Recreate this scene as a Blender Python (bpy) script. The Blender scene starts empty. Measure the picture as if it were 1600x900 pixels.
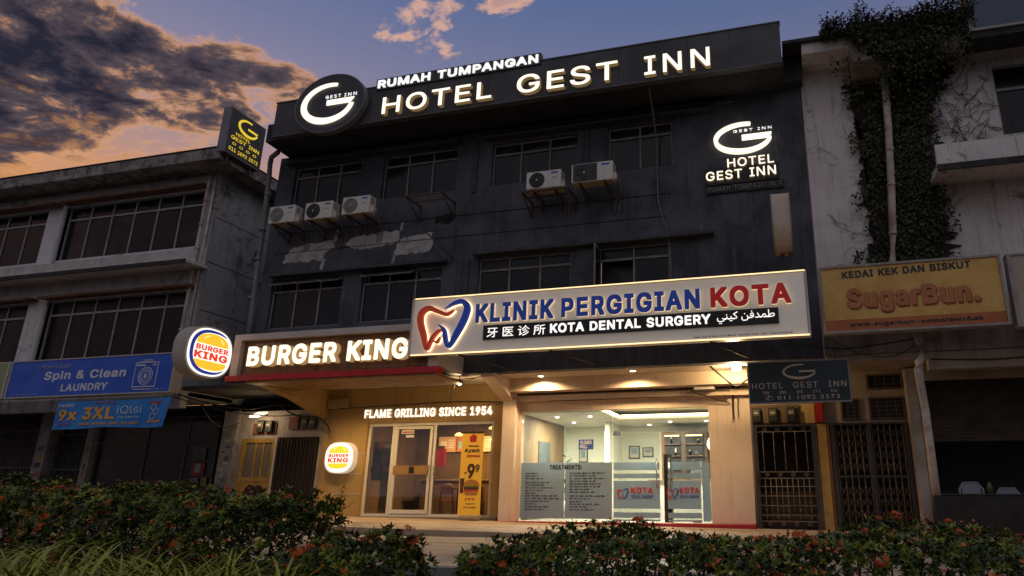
import bpy, bmesh, math, random
from mathutils import Vector, Matrix
R = math.radians
C = bpy.context.scene.collection
scene = bpy.context.scene
rnd = random.Random(7)

# ------------------------------------------------------------------ camera
cam_data = bpy.data.cameras.new('camera')
cam = bpy.data.objects.new('camera', cam_data); C.objects.link(cam)
cam_data.sensor_fit = 'HORIZONTAL'; cam_data.sensor_width = 36.0
cam_data.lens = 36.0 * 1065.88 / 1600.0
cam_data.shift_x = -(952 - 800) / 1600.0          # the photograph is a crop: its optical axis sits right of centre
cam_data.clip_end = 3000; cam_data.clip_start = 0.05
rows = ((0.96674475, 0.25571997, 0.00344751), (-0.07131294, 0.28249396, -0.95661467), (-0.24559938, 0.92455636, 0.2913357))
rt, dn, fw = (Vector(r) for r in rows)
rot = Matrix((rt, -dn, -fw)).transposed()
cam.matrix_world = Matrix.Translation((0, -16.0, 0.55)) @ rot.to_4x4()
scene.camera = cam

# ------------------------------------------------------------------ world: dusk sky with lit clouds
scene.view_settings.view_transform = 'Standard'; scene.view_settings.look = 'None'
scene.view_settings.exposure = 0.0; scene.view_settings.gamma = 1.0
scene.view_settings.use_curve_mapping = False
world = bpy.data.worlds.new('World'); scene.world = world; world.use_nodes = True

class S:
    """a node socket with arithmetic"""
    def __init__(self, nt, s): self.nt, self.s = nt, s
    def _m(self, op, *o):
        n = self.nt.nodes.new('ShaderNodeMath'); n.operation = op
        for i, v in enumerate((self,) + o):
            if isinstance(v, S): self.nt.links.new(v.s, n.inputs[i])
            else: n.inputs[i].default_value = v
        return S(self.nt, n.outputs[0])
    def __add__(self, o): return self._m('ADD', o)
    __radd__ = __add__
    def __sub__(self, o): return self._m('SUBTRACT', o)
    def __mul__(self, o): return self._m('MULTIPLY', o)
    __rmul__ = __mul__
    def __truediv__(self, o): return self._m('DIVIDE', o)
    def min(self, o): return self._m('MINIMUM', o)
    def max(self, o): return self._m('MAXIMUM', o)
    def pow(self, o): return self._m('POWER', o)
    def ss(self, a, b, lo=0., hi=1.):
        n = self.nt.nodes.new('ShaderNodeMapRange'); n.interpolation_type = 'SMOOTHSTEP'
        self.nt.links.new(self.s, n.inputs[0])
        for i, v in enumerate((a, b, lo, hi)): n.inputs[i + 1].default_value = v
        return S(self.nt, n.outputs[0])

def mixc(nt, f, a, b, op='MIX'):
    n = nt.nodes.new('ShaderNodeMix'); n.data_type = 'RGBA'; n.blend_type = op; n.clamp_factor = True
    for k, v in ((0, f), (6, a), (7, b)):
        if isinstance(v, S): nt.links.new(v.s, n.inputs[k])
        elif k == 0: n.inputs[0].default_value = v
        else: n.inputs[k].default_value = tuple(v) + (1,)
    return S(nt, n.outputs[2])

def noise(nt, vec, scale, detail=4, rough=.55, dist=0.):
    n = nt.nodes.new('ShaderNodeTexNoise'); n.inputs['Scale'].default_value = scale
    n.inputs['Detail'].default_value = detail; n.inputs['Roughness'].default_value = rough
    n.inputs['Distortion'].default_value = dist
    if vec is not None: nt.links.new(vec.s, n.inputs['Vector'])
    return S(nt, n.outputs[0])

def combine(nt, x, y, z):
    n = nt.nodes.new('ShaderNodeCombineXYZ')
    for i, v in enumerate((x, y, z)):
        if isinstance(v, S): nt.links.new(v.s, n.inputs[i])
        else: n.inputs[i].default_value = v
    return S(nt, n.outputs[0])

SUN_AZ, SUN_EL = -58.0, 1.0            # the sun has just reached the horizon, behind and left of the shops
def build_world():
    nt = world.node_tree
    bg = nt.nodes['Background']
    sky = nt.nodes.new('ShaderNodeTexSky'); sky.sky_type = 'NISHITA'; sky.sun_disc = False
    sky.sun_elevation = R(SUN_EL); sky.sun_rotation = R(SUN_AZ)
    tc = nt.nodes.new('ShaderNodeTexCoord')
    sp = nt.nodes.new('ShaderNodeSeparateXYZ'); nt.links.new(tc.outputs['Generated'], sp.inputs[0])
    x, y, z = (S(nt, sp.outputs[i]) for i in range(3))
    zz = z.max(0.0)
    az = (x * math.sin(R(SUN_AZ)) + y * math.cos(R(SUN_AZ)))          # 1 towards the sunset
    base = mixc(nt, 1.0, S(nt, sky.outputs[0]), (.33, .40, .72), 'MULTIPLY')
    # afterglow: a warm layer low in the sky on the sunset side
    glow = zz.ss(.56, .34) * az.ss(.25, .97)
    base = mixc(nt, zz.ss(.02, .2) * .0 + .8, base, mixc(nt, zz.ss(.44, .69), (.265, .215, .265), (.068, .115, .25)))
    base = mixc(nt, glow * .92, base, mixc(nt, zz.ss(.48, .30), (.38, .255, .25), (.70, .31, .12)))
    u = x / (zz + .08); v = y / (zz + .08)
    p = combine(nt, u, v, 0.0)
    wv = noise(nt, p, 2.2, 3, .5)
    p2 = combine(nt, u + wv * .25, v * 1.25 + wv * .2, 0.3)
    big = noise(nt, p2, 3.2, 12, .60, .3)
    fine = noise(nt, p2, 11.0, 10, .62, .2)
    puff = (big - .5) * 2.5 + (fine - .5) * 1.1
    # the heavy bank fills the upper left
    bank = ((u * -1.0 - 1.03) * 2.2).min((v * -1.0 + 1.22) * 3.0).min(.40)
    d = puff + bank
    # a few lit scraps further right
    e = (u + .60) * (u + .60) * 9.0 + (v - 1.02) * (v - 1.02) * 60.0
    e2 = (u + .42) * (u + .42) * 14.0 + (v - .93) * (v - .93) * 90.0
    scrap = (big - .5) * 1.1 + (fine - .5) * 1.5 + e.ss(1.0, 0.0) * .42 + e2.ss(1.0, 0.) * .34 - .42
    side = az.ss(-.35, .75)
    warm = (fine - .5) * 1.6 + (zz.ss(.56, .30) - .5) * .45                # lit undersides, more of them low down
    ccol = mixc(nt, d.ss(.03, .36), (.78, .37, .15), (.105, .078, .092))
    ccol = mixc(nt, d.ss(.22, .66), ccol, (.018, .019, .036))
    ccol = mixc(nt, warm.ss(.10, .42) * d.ss(.75, .30), ccol, (.62, .29, .12))
    ccol = mixc(nt, side, (.16, .17, .24), ccol)
    out = mixc(nt, scrap.ss(.0, .22) * .8, base, mixc(nt, scrap.ss(.12, .5), (.80, .45, .30), (.50, .29, .25)))
    out = mixc(nt, d.ss(-.05, .26), out, ccol)
    back = az.ss(.30, -.35)                # the far side of the sky: flat grey-pink dusk cloud, brightened to light the facades
    out = mixc(nt, back, out, mixc(nt, big.ss(.35, .65), (.57, .56, .62), (.48, .475, .535)))
    out = mixc(nt, 1.0, out, mixc(nt, back * zz.ss(.60, .06), (1, 1, 1), (.30, .29, .29)), 'MULTIPLY')     # low sky dimmed to deepen street-level contrast, for unseen trees and houses opposite
    lo = z.ss(-.02, .0)
    out = mixc(nt, lo, (.02, .02, .022), out)
    nt.links.new(out.s, bg.inputs['Color'])
    bg.inputs['Strength'].default_value = 1.0
build_world()

sun_data = bpy.data.lights.new('sun', 'SUN'); sun_data.energy = .35; sun_data.angle = R(.5); sun_data.color = (1, .55, .28)
sun = bpy.data.objects.new('sun', sun_data); C.objects.link(sun)
sd = Vector((math.sin(R(SUN_AZ)) * math.cos(R(SUN_EL + 2)), math.cos(R(SUN_AZ)) * math.cos(R(SUN_EL + 2)), math.sin(R(SUN_EL + 2))))
sun.rotation_euler = sd.to_track_quat('Z', 'Y').to_euler()
sun.location = (0, 0, 30)

scene.cycles.use_denoising = True
scene.cycles.max_bounces = 8; scene.cycles.transparent_max_bounces = 16
scene.cycles.caustics_reflective = False; scene.cycles.caustics_refractive = False
scene.cycles.sample_clamp_indirect = 4.0

GLYPHS = {
'&': (448, ['197,-7 150,-2 110,12 78,34 54,62 39,96 34,133 37,163 47,189 63,213 85,235 140,279 216,335 237,352 255,375 260,389 262,405 258,427 245,445 226,457 201,461 184,459 168,453 155,444 145,431 139,416 137,399 139,380 145,363 169,327 204,284 438,0 364,0 171,231 121,293 102,319 87,344 78,370 75,398 79,430 91,458 109,481 134,499 165,510 200,513 235,510 266,499 290,482 308,459 320,433 324,404 322,382 315,362 305,342 291,325 256,293 154,217 128,195 110,174 100,154 97,131 100,108 109,87 124,70 143,57 166,49 193,46 223,50 251,59 278,75 301,95 321,121 336,151 346,186 349,224 408,224 405,180 397,144 385,115 371,92 345,62 333,47 305,23 271,7 234,-3']),
'-': (453, ['337,244 337,188 114,188 114,244']),
'.': (188, ['95,-4 78,-1 63,9 53,24 50,41 53,59 63,73 78,83 95,87 113,83 128,73 138,59 141,41 138,24 128,9 113,-1']),
'0': (453, ['227,-7 174,1 130,24 95,62 69,113 53,178 48,254 53,330 69,395 95,447 130,484 174,508 227,516 279,508 323,484 358,447 384,395 400,330 405,254 400,178 384,113 359,62 323,24 279,1', '227,50 261,56 290,74 313,103 330,144 340,194 344,254 340,314 330,365 313,405 290,435 261,453 227,460 192,453 163,435 140,405 123,365 113,314 109,254 113,194 123,144 140,103 163,74 192,56']),
'1': (453, ['76,0 76,55 391,55 391,0', '276,509 276,0 212,0 212,448 209,448 86,358 86,427 198,509']),
'2': (453, ['64,0 64,47 234,229 282,282 299,305 311,327 318,348 320,371 317,397 308,419 293,436 273,449 250,457 224,460 196,457 172,447 153,433 139,413 130,390 127,362 66,362 71,405 86,442 111,473 143,496 182,511 225,516 268,511 306,497 337,474 361,445 376,411 381,372 378,345 371,318 357,290 336,259 267,180 153,60 153,57 389,57 389,0']),
'3': (453, ['218,-7 173,-3 133,10 98,30 70,57 52,91 44,132 109,132 115,107 126,87 144,71 165,59 191,52 219,50 248,53 275,61 297,74 315,93 325,116 329,145 326,172 316,196 299,217 275,234 242,244 201,248 157,248 157,299 288,448 288,452 70,452 70,509 372,509 372,461 211,278 211,289 264,288 308,276 344,253 371,222 387,186 393,145 387,103 370,66 344,36 309,12 266,-2']),
'4': (453, ['40,105 40,158 247,509 311,509 109,166 109,163 413,163 413,105', '282,0 282,121 282,146 282,318 343,318 343,0']),
'5': (453, ['221,-7 178,-2 140,11 108,32 83,60 66,93 60,130 122,130 127,108 138,89 154,73 173,60 196,52 221,50 250,53 276,64 298,82 314,104 324,131 328,162 324,193 314,221 297,244 275,262 248,273 218,277 192,275 167,268 145,258 128,246 67,253 96,509 366,509 366,452 151,452 134,301 136,301 155,315 178,325 203,331 229,334 263,330 294,321 321,306 345,285 364,260 379,231 388,199 391,163 385,117 369,76 343,41 309,15 268,-1']),
'7': (453, ['97,0 323,448 323,452 62,452 62,509 391,509 391,449 165,0']),
'8': (453, ['226,-7 178,-2 136,11 101,33 74,62 57,96 52,135 55,166 65,195 81,220 101,241 125,256 153,265 153,267 119,282 93,308 76,342 70,380 75,417 90,450 114,477 146,498 184,511 226,516 269,511 306,498 337,477 361,450 377,417 382,380 376,342 359,308 333,282 300,267 300,265 327,256 351,241 372,220 387,195 397,166 401,135 395,96 378,62 352,33 317,11 275,-2', '226,49 258,52 285,60 307,74 323,91 333,113 337,139 333,165 322,189 305,208 283,223 256,232 226,235 196,232 169,223 147,208 130,189 119,165 115,139 119,113 129,91 145,74 167,60 195,52', '226,290 252,292 274,300 293,313 307,330 316,351 319,376 316,399 308,420 294,437 275,449 252,457 226,460 200,457 177,449 159,437 145,420 136,399 133,376 136,351 145,330 159,313 178,300 201,292']),
'9': (453, ['226,516 271,510 310,494 343,468 368,434 384,393 389,347 385,309 373,270 350,224 315,168 200,0 130,0 301,248 307,248 299,234 287,221 273,210 257,202 238,196 218,195 175,199 137,214 106,237 83,269 68,307 64,352 69,397 85,436 110,469 143,494 182,510', '226,460 199,457 174,446 154,429 138,407 129,381 125,352 129,322 138,295 154,274 174,257 199,247 226,243 254,247 279,257 299,273 314,295 324,321 327,350 324,381 314,407 299,429 279,446 254,457']),
':': (188, ['95,-4 78,-1 63,9 53,24 50,41 53,59 63,73 78,83 95,87 113,83 128,73 138,59 141,41 138,24 128,9 113,-1', '95,271 78,274 63,284 53,299 50,316 53,334 63,349 78,359 95,362 113,359 128,349 138,334 141,316 138,299 128,284 113,274']),
'A': (480, ['16,0 201,509 276,509 463,0 395,0 287,302 264,372 232,478 245,478 213,371 191,302 85,0', '110,142 110,199 370,199 370,142']),
'B': (456, ['60,0 60,509 241,509 289,504 329,491 359,469 381,442 394,410 398,374 395,344 387,320 373,301 356,286 336,275 315,267 315,262 339,257 363,245 385,227 402,203 414,173 418,136 413,100 400,67 377,39 344,18 301,4 247,0', '125,57 245,57 296,63 330,80 349,105 355,137 352,161 342,184 327,203 306,218 279,228 248,231 125,231', '125,285 238,285 265,288 288,296 308,309 323,326 333,348 336,372 330,403 313,429 283,446 240,452 125,452']),
'C': (510, ['267,-7 205,1 150,25 104,63 70,115 48,179 40,254 48,329 70,393 104,445 150,484 205,508 267,516 305,513 340,504 373,490 402,471 427,447 448,418 463,385 473,348 408,348 401,373 389,395 375,413 357,428 337,440 315,449 292,454 267,456 223,450 184,432 150,403 125,364 109,314 103,254 109,194 125,145 151,105 184,76 223,59 267,53 292,55 315,60 337,69 357,81 375,96 389,114 401,136 408,160 473,160 463,124 448,91 428,62 402,38 373,19 341,5 305,-4']),
'D': (502, ['219,0 96,0 96,57 215,57 272,63 318,81 354,110 379,149 394,198 399,255 394,312 379,361 354,399 320,428 275,446 221,452 93,452 93,509 225,509 294,501 353,478 399,441 433,391 455,329 462,255 455,181 433,119 398,68 351,31 291,8', '125,509 125,0 60,0 60,509']),
'E': (419, ['60,0 60,509 372,509 372,452 125,452 125,286 355,286 355,229 125,229 125,57 375,57 375,0']),
'F': (410, ['60,0 60,509 369,509 369,452 125,452 125,278 346,278 346,221 125,221 125,0']),
'G': (520, ['269,-7 205,1 149,25 104,64 69,116 47,179 40,254 47,329 69,393 103,445 149,484 203,508 265,516 304,513 340,504 374,489 403,469 429,445 449,416 465,384 474,349 408,349 399,372 387,393 373,411 356,427 337,439 315,448 291,454 265,456 222,450 183,432 150,404 125,364 109,314 103,254 109,194 125,145 151,105 184,76 224,59 269,53 309,57 345,71 374,93 396,123 410,160 415,202 434,199 283,199 283,256 478,256 478,200 471,141 451,91 419,50 377,19 326,0']),
'H': (517, ['60,0 60,509 125,509 125,289 392,289 392,509 457,509 457,0 392,0 392,232 125,232 125,0']),
'I': (300, ['31,0 31,57 118,57 118,452 31,452 31,509 269,509 269,452 183,452 183,57 269,57 269,0']),
'J': (396, ['185,-7 124,3 75,33 44,81 33,145 33,173 98,173 98,145 104,104 122,74 149,56 185,50 220,56 248,74 266,104 272,145 272,509 336,509 336,145 326,81 294,33 246,3']),
'K': (467, ['104,145 104,216 139,261 174,303 212,344 364,509 448,509 231,276 228,276', '60,0 60,509 125,509 125,334 124,225 125,193 125,0', '372,0 188,259 228,309 449,0']),
'L': (393, ['60,0 60,509 125,509 125,57 361,57 361,0']),
'M': (628, ['60,0 60,509 152,509 277,187 287,159 299,123 311,84 322,49 307,49 318,83 330,121 342,158 352,187 476,509 568,509 568,0 504,0 504,291 504,327 505,369 506,413 507,457 513,457 498,409 482,363 467,322 456,291 342,0 286,0 170,291 159,321 145,361 129,408 112,457 119,457 120,416 121,372 122,328 122,291 122,0']),
'N': (523, ['60,0 60,509 136,509 343,183 363,151 388,107 414,55 405,54 401,108 399,157 399,195 399,509 463,509 463,0 387,0 202,290 177,331 148,381 108,452 119,454 122,384 124,328 125,291 125,0']),
'O': (533, ['267,-7 205,1 150,25 105,63 70,115 48,179 40,254 48,329 70,393 105,445 150,484 205,508 267,516 329,508 384,484 429,445 464,393 486,329 493,254 486,179 464,115 429,63 384,25 329,1', '267,53 310,59 349,76 383,105 408,144 425,194 430,254 425,314 408,365 383,404 349,433 310,450 267,456 223,450 184,433 151,404 125,364 109,314 103,254 109,194 125,144 151,105 184,76 223,59']),
'P': (445, ['60,0 60,509 235,509 289,503 332,487 366,462 390,430 404,391 409,348 404,304 390,265 366,233 332,207 289,191 235,186 109,186 109,242 233,242 269,246 297,256 318,272 333,294 342,319 344,348 342,376 333,402 318,423 297,439 268,449 232,452 125,452 125,0']),
'Q': (533, ['245,159 313,159 369,85 384,65 468,-48 401,-48 346,27 331,46', '267,-7 205,1 150,25 105,63 70,115 48,179 40,254 48,329 70,393 105,445 150,484 205,508 267,516 329,508 384,484 429,445 464,393 486,329 493,254 486,179 464,115 429,63 384,25 329,1', '267,53 310,59 349,76 383,105 408,144 425,194 430,254 425,314 408,365 383,404 349,433 310,450 267,456 223,450 184,433 151,404 125,364 109,314 103,254 109,194 125,144 151,105 184,76 223,59']),
'R': (449, ['60,0 60,509 236,509 290,504 333,489 367,465 390,433 405,395 409,352 405,309 390,271 367,240 333,217 289,203 236,198 96,198 96,255 234,255 269,258 298,267 319,281 334,300 342,324 345,352 342,380 334,405 319,425 298,440 269,449 233,452 125,452 125,0', '353,0 230,229 303,229 428,0']),
'S': (447, ['224,-9 172,-4 128,9 91,31 64,60 46,96 38,137 104,137 110,110 123,88 142,71 166,59 194,52 224,49 257,52 286,60 311,74 329,92 341,114 346,139 342,161 332,179 316,193 296,205 245,222 184,239 128,260 86,289 60,326 52,372 58,413 75,448 102,476 138,498 180,511 227,516 275,511 316,498 351,476 377,449 394,415 401,378 337,378 326,412 302,437 267,453 225,459 194,456 167,448 145,435 129,418 118,398 115,376 119,352 131,334 148,319 169,308 212,293 264,279 312,264 336,252 359,238 379,220 395,198 405,171 408,139 403,99 386,64 360,34 323,11 278,-4']),
'T': (449, ['32,452 32,509 417,509 417,452 257,452 257,0 193,0 193,452']),
'U': (517, ['259,-8 203,-2 154,15 114,43 85,80 66,124 60,173 60,509 124,509 124,178 128,144 141,113 160,87 187,68 220,56 259,52 298,56 331,68 357,87 377,113 389,144 393,178 393,509 457,509 457,173 451,124 433,80 403,43 363,15 315,-2']),
'V': (480, ['204,0 16,509 84,509 192,206 215,137 248,31 235,31 267,138 290,206 395,509 463,509 278,0']),
'X': (474, ['18,0 217,284 217,236 29,509 104,509 178,400 204,361 223,329 243,292 232,292 252,329 272,361 298,400 374,509 446,509 259,239 259,287 456,0 382,0 292,129 268,165 250,195 230,231 244,231 225,196 206,166 182,129 91,0']),
'Y': (472, ['203,0 203,208 16,509 91,509 192,344 222,292 250,230 224,230 251,293 280,344 381,509 455,509 268,208 268,0']),
'a': (389, ['160,-9 126,-5 94,5 68,22 48,45 35,73 30,108 34,138 43,161 58,179 78,193 100,203 125,211 178,220 234,227 252,230 265,235 273,243 276,255 276,257 273,279 267,297 256,311 240,322 220,329 196,331 171,329 149,322 132,313 118,301 107,288 100,274 41,291 57,322 79,346 104,364 133,375 163,382 194,384 239,379 263,372 286,360 306,343 322,320 333,290 337,251 337,0 277,0 277,52 272,52 252,25 236,12 215,1 190,-6', '170,45 202,49 228,59 248,74 263,93 272,115 276,138 276,190 259,182 231,176 200,171 175,168 134,159 117,150 103,139 95,124 92,105 94,87 102,72 114,61 130,52 149,47']),
'b': (424, ['229,-8 198,-5 172,4 153,17 138,31 118,59 112,59 112,0 53,0 53,509 114,509 114,319 118,319 137,346 152,360 171,373 197,381 229,384 274,378 313,361 345,332 370,293 385,245 390,189 385,133 370,84 346,45 313,16 274,-2', '220,47 253,51 279,66 301,88 316,117 325,151 328,189 325,227 316,261 301,290 280,311 253,325 220,330 188,325 161,312 140,291 125,263 116,229 113,189 116,150 125,115 140,86 162,65 188,51']),
'c': (396, ['207,-8 159,-2 117,16 82,46 56,85 40,133 34,187 40,243 56,291 82,330 117,360 159,378 207,384 234,383 260,377 284,368 305,356 324,341 340,322 353,301 362,277 303,262 290,289 270,311 242,325 207,330 173,325 145,310 124,287 108,258 99,224 96,187 99,151 108,117 124,89 145,66 173,51 207,46 243,52 271,66 292,89 304,117 363,102 354,78 341,56 325,37 306,21 285,9 261,-1 235,-6']),
'd': (424, ['195,-8 151,-2 111,16 79,45 55,84 39,133 34,189 39,245 55,293 79,332 112,361 151,378 196,384 228,381 253,373 272,360 287,346 306,319 311,319 311,509 372,509 372,0 313,0 313,59 307,59 287,31 272,17 252,4 227,-5', '205,47 236,51 263,65 284,86 299,115 309,150 312,189 309,229 300,263 284,291 263,312 237,325 205,330 172,325 145,311 124,290 108,261 99,227 96,189 99,151 109,117 124,88 145,66 172,51']),
'e': (404, ['212,-8 161,-2 117,16 82,46 56,85 40,132 34,187 39,242 55,290 81,329 115,359 157,378 205,384 236,382 266,374 294,361 319,341 341,315 357,282 368,242 371,194 371,169 75,169 75,221 338,221 310,202 307,237 298,269 283,294 263,314 237,326 205,330 173,326 146,313 125,294 109,270 99,241 96,211 96,178 100,139 110,106 128,80 151,61 179,50 212,46 234,48 254,53 271,61 285,73 297,88 306,105 365,91 353,63 335,39 311,19 283,4 249,-5']),
'g': (425, ['207,-151 168,-148 134,-140 105,-127 82,-110 64,-91 51,-69 101,-41 122,-66 136,-78 154,-88 178,-95 207,-97 249,-92 282,-75 304,-47 311,-6 311,68 306,68 287,41 272,28 252,16 227,8 195,5 152,10 113,27 80,53 55,90 39,136 34,191 39,246 55,293 80,332 112,361 152,378 196,384 228,382 253,373 273,360 288,346 308,319 313,319 313,379 372,379 372,-9 367,-54 350,-90 324,-117 291,-136 251,-147', '205,59 237,63 264,75 285,95 300,121 309,154 312,193 309,231 300,264 285,291 264,312 237,325 205,330 172,325 145,312 124,290 109,262 99,229 96,193 99,155 109,123 124,96 145,76 172,63']),
'h': (410, ['114,227 114,0 53,0 53,509 114,509 114,287 102,287 124,332 152,362 187,379 227,384 264,380 295,369 321,349 341,321 353,285 357,240 357,0 296,0 296,235 290,275 273,304 246,323 210,329 184,326 161,317 141,303 126,283 117,257']),
'i': (167, ['53,0 53,379 114,379 114,0', '84,443 67,446 54,455 44,468 41,483 44,499 54,512 67,521 84,524 100,521 114,512 123,499 126,483 123,468 114,455 100,446']),
'j': (167, ['53,379 114,379 114,-30 111,-63 102,-90 86,-113 65,-129 37,-139 4,-143 -10,-143 -10,-87 2,-87 25,-83 40,-72 50,-54 53,-29', '83,443 67,446 53,455 44,468 41,483 44,499 53,512 67,521 83,524 100,521 114,512 123,499 126,483 123,468 114,455 100,446']),
'k': (381, ['110,137 110,212 121,212 284,379 360,379 184,199 177,199', '53,0 53,509 114,509 114,0', '294,0 148,186 191,229 372,0']),
'l': (189, ['139,-2 101,3 74,20 58,47 53,84 53,509 114,509 114,99 115,77 120,62 130,54 146,52 160,53 170,54 181,3 162,-1']),
'm': (610, ['53,0 53,379 112,379 112,295 108,295 118,323 132,346 151,363 172,376 195,384 219,386 257,380 287,361 309,331 321,295 312,295 322,321 337,343 357,361 381,375 407,383 437,386 468,383 497,372 522,354 541,328 553,296 557,255 557,0 496,0 496,254 490,289 473,313 447,326 419,330 395,328 374,320 358,307 345,290 338,270 335,247 335,0 274,0 274,260 269,288 253,311 229,326 199,330 178,328 158,320 140,307 126,289 117,266 114,238 114,0']),
'n': (410, ['114,227 114,0 53,0 53,379 112,379 112,287 102,287 124,332 152,362 187,379 227,384 264,380 295,369 321,349 341,321 353,285 357,240 357,0 296,0 296,235 290,275 273,304 246,323 210,329 184,326 161,317 141,303 126,283 117,257']),
'o': (415, ['207,-8 159,-2 117,16 82,46 56,85 40,133 34,187 40,243 56,291 82,330 117,360 159,378 207,384 256,378 299,360 333,330 359,291 376,243 381,187 376,133 359,85 333,46 299,16 256,-2', '207,46 242,51 270,66 292,89 307,117 316,151 319,187 316,224 307,258 292,287 270,310 242,325 207,330 173,325 145,310 124,287 108,258 99,224 96,187 99,151 108,117 124,89 145,66 173,51']),
'p': (424, ['53,-143 53,379 112,379 112,319 118,319 137,346 152,360 171,373 197,381 229,384 274,378 313,361 345,332 370,293 385,245 390,189 385,133 370,84 346,45 313,16 274,-2 229,-8 198,-5 173,4 153,17 138,31 118,59 114,59 114,-143', '220,47 253,51 279,66 301,88 316,117 325,151 328,189 325,227 316,261 301,290 280,311 253,325 220,330 188,325 161,312 140,291 125,263 116,229 113,189 116,150 125,115 140,86 162,65 188,51']),
'r': (259, ['53,0 53,379 112,379 112,321 115,321 130,347 152,367 181,380 213,385 229,384 243,384 243,322 230,324 207,326 182,323 159,315 140,301 126,284 117,262 114,237 114,0']),
's': (365, ['182,-8 145,-5 112,3 84,18 62,38 45,63 36,94 94,107 105,79 124,60 150,49 181,45 217,50 244,62 262,81 268,103 265,121 254,136 237,147 212,155 149,170 104,186 72,208 53,237 47,274 51,305 65,332 87,354 115,370 149,381 187,384 223,381 254,372 279,358 299,339 314,316 324,290 268,277 258,298 243,316 219,328 187,333 156,329 131,317 114,299 109,277 112,258 124,243 144,232 172,223 229,209 275,194 306,171 325,142 331,107 326,75 312,47 290,24 260,6 223,-5']),
't': (227, ['204,379 204,327 6,327 6,379', '65,471 126,471 126,98 128,76 136,61 150,53 170,50 185,51 202,54 213,2 192,-3 168,-4 125,2 92,21 72,52 65,93']),
'u': (410, ['182,-5 146,-1 115,11 89,31 69,59 57,95 53,139 53,379 114,379 114,144 119,105 137,75 164,56 200,50 226,53 249,62 268,77 283,97 293,122 296,153 296,379 357,379 357,0 298,0 298,92 307,92 286,47 257,17 222,0']),
'w': (567, ['138,0 23,379 87,379 133,214 154,137 175,41 165,41 186,135 206,214 252,379 316,379 362,214 382,136 402,41 391,41 413,135 434,214 480,379 545,379 429,0 368,0 319,172 305,225 291,280 277,338 291,338 277,280 263,225 248,172 199,0']),
'x': (379, ['21,0 171,218 171,171 29,379 100,379 147,306 179,253 207,206 175,206 202,253 233,306 282,379 352,379 209,169 209,214 358,0 287,0 231,85 200,136 173,182 205,182 178,136 148,85 91,0']),
'y': (389, ['47,-139 61,-86 71,-87 88,-90 104,-89 118,-84 130,-74 141,-58 151,-36 163,-1 17,379 84,379 165,155 187,87 206,21 184,21 202,87 224,155 305,379 371,379 204,-58 191,-85 177,-107 159,-124 139,-136 117,-143 91,-145 65,-143']),
}
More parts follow.
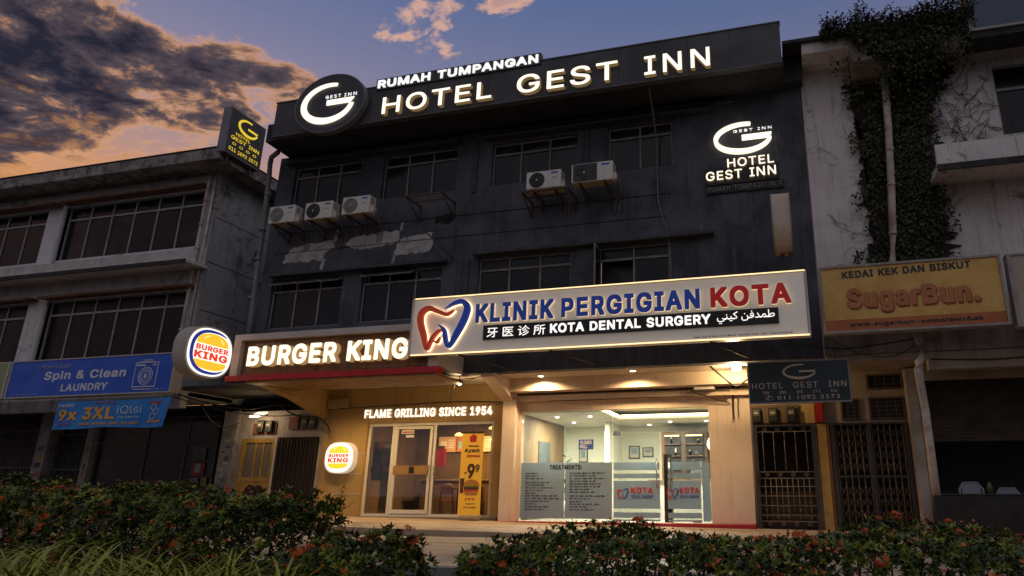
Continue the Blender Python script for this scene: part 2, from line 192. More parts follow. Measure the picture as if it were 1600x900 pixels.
GLYPHS_BOLD = {
'&': (492, ['180,-33 213,-33 253,-28 292,-18 323,-3 341,-23 348,-26 453,-26 461,-23 464,-18 464,12 462,22 408,87 421,122 431,162 434,217 433,242 431,247 418,250 328,249 324,242 318,197 268,257 269,262 313,301 330,322 347,362 350,417 343,457 331,482 315,502 288,523 248,536 188,539 143,534 111,522 88,506 68,481 53,447 49,412 49,382 52,352 63,322 89,282 86,277 63,259 38,234 21,207 11,177 8,122 13,79 32,37 58,8 88,-12 133,-28', '178,77 163,82 143,97 133,109 125,132 139,157 153,174 163,182 168,183 244,92 228,83 203,75 188,74', '188,356 171,382 165,397 169,407 178,421 188,428 203,432 223,420 232,407 233,402 213,375']),
'-': (497, ['97,162 343,162 358,164 363,172 362,262 358,268 348,270 93,269 89,262 88,257 88,177 89,167']),
'.': (232, ['78,-30 109,-30 134,-25 150,-15 163,5 167,30 167,55 164,75 152,95 134,107 104,113 79,113 59,108 39,96 29,80 24,55 24,30 29,2 39,-13 54,-24']),
'0': (497, ['210,-33 242,-33 297,-24 342,-1 382,39 409,92 425,157 431,237 426,347 410,412 383,467 346,507 307,529 297,533 242,542 212,542 152,532 107,508 72,470 43,412 27,347 22,267 28,157 44,92 70,42 105,2 112,-2 152,-23', '212,81 186,97 163,127 147,167 139,212 136,257 139,297 148,342 164,382 187,413 212,428 227,431 242,427 266,412 289,382 305,342 314,297 317,252 314,212 306,167 287,123 267,98 242,82 227,79']),
'1': (497, ['59,-26 400,-26 410,-25 416,-21 417,69 412,79 305,81 302,84 302,519 301,529 295,534 180,534 62,449 60,439 60,344 61,339 65,333 105,333 186,389 186,84 180,81 55,79 50,69 50,-16 51,-21']),
'2': (497, ['47,-26 398,-26 408,-25 414,-21 415,69 413,78 408,82 221,84 292,159 362,239 382,269 394,294 403,324 407,359 407,384 400,434 386,464 375,479 358,498 328,521 288,536 243,541 208,542 163,536 123,521 113,514 88,496 62,464 45,419 40,374 40,344 43,339 58,336 148,338 153,344 158,379 163,391 176,409 193,422 218,432 233,431 252,424 268,414 285,394 293,369 285,344 258,304 40,69 38,59 38,-16 39,-21']),
'3': (497, ['200,-33 233,-33 283,-28 330,-13 366,12 393,42 412,82 419,127 419,162 411,207 396,242 368,275 334,297 286,312 397,442 398,522 393,533 58,535 48,533 45,527 44,437 48,428 58,426 213,426 222,422 133,321 131,312 131,252 133,226 143,222 188,222 223,219 253,209 281,187 292,172 301,152 300,137 292,117 274,97 253,86 228,78 213,77 183,85 168,94 152,107 140,127 134,152 128,157 28,158 19,152 18,117 27,72 45,37 53,28 78,5 113,-15 153,-28']),
'4': (497, ['265,-26 364,-24 369,-16 369,77 374,79 429,79 434,81 439,89 437,184 429,189 369,189 369,329 367,339 364,342 274,344 259,341 256,329 255,189 162,189 168,204 334,486 337,494 337,524 334,532 329,534 234,535 224,532 14,174 14,89 19,80 254,78 256,-16 259,-23']),
'5': (497, ['203,-33 234,-33 289,-25 329,-10 365,17 392,52 410,97 417,147 417,177 413,217 403,252 389,280 369,307 339,332 314,346 284,355 244,360 219,360 169,353 168,357 175,422 179,426 387,427 391,432 392,437 392,522 389,532 384,534 84,535 74,533 71,527 41,267 42,232 50,227 114,220 144,220 189,244 209,249 229,248 254,237 274,220 290,197 299,172 300,162 298,147 290,127 277,107 252,87 229,78 219,77 194,85 176,97 164,109 153,127 144,154 134,156 49,156 36,152 34,142 34,117 41,72 59,37 74,21 87,7 119,-14 159,-27']),
'7': (497, ['80,-26 176,-26 186,-24 190,-21 416,429 417,524 416,529 411,534 51,535 41,534 37,529 36,439 39,429 41,427 276,424 72,19 71,-17 72,-21']),
'8': (497, ['209,-33 241,-33 296,-27 336,-14 371,7 401,39 418,72 427,122 427,147 423,182 411,216 396,242 369,267 370,272 384,287 401,324 408,362 408,382 401,438 386,469 376,482 357,502 327,522 286,537 241,542 211,542 166,537 126,523 91,500 66,472 49,432 44,392 44,367 51,322 68,287 82,272 83,267 57,242 41,217 29,182 26,147 26,117 32,77 49,42 76,12 116,-14 161,-28', '216,77 186,86 166,99 151,117 145,132 144,142 155,167 176,189 191,199 211,205 236,207 261,199 284,182 297,167 307,147 309,137 298,112 281,96 261,84 241,78', '221,317 201,324 181,337 169,352 163,367 161,377 169,397 181,413 201,426 226,432 251,425 271,413 284,397 290,382 291,372 283,352 266,334 241,320']),
'9': (497, ['113,-26 213,-26 223,-23 344,154 375,204 398,251 410,289 415,334 415,364 408,414 393,454 367,489 333,517 292,534 243,542 208,542 163,535 123,519 85,489 59,454 45,419 38,364 41,309 42,289 61,244 83,213 113,191 154,174 200,169 204,164 105,19 104,-16 108,-24', '213,274 193,283 178,296 168,309 161,319 155,339 153,354 162,384 178,407 198,423 213,429 233,432 258,421 280,399 290,384 298,364 299,339 288,314 268,289 253,280 233,272']),
':': (232, ['78,-30 109,-30 134,-25 150,-15 163,5 167,30 167,55 164,75 152,95 134,107 104,113 79,113 59,108 39,96 29,80 24,55 24,30 29,2 39,-13 54,-24', '78,245 109,245 134,250 150,260 163,280 167,305 167,330 164,350 152,370 134,383 104,388 79,388 59,384 39,371 29,355 24,330 24,305 29,277 39,262 54,251']),
'A': (524, ['-1,-26 105,-25 110,-19 155,109 160,116 320,116 370,-21 375,-25 475,-26 485,-24 488,-21 488,19 301,529 295,534 185,535 176,529 -9,19 -10,-17 -9,-21', '200,225 197,229 235,343 240,348 280,227 275,225']),
'B': (500, ['43,-26 259,-26 319,-21 364,-7 379,2 399,15 424,44 438,79 444,119 444,149 440,189 424,227 409,249 387,269 397,279 412,299 420,324 424,384 419,428 404,465 379,494 349,516 309,529 254,535 49,535 39,534 35,529 34,-11 35,-21', '154,83 151,89 151,184 151,199 154,205 234,205 264,201 284,194 304,179 316,164 326,144 327,139 323,124 309,106 278,89 229,83', '154,311 151,314 151,364 151,419 154,426 224,426 264,420 289,406 304,384 308,369 300,349 284,332 269,322 249,314 229,312']),
'C': (554, ['250,-33 319,-30 359,-20 394,-5 422,12 454,42 471,67 487,102 499,142 499,177 494,184 389,185 384,182 376,157 366,137 349,117 334,104 314,93 294,85 269,81 239,85 204,102 174,128 149,167 134,214 131,252 135,297 149,342 172,377 204,407 215,412 244,425 269,428 294,424 314,416 334,404 358,382 376,352 383,327 389,323 484,322 494,324 498,327 499,362 489,402 473,437 452,467 424,495 394,514 359,529 319,539 254,542 189,534 129,509 80,467 47,417 22,342 14,267 14,237 22,162 46,92 79,42 129,0 184,-24']),
'D': (546, ['43,-26 229,-26 309,-17 369,5 383,14 420,44 455,94 479,159 482,174 488,264 480,349 456,414 424,461 374,502 314,526 239,535 49,535 39,534 35,529 34,-11 35,-21', '154,83 151,89 152,424 209,426 259,419 299,403 332,374 355,339 368,294 372,254 368,214 354,170 329,132 294,105 249,88 199,83']),
'E': (463, ['43,-26 384,-26 394,-25 399,-21 401,69 399,78 394,82 154,83 151,89 151,199 154,203 369,203 379,208 381,219 381,299 379,307 374,311 154,312 151,314 152,424 384,426 394,428 398,439 398,484 398,524 394,533 379,535 49,535 39,534 35,529 34,-11 35,-21']),
'G': (564, ['252,-33 284,-33 344,-25 399,-5 439,25 477,72 496,122 504,182 504,267 502,277 499,280 489,282 269,282 259,278 257,272 259,177 269,173 381,172 373,147 349,115 324,96 289,82 269,81 244,84 209,99 199,106 174,128 149,167 134,212 131,252 135,297 149,342 174,382 204,407 219,415 244,425 269,429 294,423 314,415 334,403 350,387 374,352 384,327 389,324 484,323 494,324 498,327 499,367 490,402 473,437 453,467 424,494 394,514 359,529 319,539 254,542 184,533 126,507 79,467 49,422 44,412 21,342 14,247 21,162 46,92 80,42 129,0 184,-24']),
'H': (561, ['43,-26 139,-26 144,-25 150,-21 151,199 154,206 364,206 367,-21 369,-23 379,-26 469,-26 479,-24 483,-11 483,164 483,519 479,533 469,535 379,535 374,534 367,529 366,319 364,316 359,315 154,315 151,319 149,530 139,535 49,535 39,534 35,529 34,-11 35,-21']),
'I': (344, ['14,-26 280,-26 290,-24 294,-21 295,69 293,79 285,83 209,84 209,424 285,426 292,429 295,439 295,519 294,529 290,533 280,535 20,535 10,534 6,529 5,439 8,429 15,426 92,424 92,84 15,83 7,79 5,69 5,-16 6,-21']),
'J': (440, ['168,-33 202,-33 267,-21 317,10 351,62 362,132 362,517 361,527 357,533 257,535 249,532 247,527 246,162 240,122 224,97 202,82 187,79 168,82 147,96 130,122 124,157 123,192 117,198 17,199 12,197 8,192 7,127 19,62 50,12 102,-21']),
'K': (511, ['43,-26 139,-26 149,-21 151,144 154,151 194,193 349,-23 359,-26 459,-26 469,-25 474,-21 475,14 471,24 285,284 470,484 474,494 474,519 473,529 469,533 459,535 344,534 154,330 151,339 149,530 139,535 49,535 39,534 35,529 34,-11 35,-21']),
'L': (437, ['43,-26 374,-26 384,-23 387,-16 387,69 385,79 379,82 152,84 151,519 150,529 144,534 44,535 39,534 34,525 34,-11 35,-21']),
'M': (672, ['43,-26 134,-26 144,-24 147,-21 149,260 264,-24 274,-26 354,-26 364,-24 367,-21 474,254 478,239 479,-21 484,-25 489,-26 589,-24 593,-21 594,-11 594,144 594,519 593,529 589,533 464,535 454,533 451,529 314,172 174,533 159,535 39,534 35,529 34,519 34,-11 35,-21']),
'N': (567, ['43,-26 139,-26 144,-25 150,-21 151,294 154,307 364,-23 374,-26 474,-26 484,-24 488,-21 489,519 488,529 484,533 384,535 379,534 374,529 373,209 369,201 159,532 149,535 49,535 39,534 35,529 34,-11 35,-21']),
'O': (577, ['250,-33 284,-33 349,-24 404,0 449,38 488,92 502,132 512,162 519,242 519,267 511,347 489,412 453,467 404,509 350,532 279,542 249,542 184,533 129,509 81,467 45,412 24,352 14,267 14,237 24,157 46,92 80,42 129,0 184,-24', '259,82 239,85 209,99 174,128 149,167 134,212 131,252 135,297 149,342 174,381 209,410 244,425 269,428 289,425 324,410 359,381 381,347 389,326 399,295 403,252 399,212 384,167 359,128 324,99 289,84']),
'P': (489, ['43,-26 139,-26 149,-21 151,154 153,159 249,160 309,166 356,184 389,210 415,244 429,284 435,334 435,364 429,409 415,449 409,458 389,485 354,511 309,528 249,535 49,535 39,534 35,529 34,-11 35,-21', '154,268 151,274 152,424 214,426 249,423 274,415 295,399 309,379 317,349 315,334 309,318 294,294 274,280 249,271 219,268']),
'R': (493, ['43,-26 139,-26 144,-25 150,-21 151,164 151,169 154,172 219,172 226,169 329,-22 339,-26 439,-26 449,-24 453,-21 453,19 358,194 392,219 414,249 430,289 435,349 430,414 414,454 393,484 354,513 309,529 249,535 49,535 39,534 35,529 34,-11 35,-21', '154,281 151,284 152,424 219,426 254,422 274,416 286,409 298,399 309,384 317,359 317,344 309,322 294,303 274,291 249,283 219,281']),
'S': (491, ['206,-35 237,-35 297,-29 347,-12 382,10 391,20 412,45 428,80 434,125 431,185 419,220 402,243 377,264 332,289 232,318 182,336 156,355 144,375 153,395 167,411 187,423 222,431 247,428 282,410 301,390 312,358 317,353 412,352 424,355 427,365 427,390 420,430 401,470 372,500 341,520 292,537 242,542 212,542 162,537 117,523 77,498 52,472 32,430 26,385 26,360 34,310 37,302 62,267 107,235 167,213 277,179 292,170 307,157 317,140 306,115 287,97 262,84 237,77 222,77 187,84 162,96 147,110 141,120 135,130 129,155 127,160 122,162 27,163 15,160 12,150 12,120 21,75 39,40 62,14 72,5 107,-16 152,-29']),
'T': (493, ['176,-26 271,-26 276,-25 282,-21 284,424 431,426 440,429 443,439 443,524 441,530 436,534 21,535 11,534 7,529 6,439 9,429 11,427 167,424 167,-11 168,-21']),
'U': (561, ['242,-34 274,-34 334,-27 384,-9 427,21 459,61 477,106 483,161 483,516 483,526 479,533 469,535 384,535 374,534 369,531 367,516 367,196 363,161 353,136 334,111 307,91 279,81 259,79 239,81 211,91 184,109 167,131 154,161 150,191 150,516 148,531 139,535 124,535 49,535 36,531 34,516 34,161 42,101 62,56 86,26 94,17 124,-4 134,-10 184,-27']),
'X': (518, ['1,-26 112,-24 237,154 350,-11 362,-25 467,-26 477,-24 481,-21 482,14 478,24 331,239 316,264 468,484 472,494 472,519 471,529 467,533 367,535 352,533 237,367 127,532 122,534 112,535 17,535 7,533 4,529 3,519 3,494 7,484 160,259 -4,24 -8,14 -8,-16 -7,-21']),
'Y': (516, ['186,-26 280,-26 290,-24 293,-21 294,189 480,489 481,524 480,529 475,534 360,534 235,333 115,530 105,535 5,535 -5,534 -9,529 -10,494 -6,484 177,189 177,-16 180,-23']),
'a': (433, ['143,-35 174,-35 209,-31 234,-24 249,-16 254,-23 264,-26 349,-26 358,-25 362,-20 363,260 358,310 347,340 329,366 305,385 284,396 259,404 204,410 149,408 114,400 94,393 79,386 54,368 34,345 16,310 15,275 19,267 84,248 114,248 122,250 134,270 150,285 169,297 189,303 199,304 219,297 234,286 244,271 245,260 234,256 109,237 59,219 34,201 21,185 9,158 4,125 4,90 9,55 24,23 44,0 74,-20 109,-31', '159,75 139,83 125,95 121,105 129,119 154,134 194,143 250,150 247,135 239,115 223,95 204,83 184,75 169,73']),
'b': (468, ['211,-34 242,-34 292,-27 332,-9 368,21 393,61 411,116 416,181 411,261 395,311 367,356 337,383 292,403 242,410 212,410 177,406 152,398 142,393 140,396 140,521 138,531 127,535 32,534 27,526 27,516 28,-19 31,-24 37,-26 122,-26 132,-25 142,-15 152,-21 177,-30', '207,76 182,91 162,111 150,136 142,166 140,191 142,211 150,241 163,266 187,290 207,299 222,301 232,300 257,287 278,266 292,236 299,211 301,186 299,166 292,141 277,111 257,90 233,76']),
'c': (440, ['190,-34 248,-32 278,-27 303,-17 327,-4 348,14 367,36 378,56 389,86 389,116 384,126 323,142 288,143 283,141 279,136 268,111 248,90 223,77 208,75 193,76 166,91 148,111 133,136 125,166 123,186 125,206 132,236 149,266 168,286 188,297 203,301 218,300 248,286 266,266 278,241 283,237 323,237 380,251 387,256 387,296 378,321 363,345 348,362 328,379 303,393 278,402 248,409 193,410 143,404 93,382 58,352 33,315 14,256 8,201 8,171 14,116 33,61 58,24 93,-7 138,-27']),
'd': (468, ['178,-34 208,-34 243,-31 273,-20 283,-14 291,-24 298,-26 388,-26 394,-24 397,-19 398,516 398,526 393,533 298,535 287,531 285,521 283,391 273,398 248,406 213,410 183,410 133,404 88,384 63,362 53,351 30,311 13,261 8,196 13,116 29,66 57,21 88,-7 133,-28', '193,76 168,89 147,111 133,139 125,166 123,191 125,211 133,241 147,266 168,288 188,298 203,302 218,299 238,289 261,266 275,241 283,211 285,186 283,166 274,136 258,107 238,88 218,77 203,75']),
'e': (448, ['195,-34 223,-34 268,-30 303,-21 326,-9 359,16 377,41 391,76 391,106 388,114 323,131 293,131 283,128 270,106 251,86 233,78 213,74 198,75 171,86 153,101 135,126 131,141 133,143 383,143 394,146 397,156 397,206 393,261 382,301 365,336 339,366 318,383 283,400 253,408 193,410 138,403 93,383 58,353 33,316 13,258 8,176 14,116 31,66 36,56 60,21 96,-9 143,-28', '138,247 135,251 148,271 165,286 188,299 203,302 218,300 243,288 259,271 271,251 268,248 263,247']),
'g': (469, ['189,-177 223,-177 268,-173 313,-160 348,-139 373,-113 391,-77 398,-17 398,388 397,398 393,403 298,405 292,403 283,391 272,398 243,408 183,410 133,403 93,387 83,379 56,353 28,308 13,263 8,208 8,178 13,123 31,68 54,33 91,3 133,-15 178,-21 208,-21 243,-18 278,-5 281,-7 279,-27 259,-52 228,-67 198,-70 173,-62 155,-52 123,-17 118,-15 80,-17 27,-47 25,-77 27,-92 43,-117 63,-137 83,-151 113,-165 153,-174', '193,88 168,100 148,118 133,145 125,173 123,193 125,213 133,240 148,268 168,289 193,300 203,302 218,299 241,288 261,268 275,243 283,213 285,193 284,173 276,143 258,115 243,100 218,88']),
'i': (211, ['36,-26 130,-26 135,-24 140,-16 140,389 139,399 132,404 40,405 35,404 28,399 27,-11 28,-21', '56,419 95,417 120,421 135,431 148,449 152,469 152,494 148,519 138,534 120,546 95,550 70,550 50,547 30,535 19,519 15,494 15,469 19,449 34,429 45,422']),
'j': (211, ['-27,-169 19,-169 54,-165 86,-154 111,-134 127,-109 136,-84 140,-39 140,386 139,397 134,404 39,405 29,402 27,396 27,-19 25,-34 14,-51 4,-58 -31,-62 -35,-69 -36,-159 -35,-164', '46,421 69,417 99,417 119,421 139,435 147,446 151,461 152,496 147,521 135,536 118,546 99,550 69,550 49,546 29,534 18,516 15,496 15,466 19,447 24,440 31,431']),
'k': (425, ['36,-26 127,-26 137,-23 140,-11 140,119 147,127 152,128 272,-24 282,-26 387,-26 397,-21 398,-16 398,14 394,24 245,214 382,355 386,364 385,399 382,403 372,405 272,405 262,403 142,281 140,289 140,519 139,529 132,534 37,535 32,534 27,525 27,-11 28,-21']),
'l': (233, ['122,-28 177,-27 198,-23 206,-18 207,-8 206,22 193,77 182,80 152,80 146,82 141,97 139,527 137,532 127,535 37,535 30,532 28,527 27,517 27,72 32,31 52,-4 82,-22']),
'm': (654, ['36,-26 127,-26 132,-25 139,-21 140,219 142,244 149,264 162,283 178,294 197,302 211,299 232,284 243,269 247,248 248,-11 249,-21 252,-24 262,-26 347,-26 357,-24 360,-21 361,229 363,249 370,269 382,284 397,296 417,302 430,299 452,286 464,269 469,244 471,-21 477,-25 482,-26 577,-25 582,-21 583,-11 583,269 577,317 565,349 547,374 517,397 487,408 452,412 422,412 387,408 357,398 334,384 322,374 317,374 307,386 277,405 232,412 177,410 152,401 142,395 137,397 132,404 127,405 32,404 28,399 27,389 27,-11 28,-21']),
'n': (454, ['36,-26 127,-26 132,-25 139,-21 140,209 143,239 150,259 164,279 182,292 207,301 227,297 247,283 262,259 266,249 270,219 271,-21 277,-25 312,-26 372,-26 382,-21 383,249 378,304 364,344 346,369 317,393 282,405 237,410 212,410 167,404 142,392 132,404 127,405 37,405 28,399 27,-11 28,-21']),
'o': (459, ['190,-34 223,-34 273,-28 323,-6 354,21 382,61 402,116 407,181 402,256 384,311 357,351 323,382 273,404 223,410 188,409 138,403 98,386 58,351 31,311 15,261 8,201 8,171 14,116 33,61 58,24 93,-7 138,-27', '193,76 168,89 148,111 132,141 125,166 123,191 125,206 132,236 149,266 168,287 193,300 208,302 223,299 247,286 267,266 282,236 290,206 292,186 290,166 283,141 268,111 248,91 223,77 208,74']),
'p': (468, ['36,-169 127,-169 137,-166 140,-154 140,-19 142,-14 152,-21 177,-30 212,-34 242,-34 292,-27 337,-6 368,21 393,61 411,116 416,171 416,201 411,261 395,311 387,326 367,356 332,386 292,403 242,410 177,406 152,398 142,393 136,401 127,405 42,405 29,401 27,386 27,-154 28,-164', '207,76 182,91 162,111 150,136 142,166 140,191 142,211 150,241 163,266 187,290 207,299 222,301 232,300 257,287 278,266 292,236 299,211 301,186 299,166 292,141 277,111 257,90 233,76']),
'r': (303, ['36,-26 127,-26 132,-25 139,-21 140,219 143,244 149,259 157,271 182,291 207,298 252,296 266,299 269,309 269,394 268,404 262,409 197,411 162,405 142,397 137,397 132,404 122,405 37,405 28,399 27,-11 28,-21']),
's': (409, ['164,-34 240,-31 280,-19 310,-1 330,19 337,26 351,56 357,91 356,126 350,161 330,192 295,219 250,234 165,256 147,266 139,276 155,294 175,303 185,305 200,302 220,292 234,276 243,256 250,251 285,251 346,266 350,276 350,306 339,336 323,361 300,382 275,396 240,407 195,410 135,407 95,395 65,378 43,356 25,321 21,286 21,261 27,221 48,186 85,161 130,145 215,123 230,113 235,106 236,101 220,85 200,76 180,73 165,76 144,86 129,101 115,131 75,132 12,116 10,106 10,76 21,41 40,14 60,-4 90,-21 125,-30']),
't': (271, ['151,-30 210,-28 235,-22 239,-15 238,20 226,75 215,80 175,78 166,80 159,85 155,92 152,110 152,295 155,301 220,301 228,305 230,315 230,395 228,400 220,405 154,405 152,410 152,485 147,495 45,496 40,492 39,485 39,410 37,405 -10,405 -18,400 -20,310 -15,302 35,301 39,295 39,80 48,30 67,0 75,-6 105,-23']),
'u': (454, ['165,-31 197,-31 239,-26 267,-13 272,-16 277,-25 282,-26 372,-26 382,-21 383,389 382,399 377,404 282,405 277,404 271,399 270,169 267,139 259,119 244,99 227,87 202,78 182,82 162,97 144,129 140,159 139,399 132,404 127,405 77,405 37,405 28,399 27,129 32,74 44,39 67,7 92,-12 125,-26']),
'w': (611, ['121,-26 212,-26 222,-23 282,185 287,177 343,-21 347,-25 357,-26 442,-26 452,-23 570,359 571,394 567,403 557,405 472,405 457,402 397,194 342,394 337,403 237,405 227,400 172,199 167,199 112,399 107,404 102,405 2,404 -3,394 -2,359 112,-18 117,-25']),
'x': (423, ['4,-26 110,-25 119,-16 190,90 265,-24 275,-26 365,-26 380,-24 384,-16 383,19 265,189 265,194 377,359 378,394 375,402 370,404 360,405 270,405 260,403 215,338 190,296 120,404 15,405 5,401 3,389 4,359 116,194 -4,19 -5,-17 -4,-21']),
'y': (433, ['73,-171 131,-169 161,-160 181,-148 200,-131 216,-106 230,-76 396,359 397,394 396,399 391,404 291,405 281,401 196,166 191,171 106,403 96,405 6,405 -4,404 -8,399 -8,359 130,-1 117,-36 107,-51 96,-60 91,-61 46,-60 41,-61 36,-66 22,-121 23,-161 26,-164 46,-168']),
}
GLYPHS_BLACK = {
'A': (542, ['-7,-37 104,-37 114,-35 119,-32 165,98 169,105 309,105 314,98 359,-28 364,-35 379,-37 479,-37 489,-36 497,-32 500,-17 499,28 311,538 307,543 294,546 184,546 170,543 166,538 -20,28 -20,-27 -16,-34', '214,238 239,310 264,238 259,236 219,236']),
'E': (481, ['37,-37 388,-37 403,-36 409,-32 412,-17 412,78 409,88 403,93 168,94 163,95 162,98 163,191 373,192 383,193 390,198 392,213 392,298 388,319 373,323 163,323 162,413 388,415 403,418 409,428 409,468 409,528 407,538 403,543 383,546 43,546 29,543 25,538 23,518 23,-17 26,-32']),
'G': (582, ['246,-44 288,-44 353,-36 408,-15 451,16 483,57 507,116 515,181 515,271 513,286 503,292 268,293 254,291 248,287 246,271 246,186 247,171 250,166 263,162 364,161 360,151 338,124 313,105 283,94 273,92 253,95 214,111 186,136 160,176 145,221 142,256 145,286 159,331 183,371 213,397 248,413 268,417 283,413 303,406 323,394 338,380 353,361 364,341 373,319 378,314 393,312 493,312 503,314 508,318 511,331 511,371 501,411 484,446 463,476 433,504 403,524 368,540 328,549 248,553 178,544 118,519 69,476 36,426 10,351 3,276 3,231 11,151 34,86 71,31 118,-10 178,-35']),
'I': (362, ['8,-37 284,-37 294,-36 303,-32 306,-7 306,73 303,88 299,92 289,94 224,94 220,98 221,413 294,416 301,418 304,423 306,528 304,538 299,544 284,546 14,546 0,543 -4,538 -6,433 -4,423 -1,418 9,415 81,413 81,98 79,95 74,94 9,94 -3,88 -6,73 -6,-22 -3,-32']),
'K': (529, ['37,-37 143,-37 153,-36 159,-32 162,-17 162,138 193,172 338,-32 343,-35 353,-37 458,-37 473,-36 483,-32 486,-12 486,18 483,31 303,283 483,478 485,488 485,528 483,538 479,543 458,546 348,546 333,544 163,360 162,528 158,541 153,545 143,546 43,546 29,543 25,538 23,518 23,-17 26,-32']),
'L': (455, ['37,-37 378,-37 393,-33 397,-27 398,73 397,83 393,90 378,94 163,95 162,528 158,541 148,546 38,546 28,543 24,533 23,-17 26,-32']),
'N': (585, ['37,-37 143,-37 153,-36 159,-32 162,-17 163,266 353,-32 358,-35 368,-37 473,-37 488,-36 497,-32 500,-12 500,523 498,538 494,543 478,546 378,546 368,544 364,538 362,523 362,253 358,244 168,542 148,546 43,546 28,543 25,538 23,523 23,-17 26,-32']),
'O': (595, ['244,-44 288,-44 353,-35 416,-9 463,31 493,76 500,86 522,151 530,231 530,276 522,356 500,421 463,476 423,511 413,519 353,544 288,553 243,553 178,544 118,518 71,476 37,426 12,356 3,276 3,231 12,151 37,81 71,31 118,-9 178,-35', '248,96 218,109 208,116 183,139 162,171 145,221 142,256 145,286 159,331 183,370 218,400 248,413 268,416 283,413 318,398 349,371 373,334 389,286 391,251 388,220 374,176 348,137 318,111 286,96 268,93']),
'P': (507, ['37,-37 143,-37 153,-36 159,-32 162,-17 163,149 253,149 318,156 364,173 398,200 424,233 440,278 445,323 446,368 440,418 426,458 418,469 398,495 363,521 313,539 253,546 43,546 29,543 25,538 23,518 23,-17 26,-32', '163,280 163,415 213,415 243,412 267,403 286,388 297,373 306,348 298,323 283,303 263,290 243,283 213,279']),
'R': (511, ['37,-37 143,-37 153,-36 159,-32 162,-17 162,158 168,161 213,161 217,158 318,-31 323,-35 338,-37 443,-37 453,-36 462,-32 465,-17 464,28 376,188 401,208 423,238 441,283 446,343 442,418 425,463 403,493 398,499 363,524 318,540 253,546 43,546 29,543 25,538 23,518 23,-17 26,-32', '163,292 163,415 213,415 248,411 273,401 288,389 298,375 306,353 300,333 288,317 270,303 238,294']),
'T': (511, ['170,-37 275,-37 285,-36 291,-32 294,-12 294,413 435,415 449,418 452,423 454,433 454,528 452,538 445,545 15,546 1,543 -3,538 -5,433 -3,423 0,418 15,415 156,413 156,-17 159,-32']),
}
GLYPHS_MEDIUM = {
'E': (434, ['54,-9 382,-9 384,-4 384,56 381,66 136,66 134,71 134,216 136,220 356,220 363,221 364,226 364,291 361,294 135,296 134,441 376,443 381,446 380,516 52,516 51,-4']),
'G': (535, ['262,-16 311,-11 341,-6 386,12 429,44 459,84 479,134 487,199 487,259 484,264 276,265 274,259 274,219 274,194 276,191 402,189 401,164 387,129 371,107 336,79 301,66 266,63 231,68 192,84 168,104 154,119 133,154 118,199 112,254 117,304 133,354 141,371 157,394 191,424 231,442 261,446 286,445 309,439 331,430 348,419 361,407 383,379 401,341 476,340 481,341 483,344 483,354 474,389 456,424 435,454 408,479 377,499 346,512 306,522 266,525 201,517 186,512 141,492 93,449 60,399 40,339 31,254 39,169 60,109 98,54 136,21 158,9 201,-8']),
'H': (532, ['54,-9 131,-9 134,-4 134,216 136,223 341,223 383,221 383,-4 386,-9 463,-9 466,-4 465,516 384,516 383,301 376,298 341,298 136,298 134,301 133,516 52,516 51,-4']),
'I': (315, ['25,-9 272,-9 277,-6 277,63 272,66 192,66 192,111 192,441 272,443 277,445 277,516 23,516 22,446 27,443 107,443 109,436 109,71 107,66 27,66 22,63 22,-4']),
'L': (408, ['54,-9 366,-9 370,-4 370,61 366,66 136,66 134,71 134,511 131,518 56,518 51,515 51,-4']),
'N': (538, ['54,-9 131,-9 134,-4 134,291 131,388 132,381 136,379 144,366 191,286 376,-4 381,-9 466,-9 471,-6 471,516 391,516 390,141 386,132 348,196 144,516 52,516 51,-4']),
'O': (548, ['259,-16 271,-16 336,-7 391,17 436,54 473,109 492,164 495,174 502,249 495,334 491,345 473,399 435,454 391,492 364,504 331,517 271,525 196,516 146,494 99,454 61,399 39,334 31,259 40,169 61,109 96,56 147,14 201,-8', '256,64 231,67 192,84 154,119 132,154 118,199 112,254 118,309 133,354 158,394 191,425 231,442 266,446 301,442 341,425 376,395 398,359 416,309 421,254 416,199 398,149 376,114 341,84 321,75 301,67 266,63']),
'S': (462, ['215,-18 284,-13 329,2 364,24 395,57 409,87 417,137 414,177 404,202 389,224 369,244 319,272 174,317 155,327 144,336 129,357 125,377 127,392 139,413 153,427 174,440 199,447 224,450 259,444 294,429 318,402 329,370 404,369 409,371 410,382 402,422 384,457 359,483 320,507 279,520 229,525 174,520 129,506 93,482 69,457 49,417 43,377 51,322 77,282 119,253 179,230 239,213 286,197 312,182 324,170 334,152 336,137 331,117 319,97 304,83 294,77 279,69 254,62 224,58 199,61 174,67 145,82 127,102 119,117 113,142 109,146 34,146 29,142 29,130 39,87 54,55 84,22 131,-3 164,-12']),
'T': (464, ['187,-9 263,-9 266,-4 266,441 423,444 426,446 426,476 426,511 423,518 24,516 23,446 28,443 184,441 184,-4']),
}
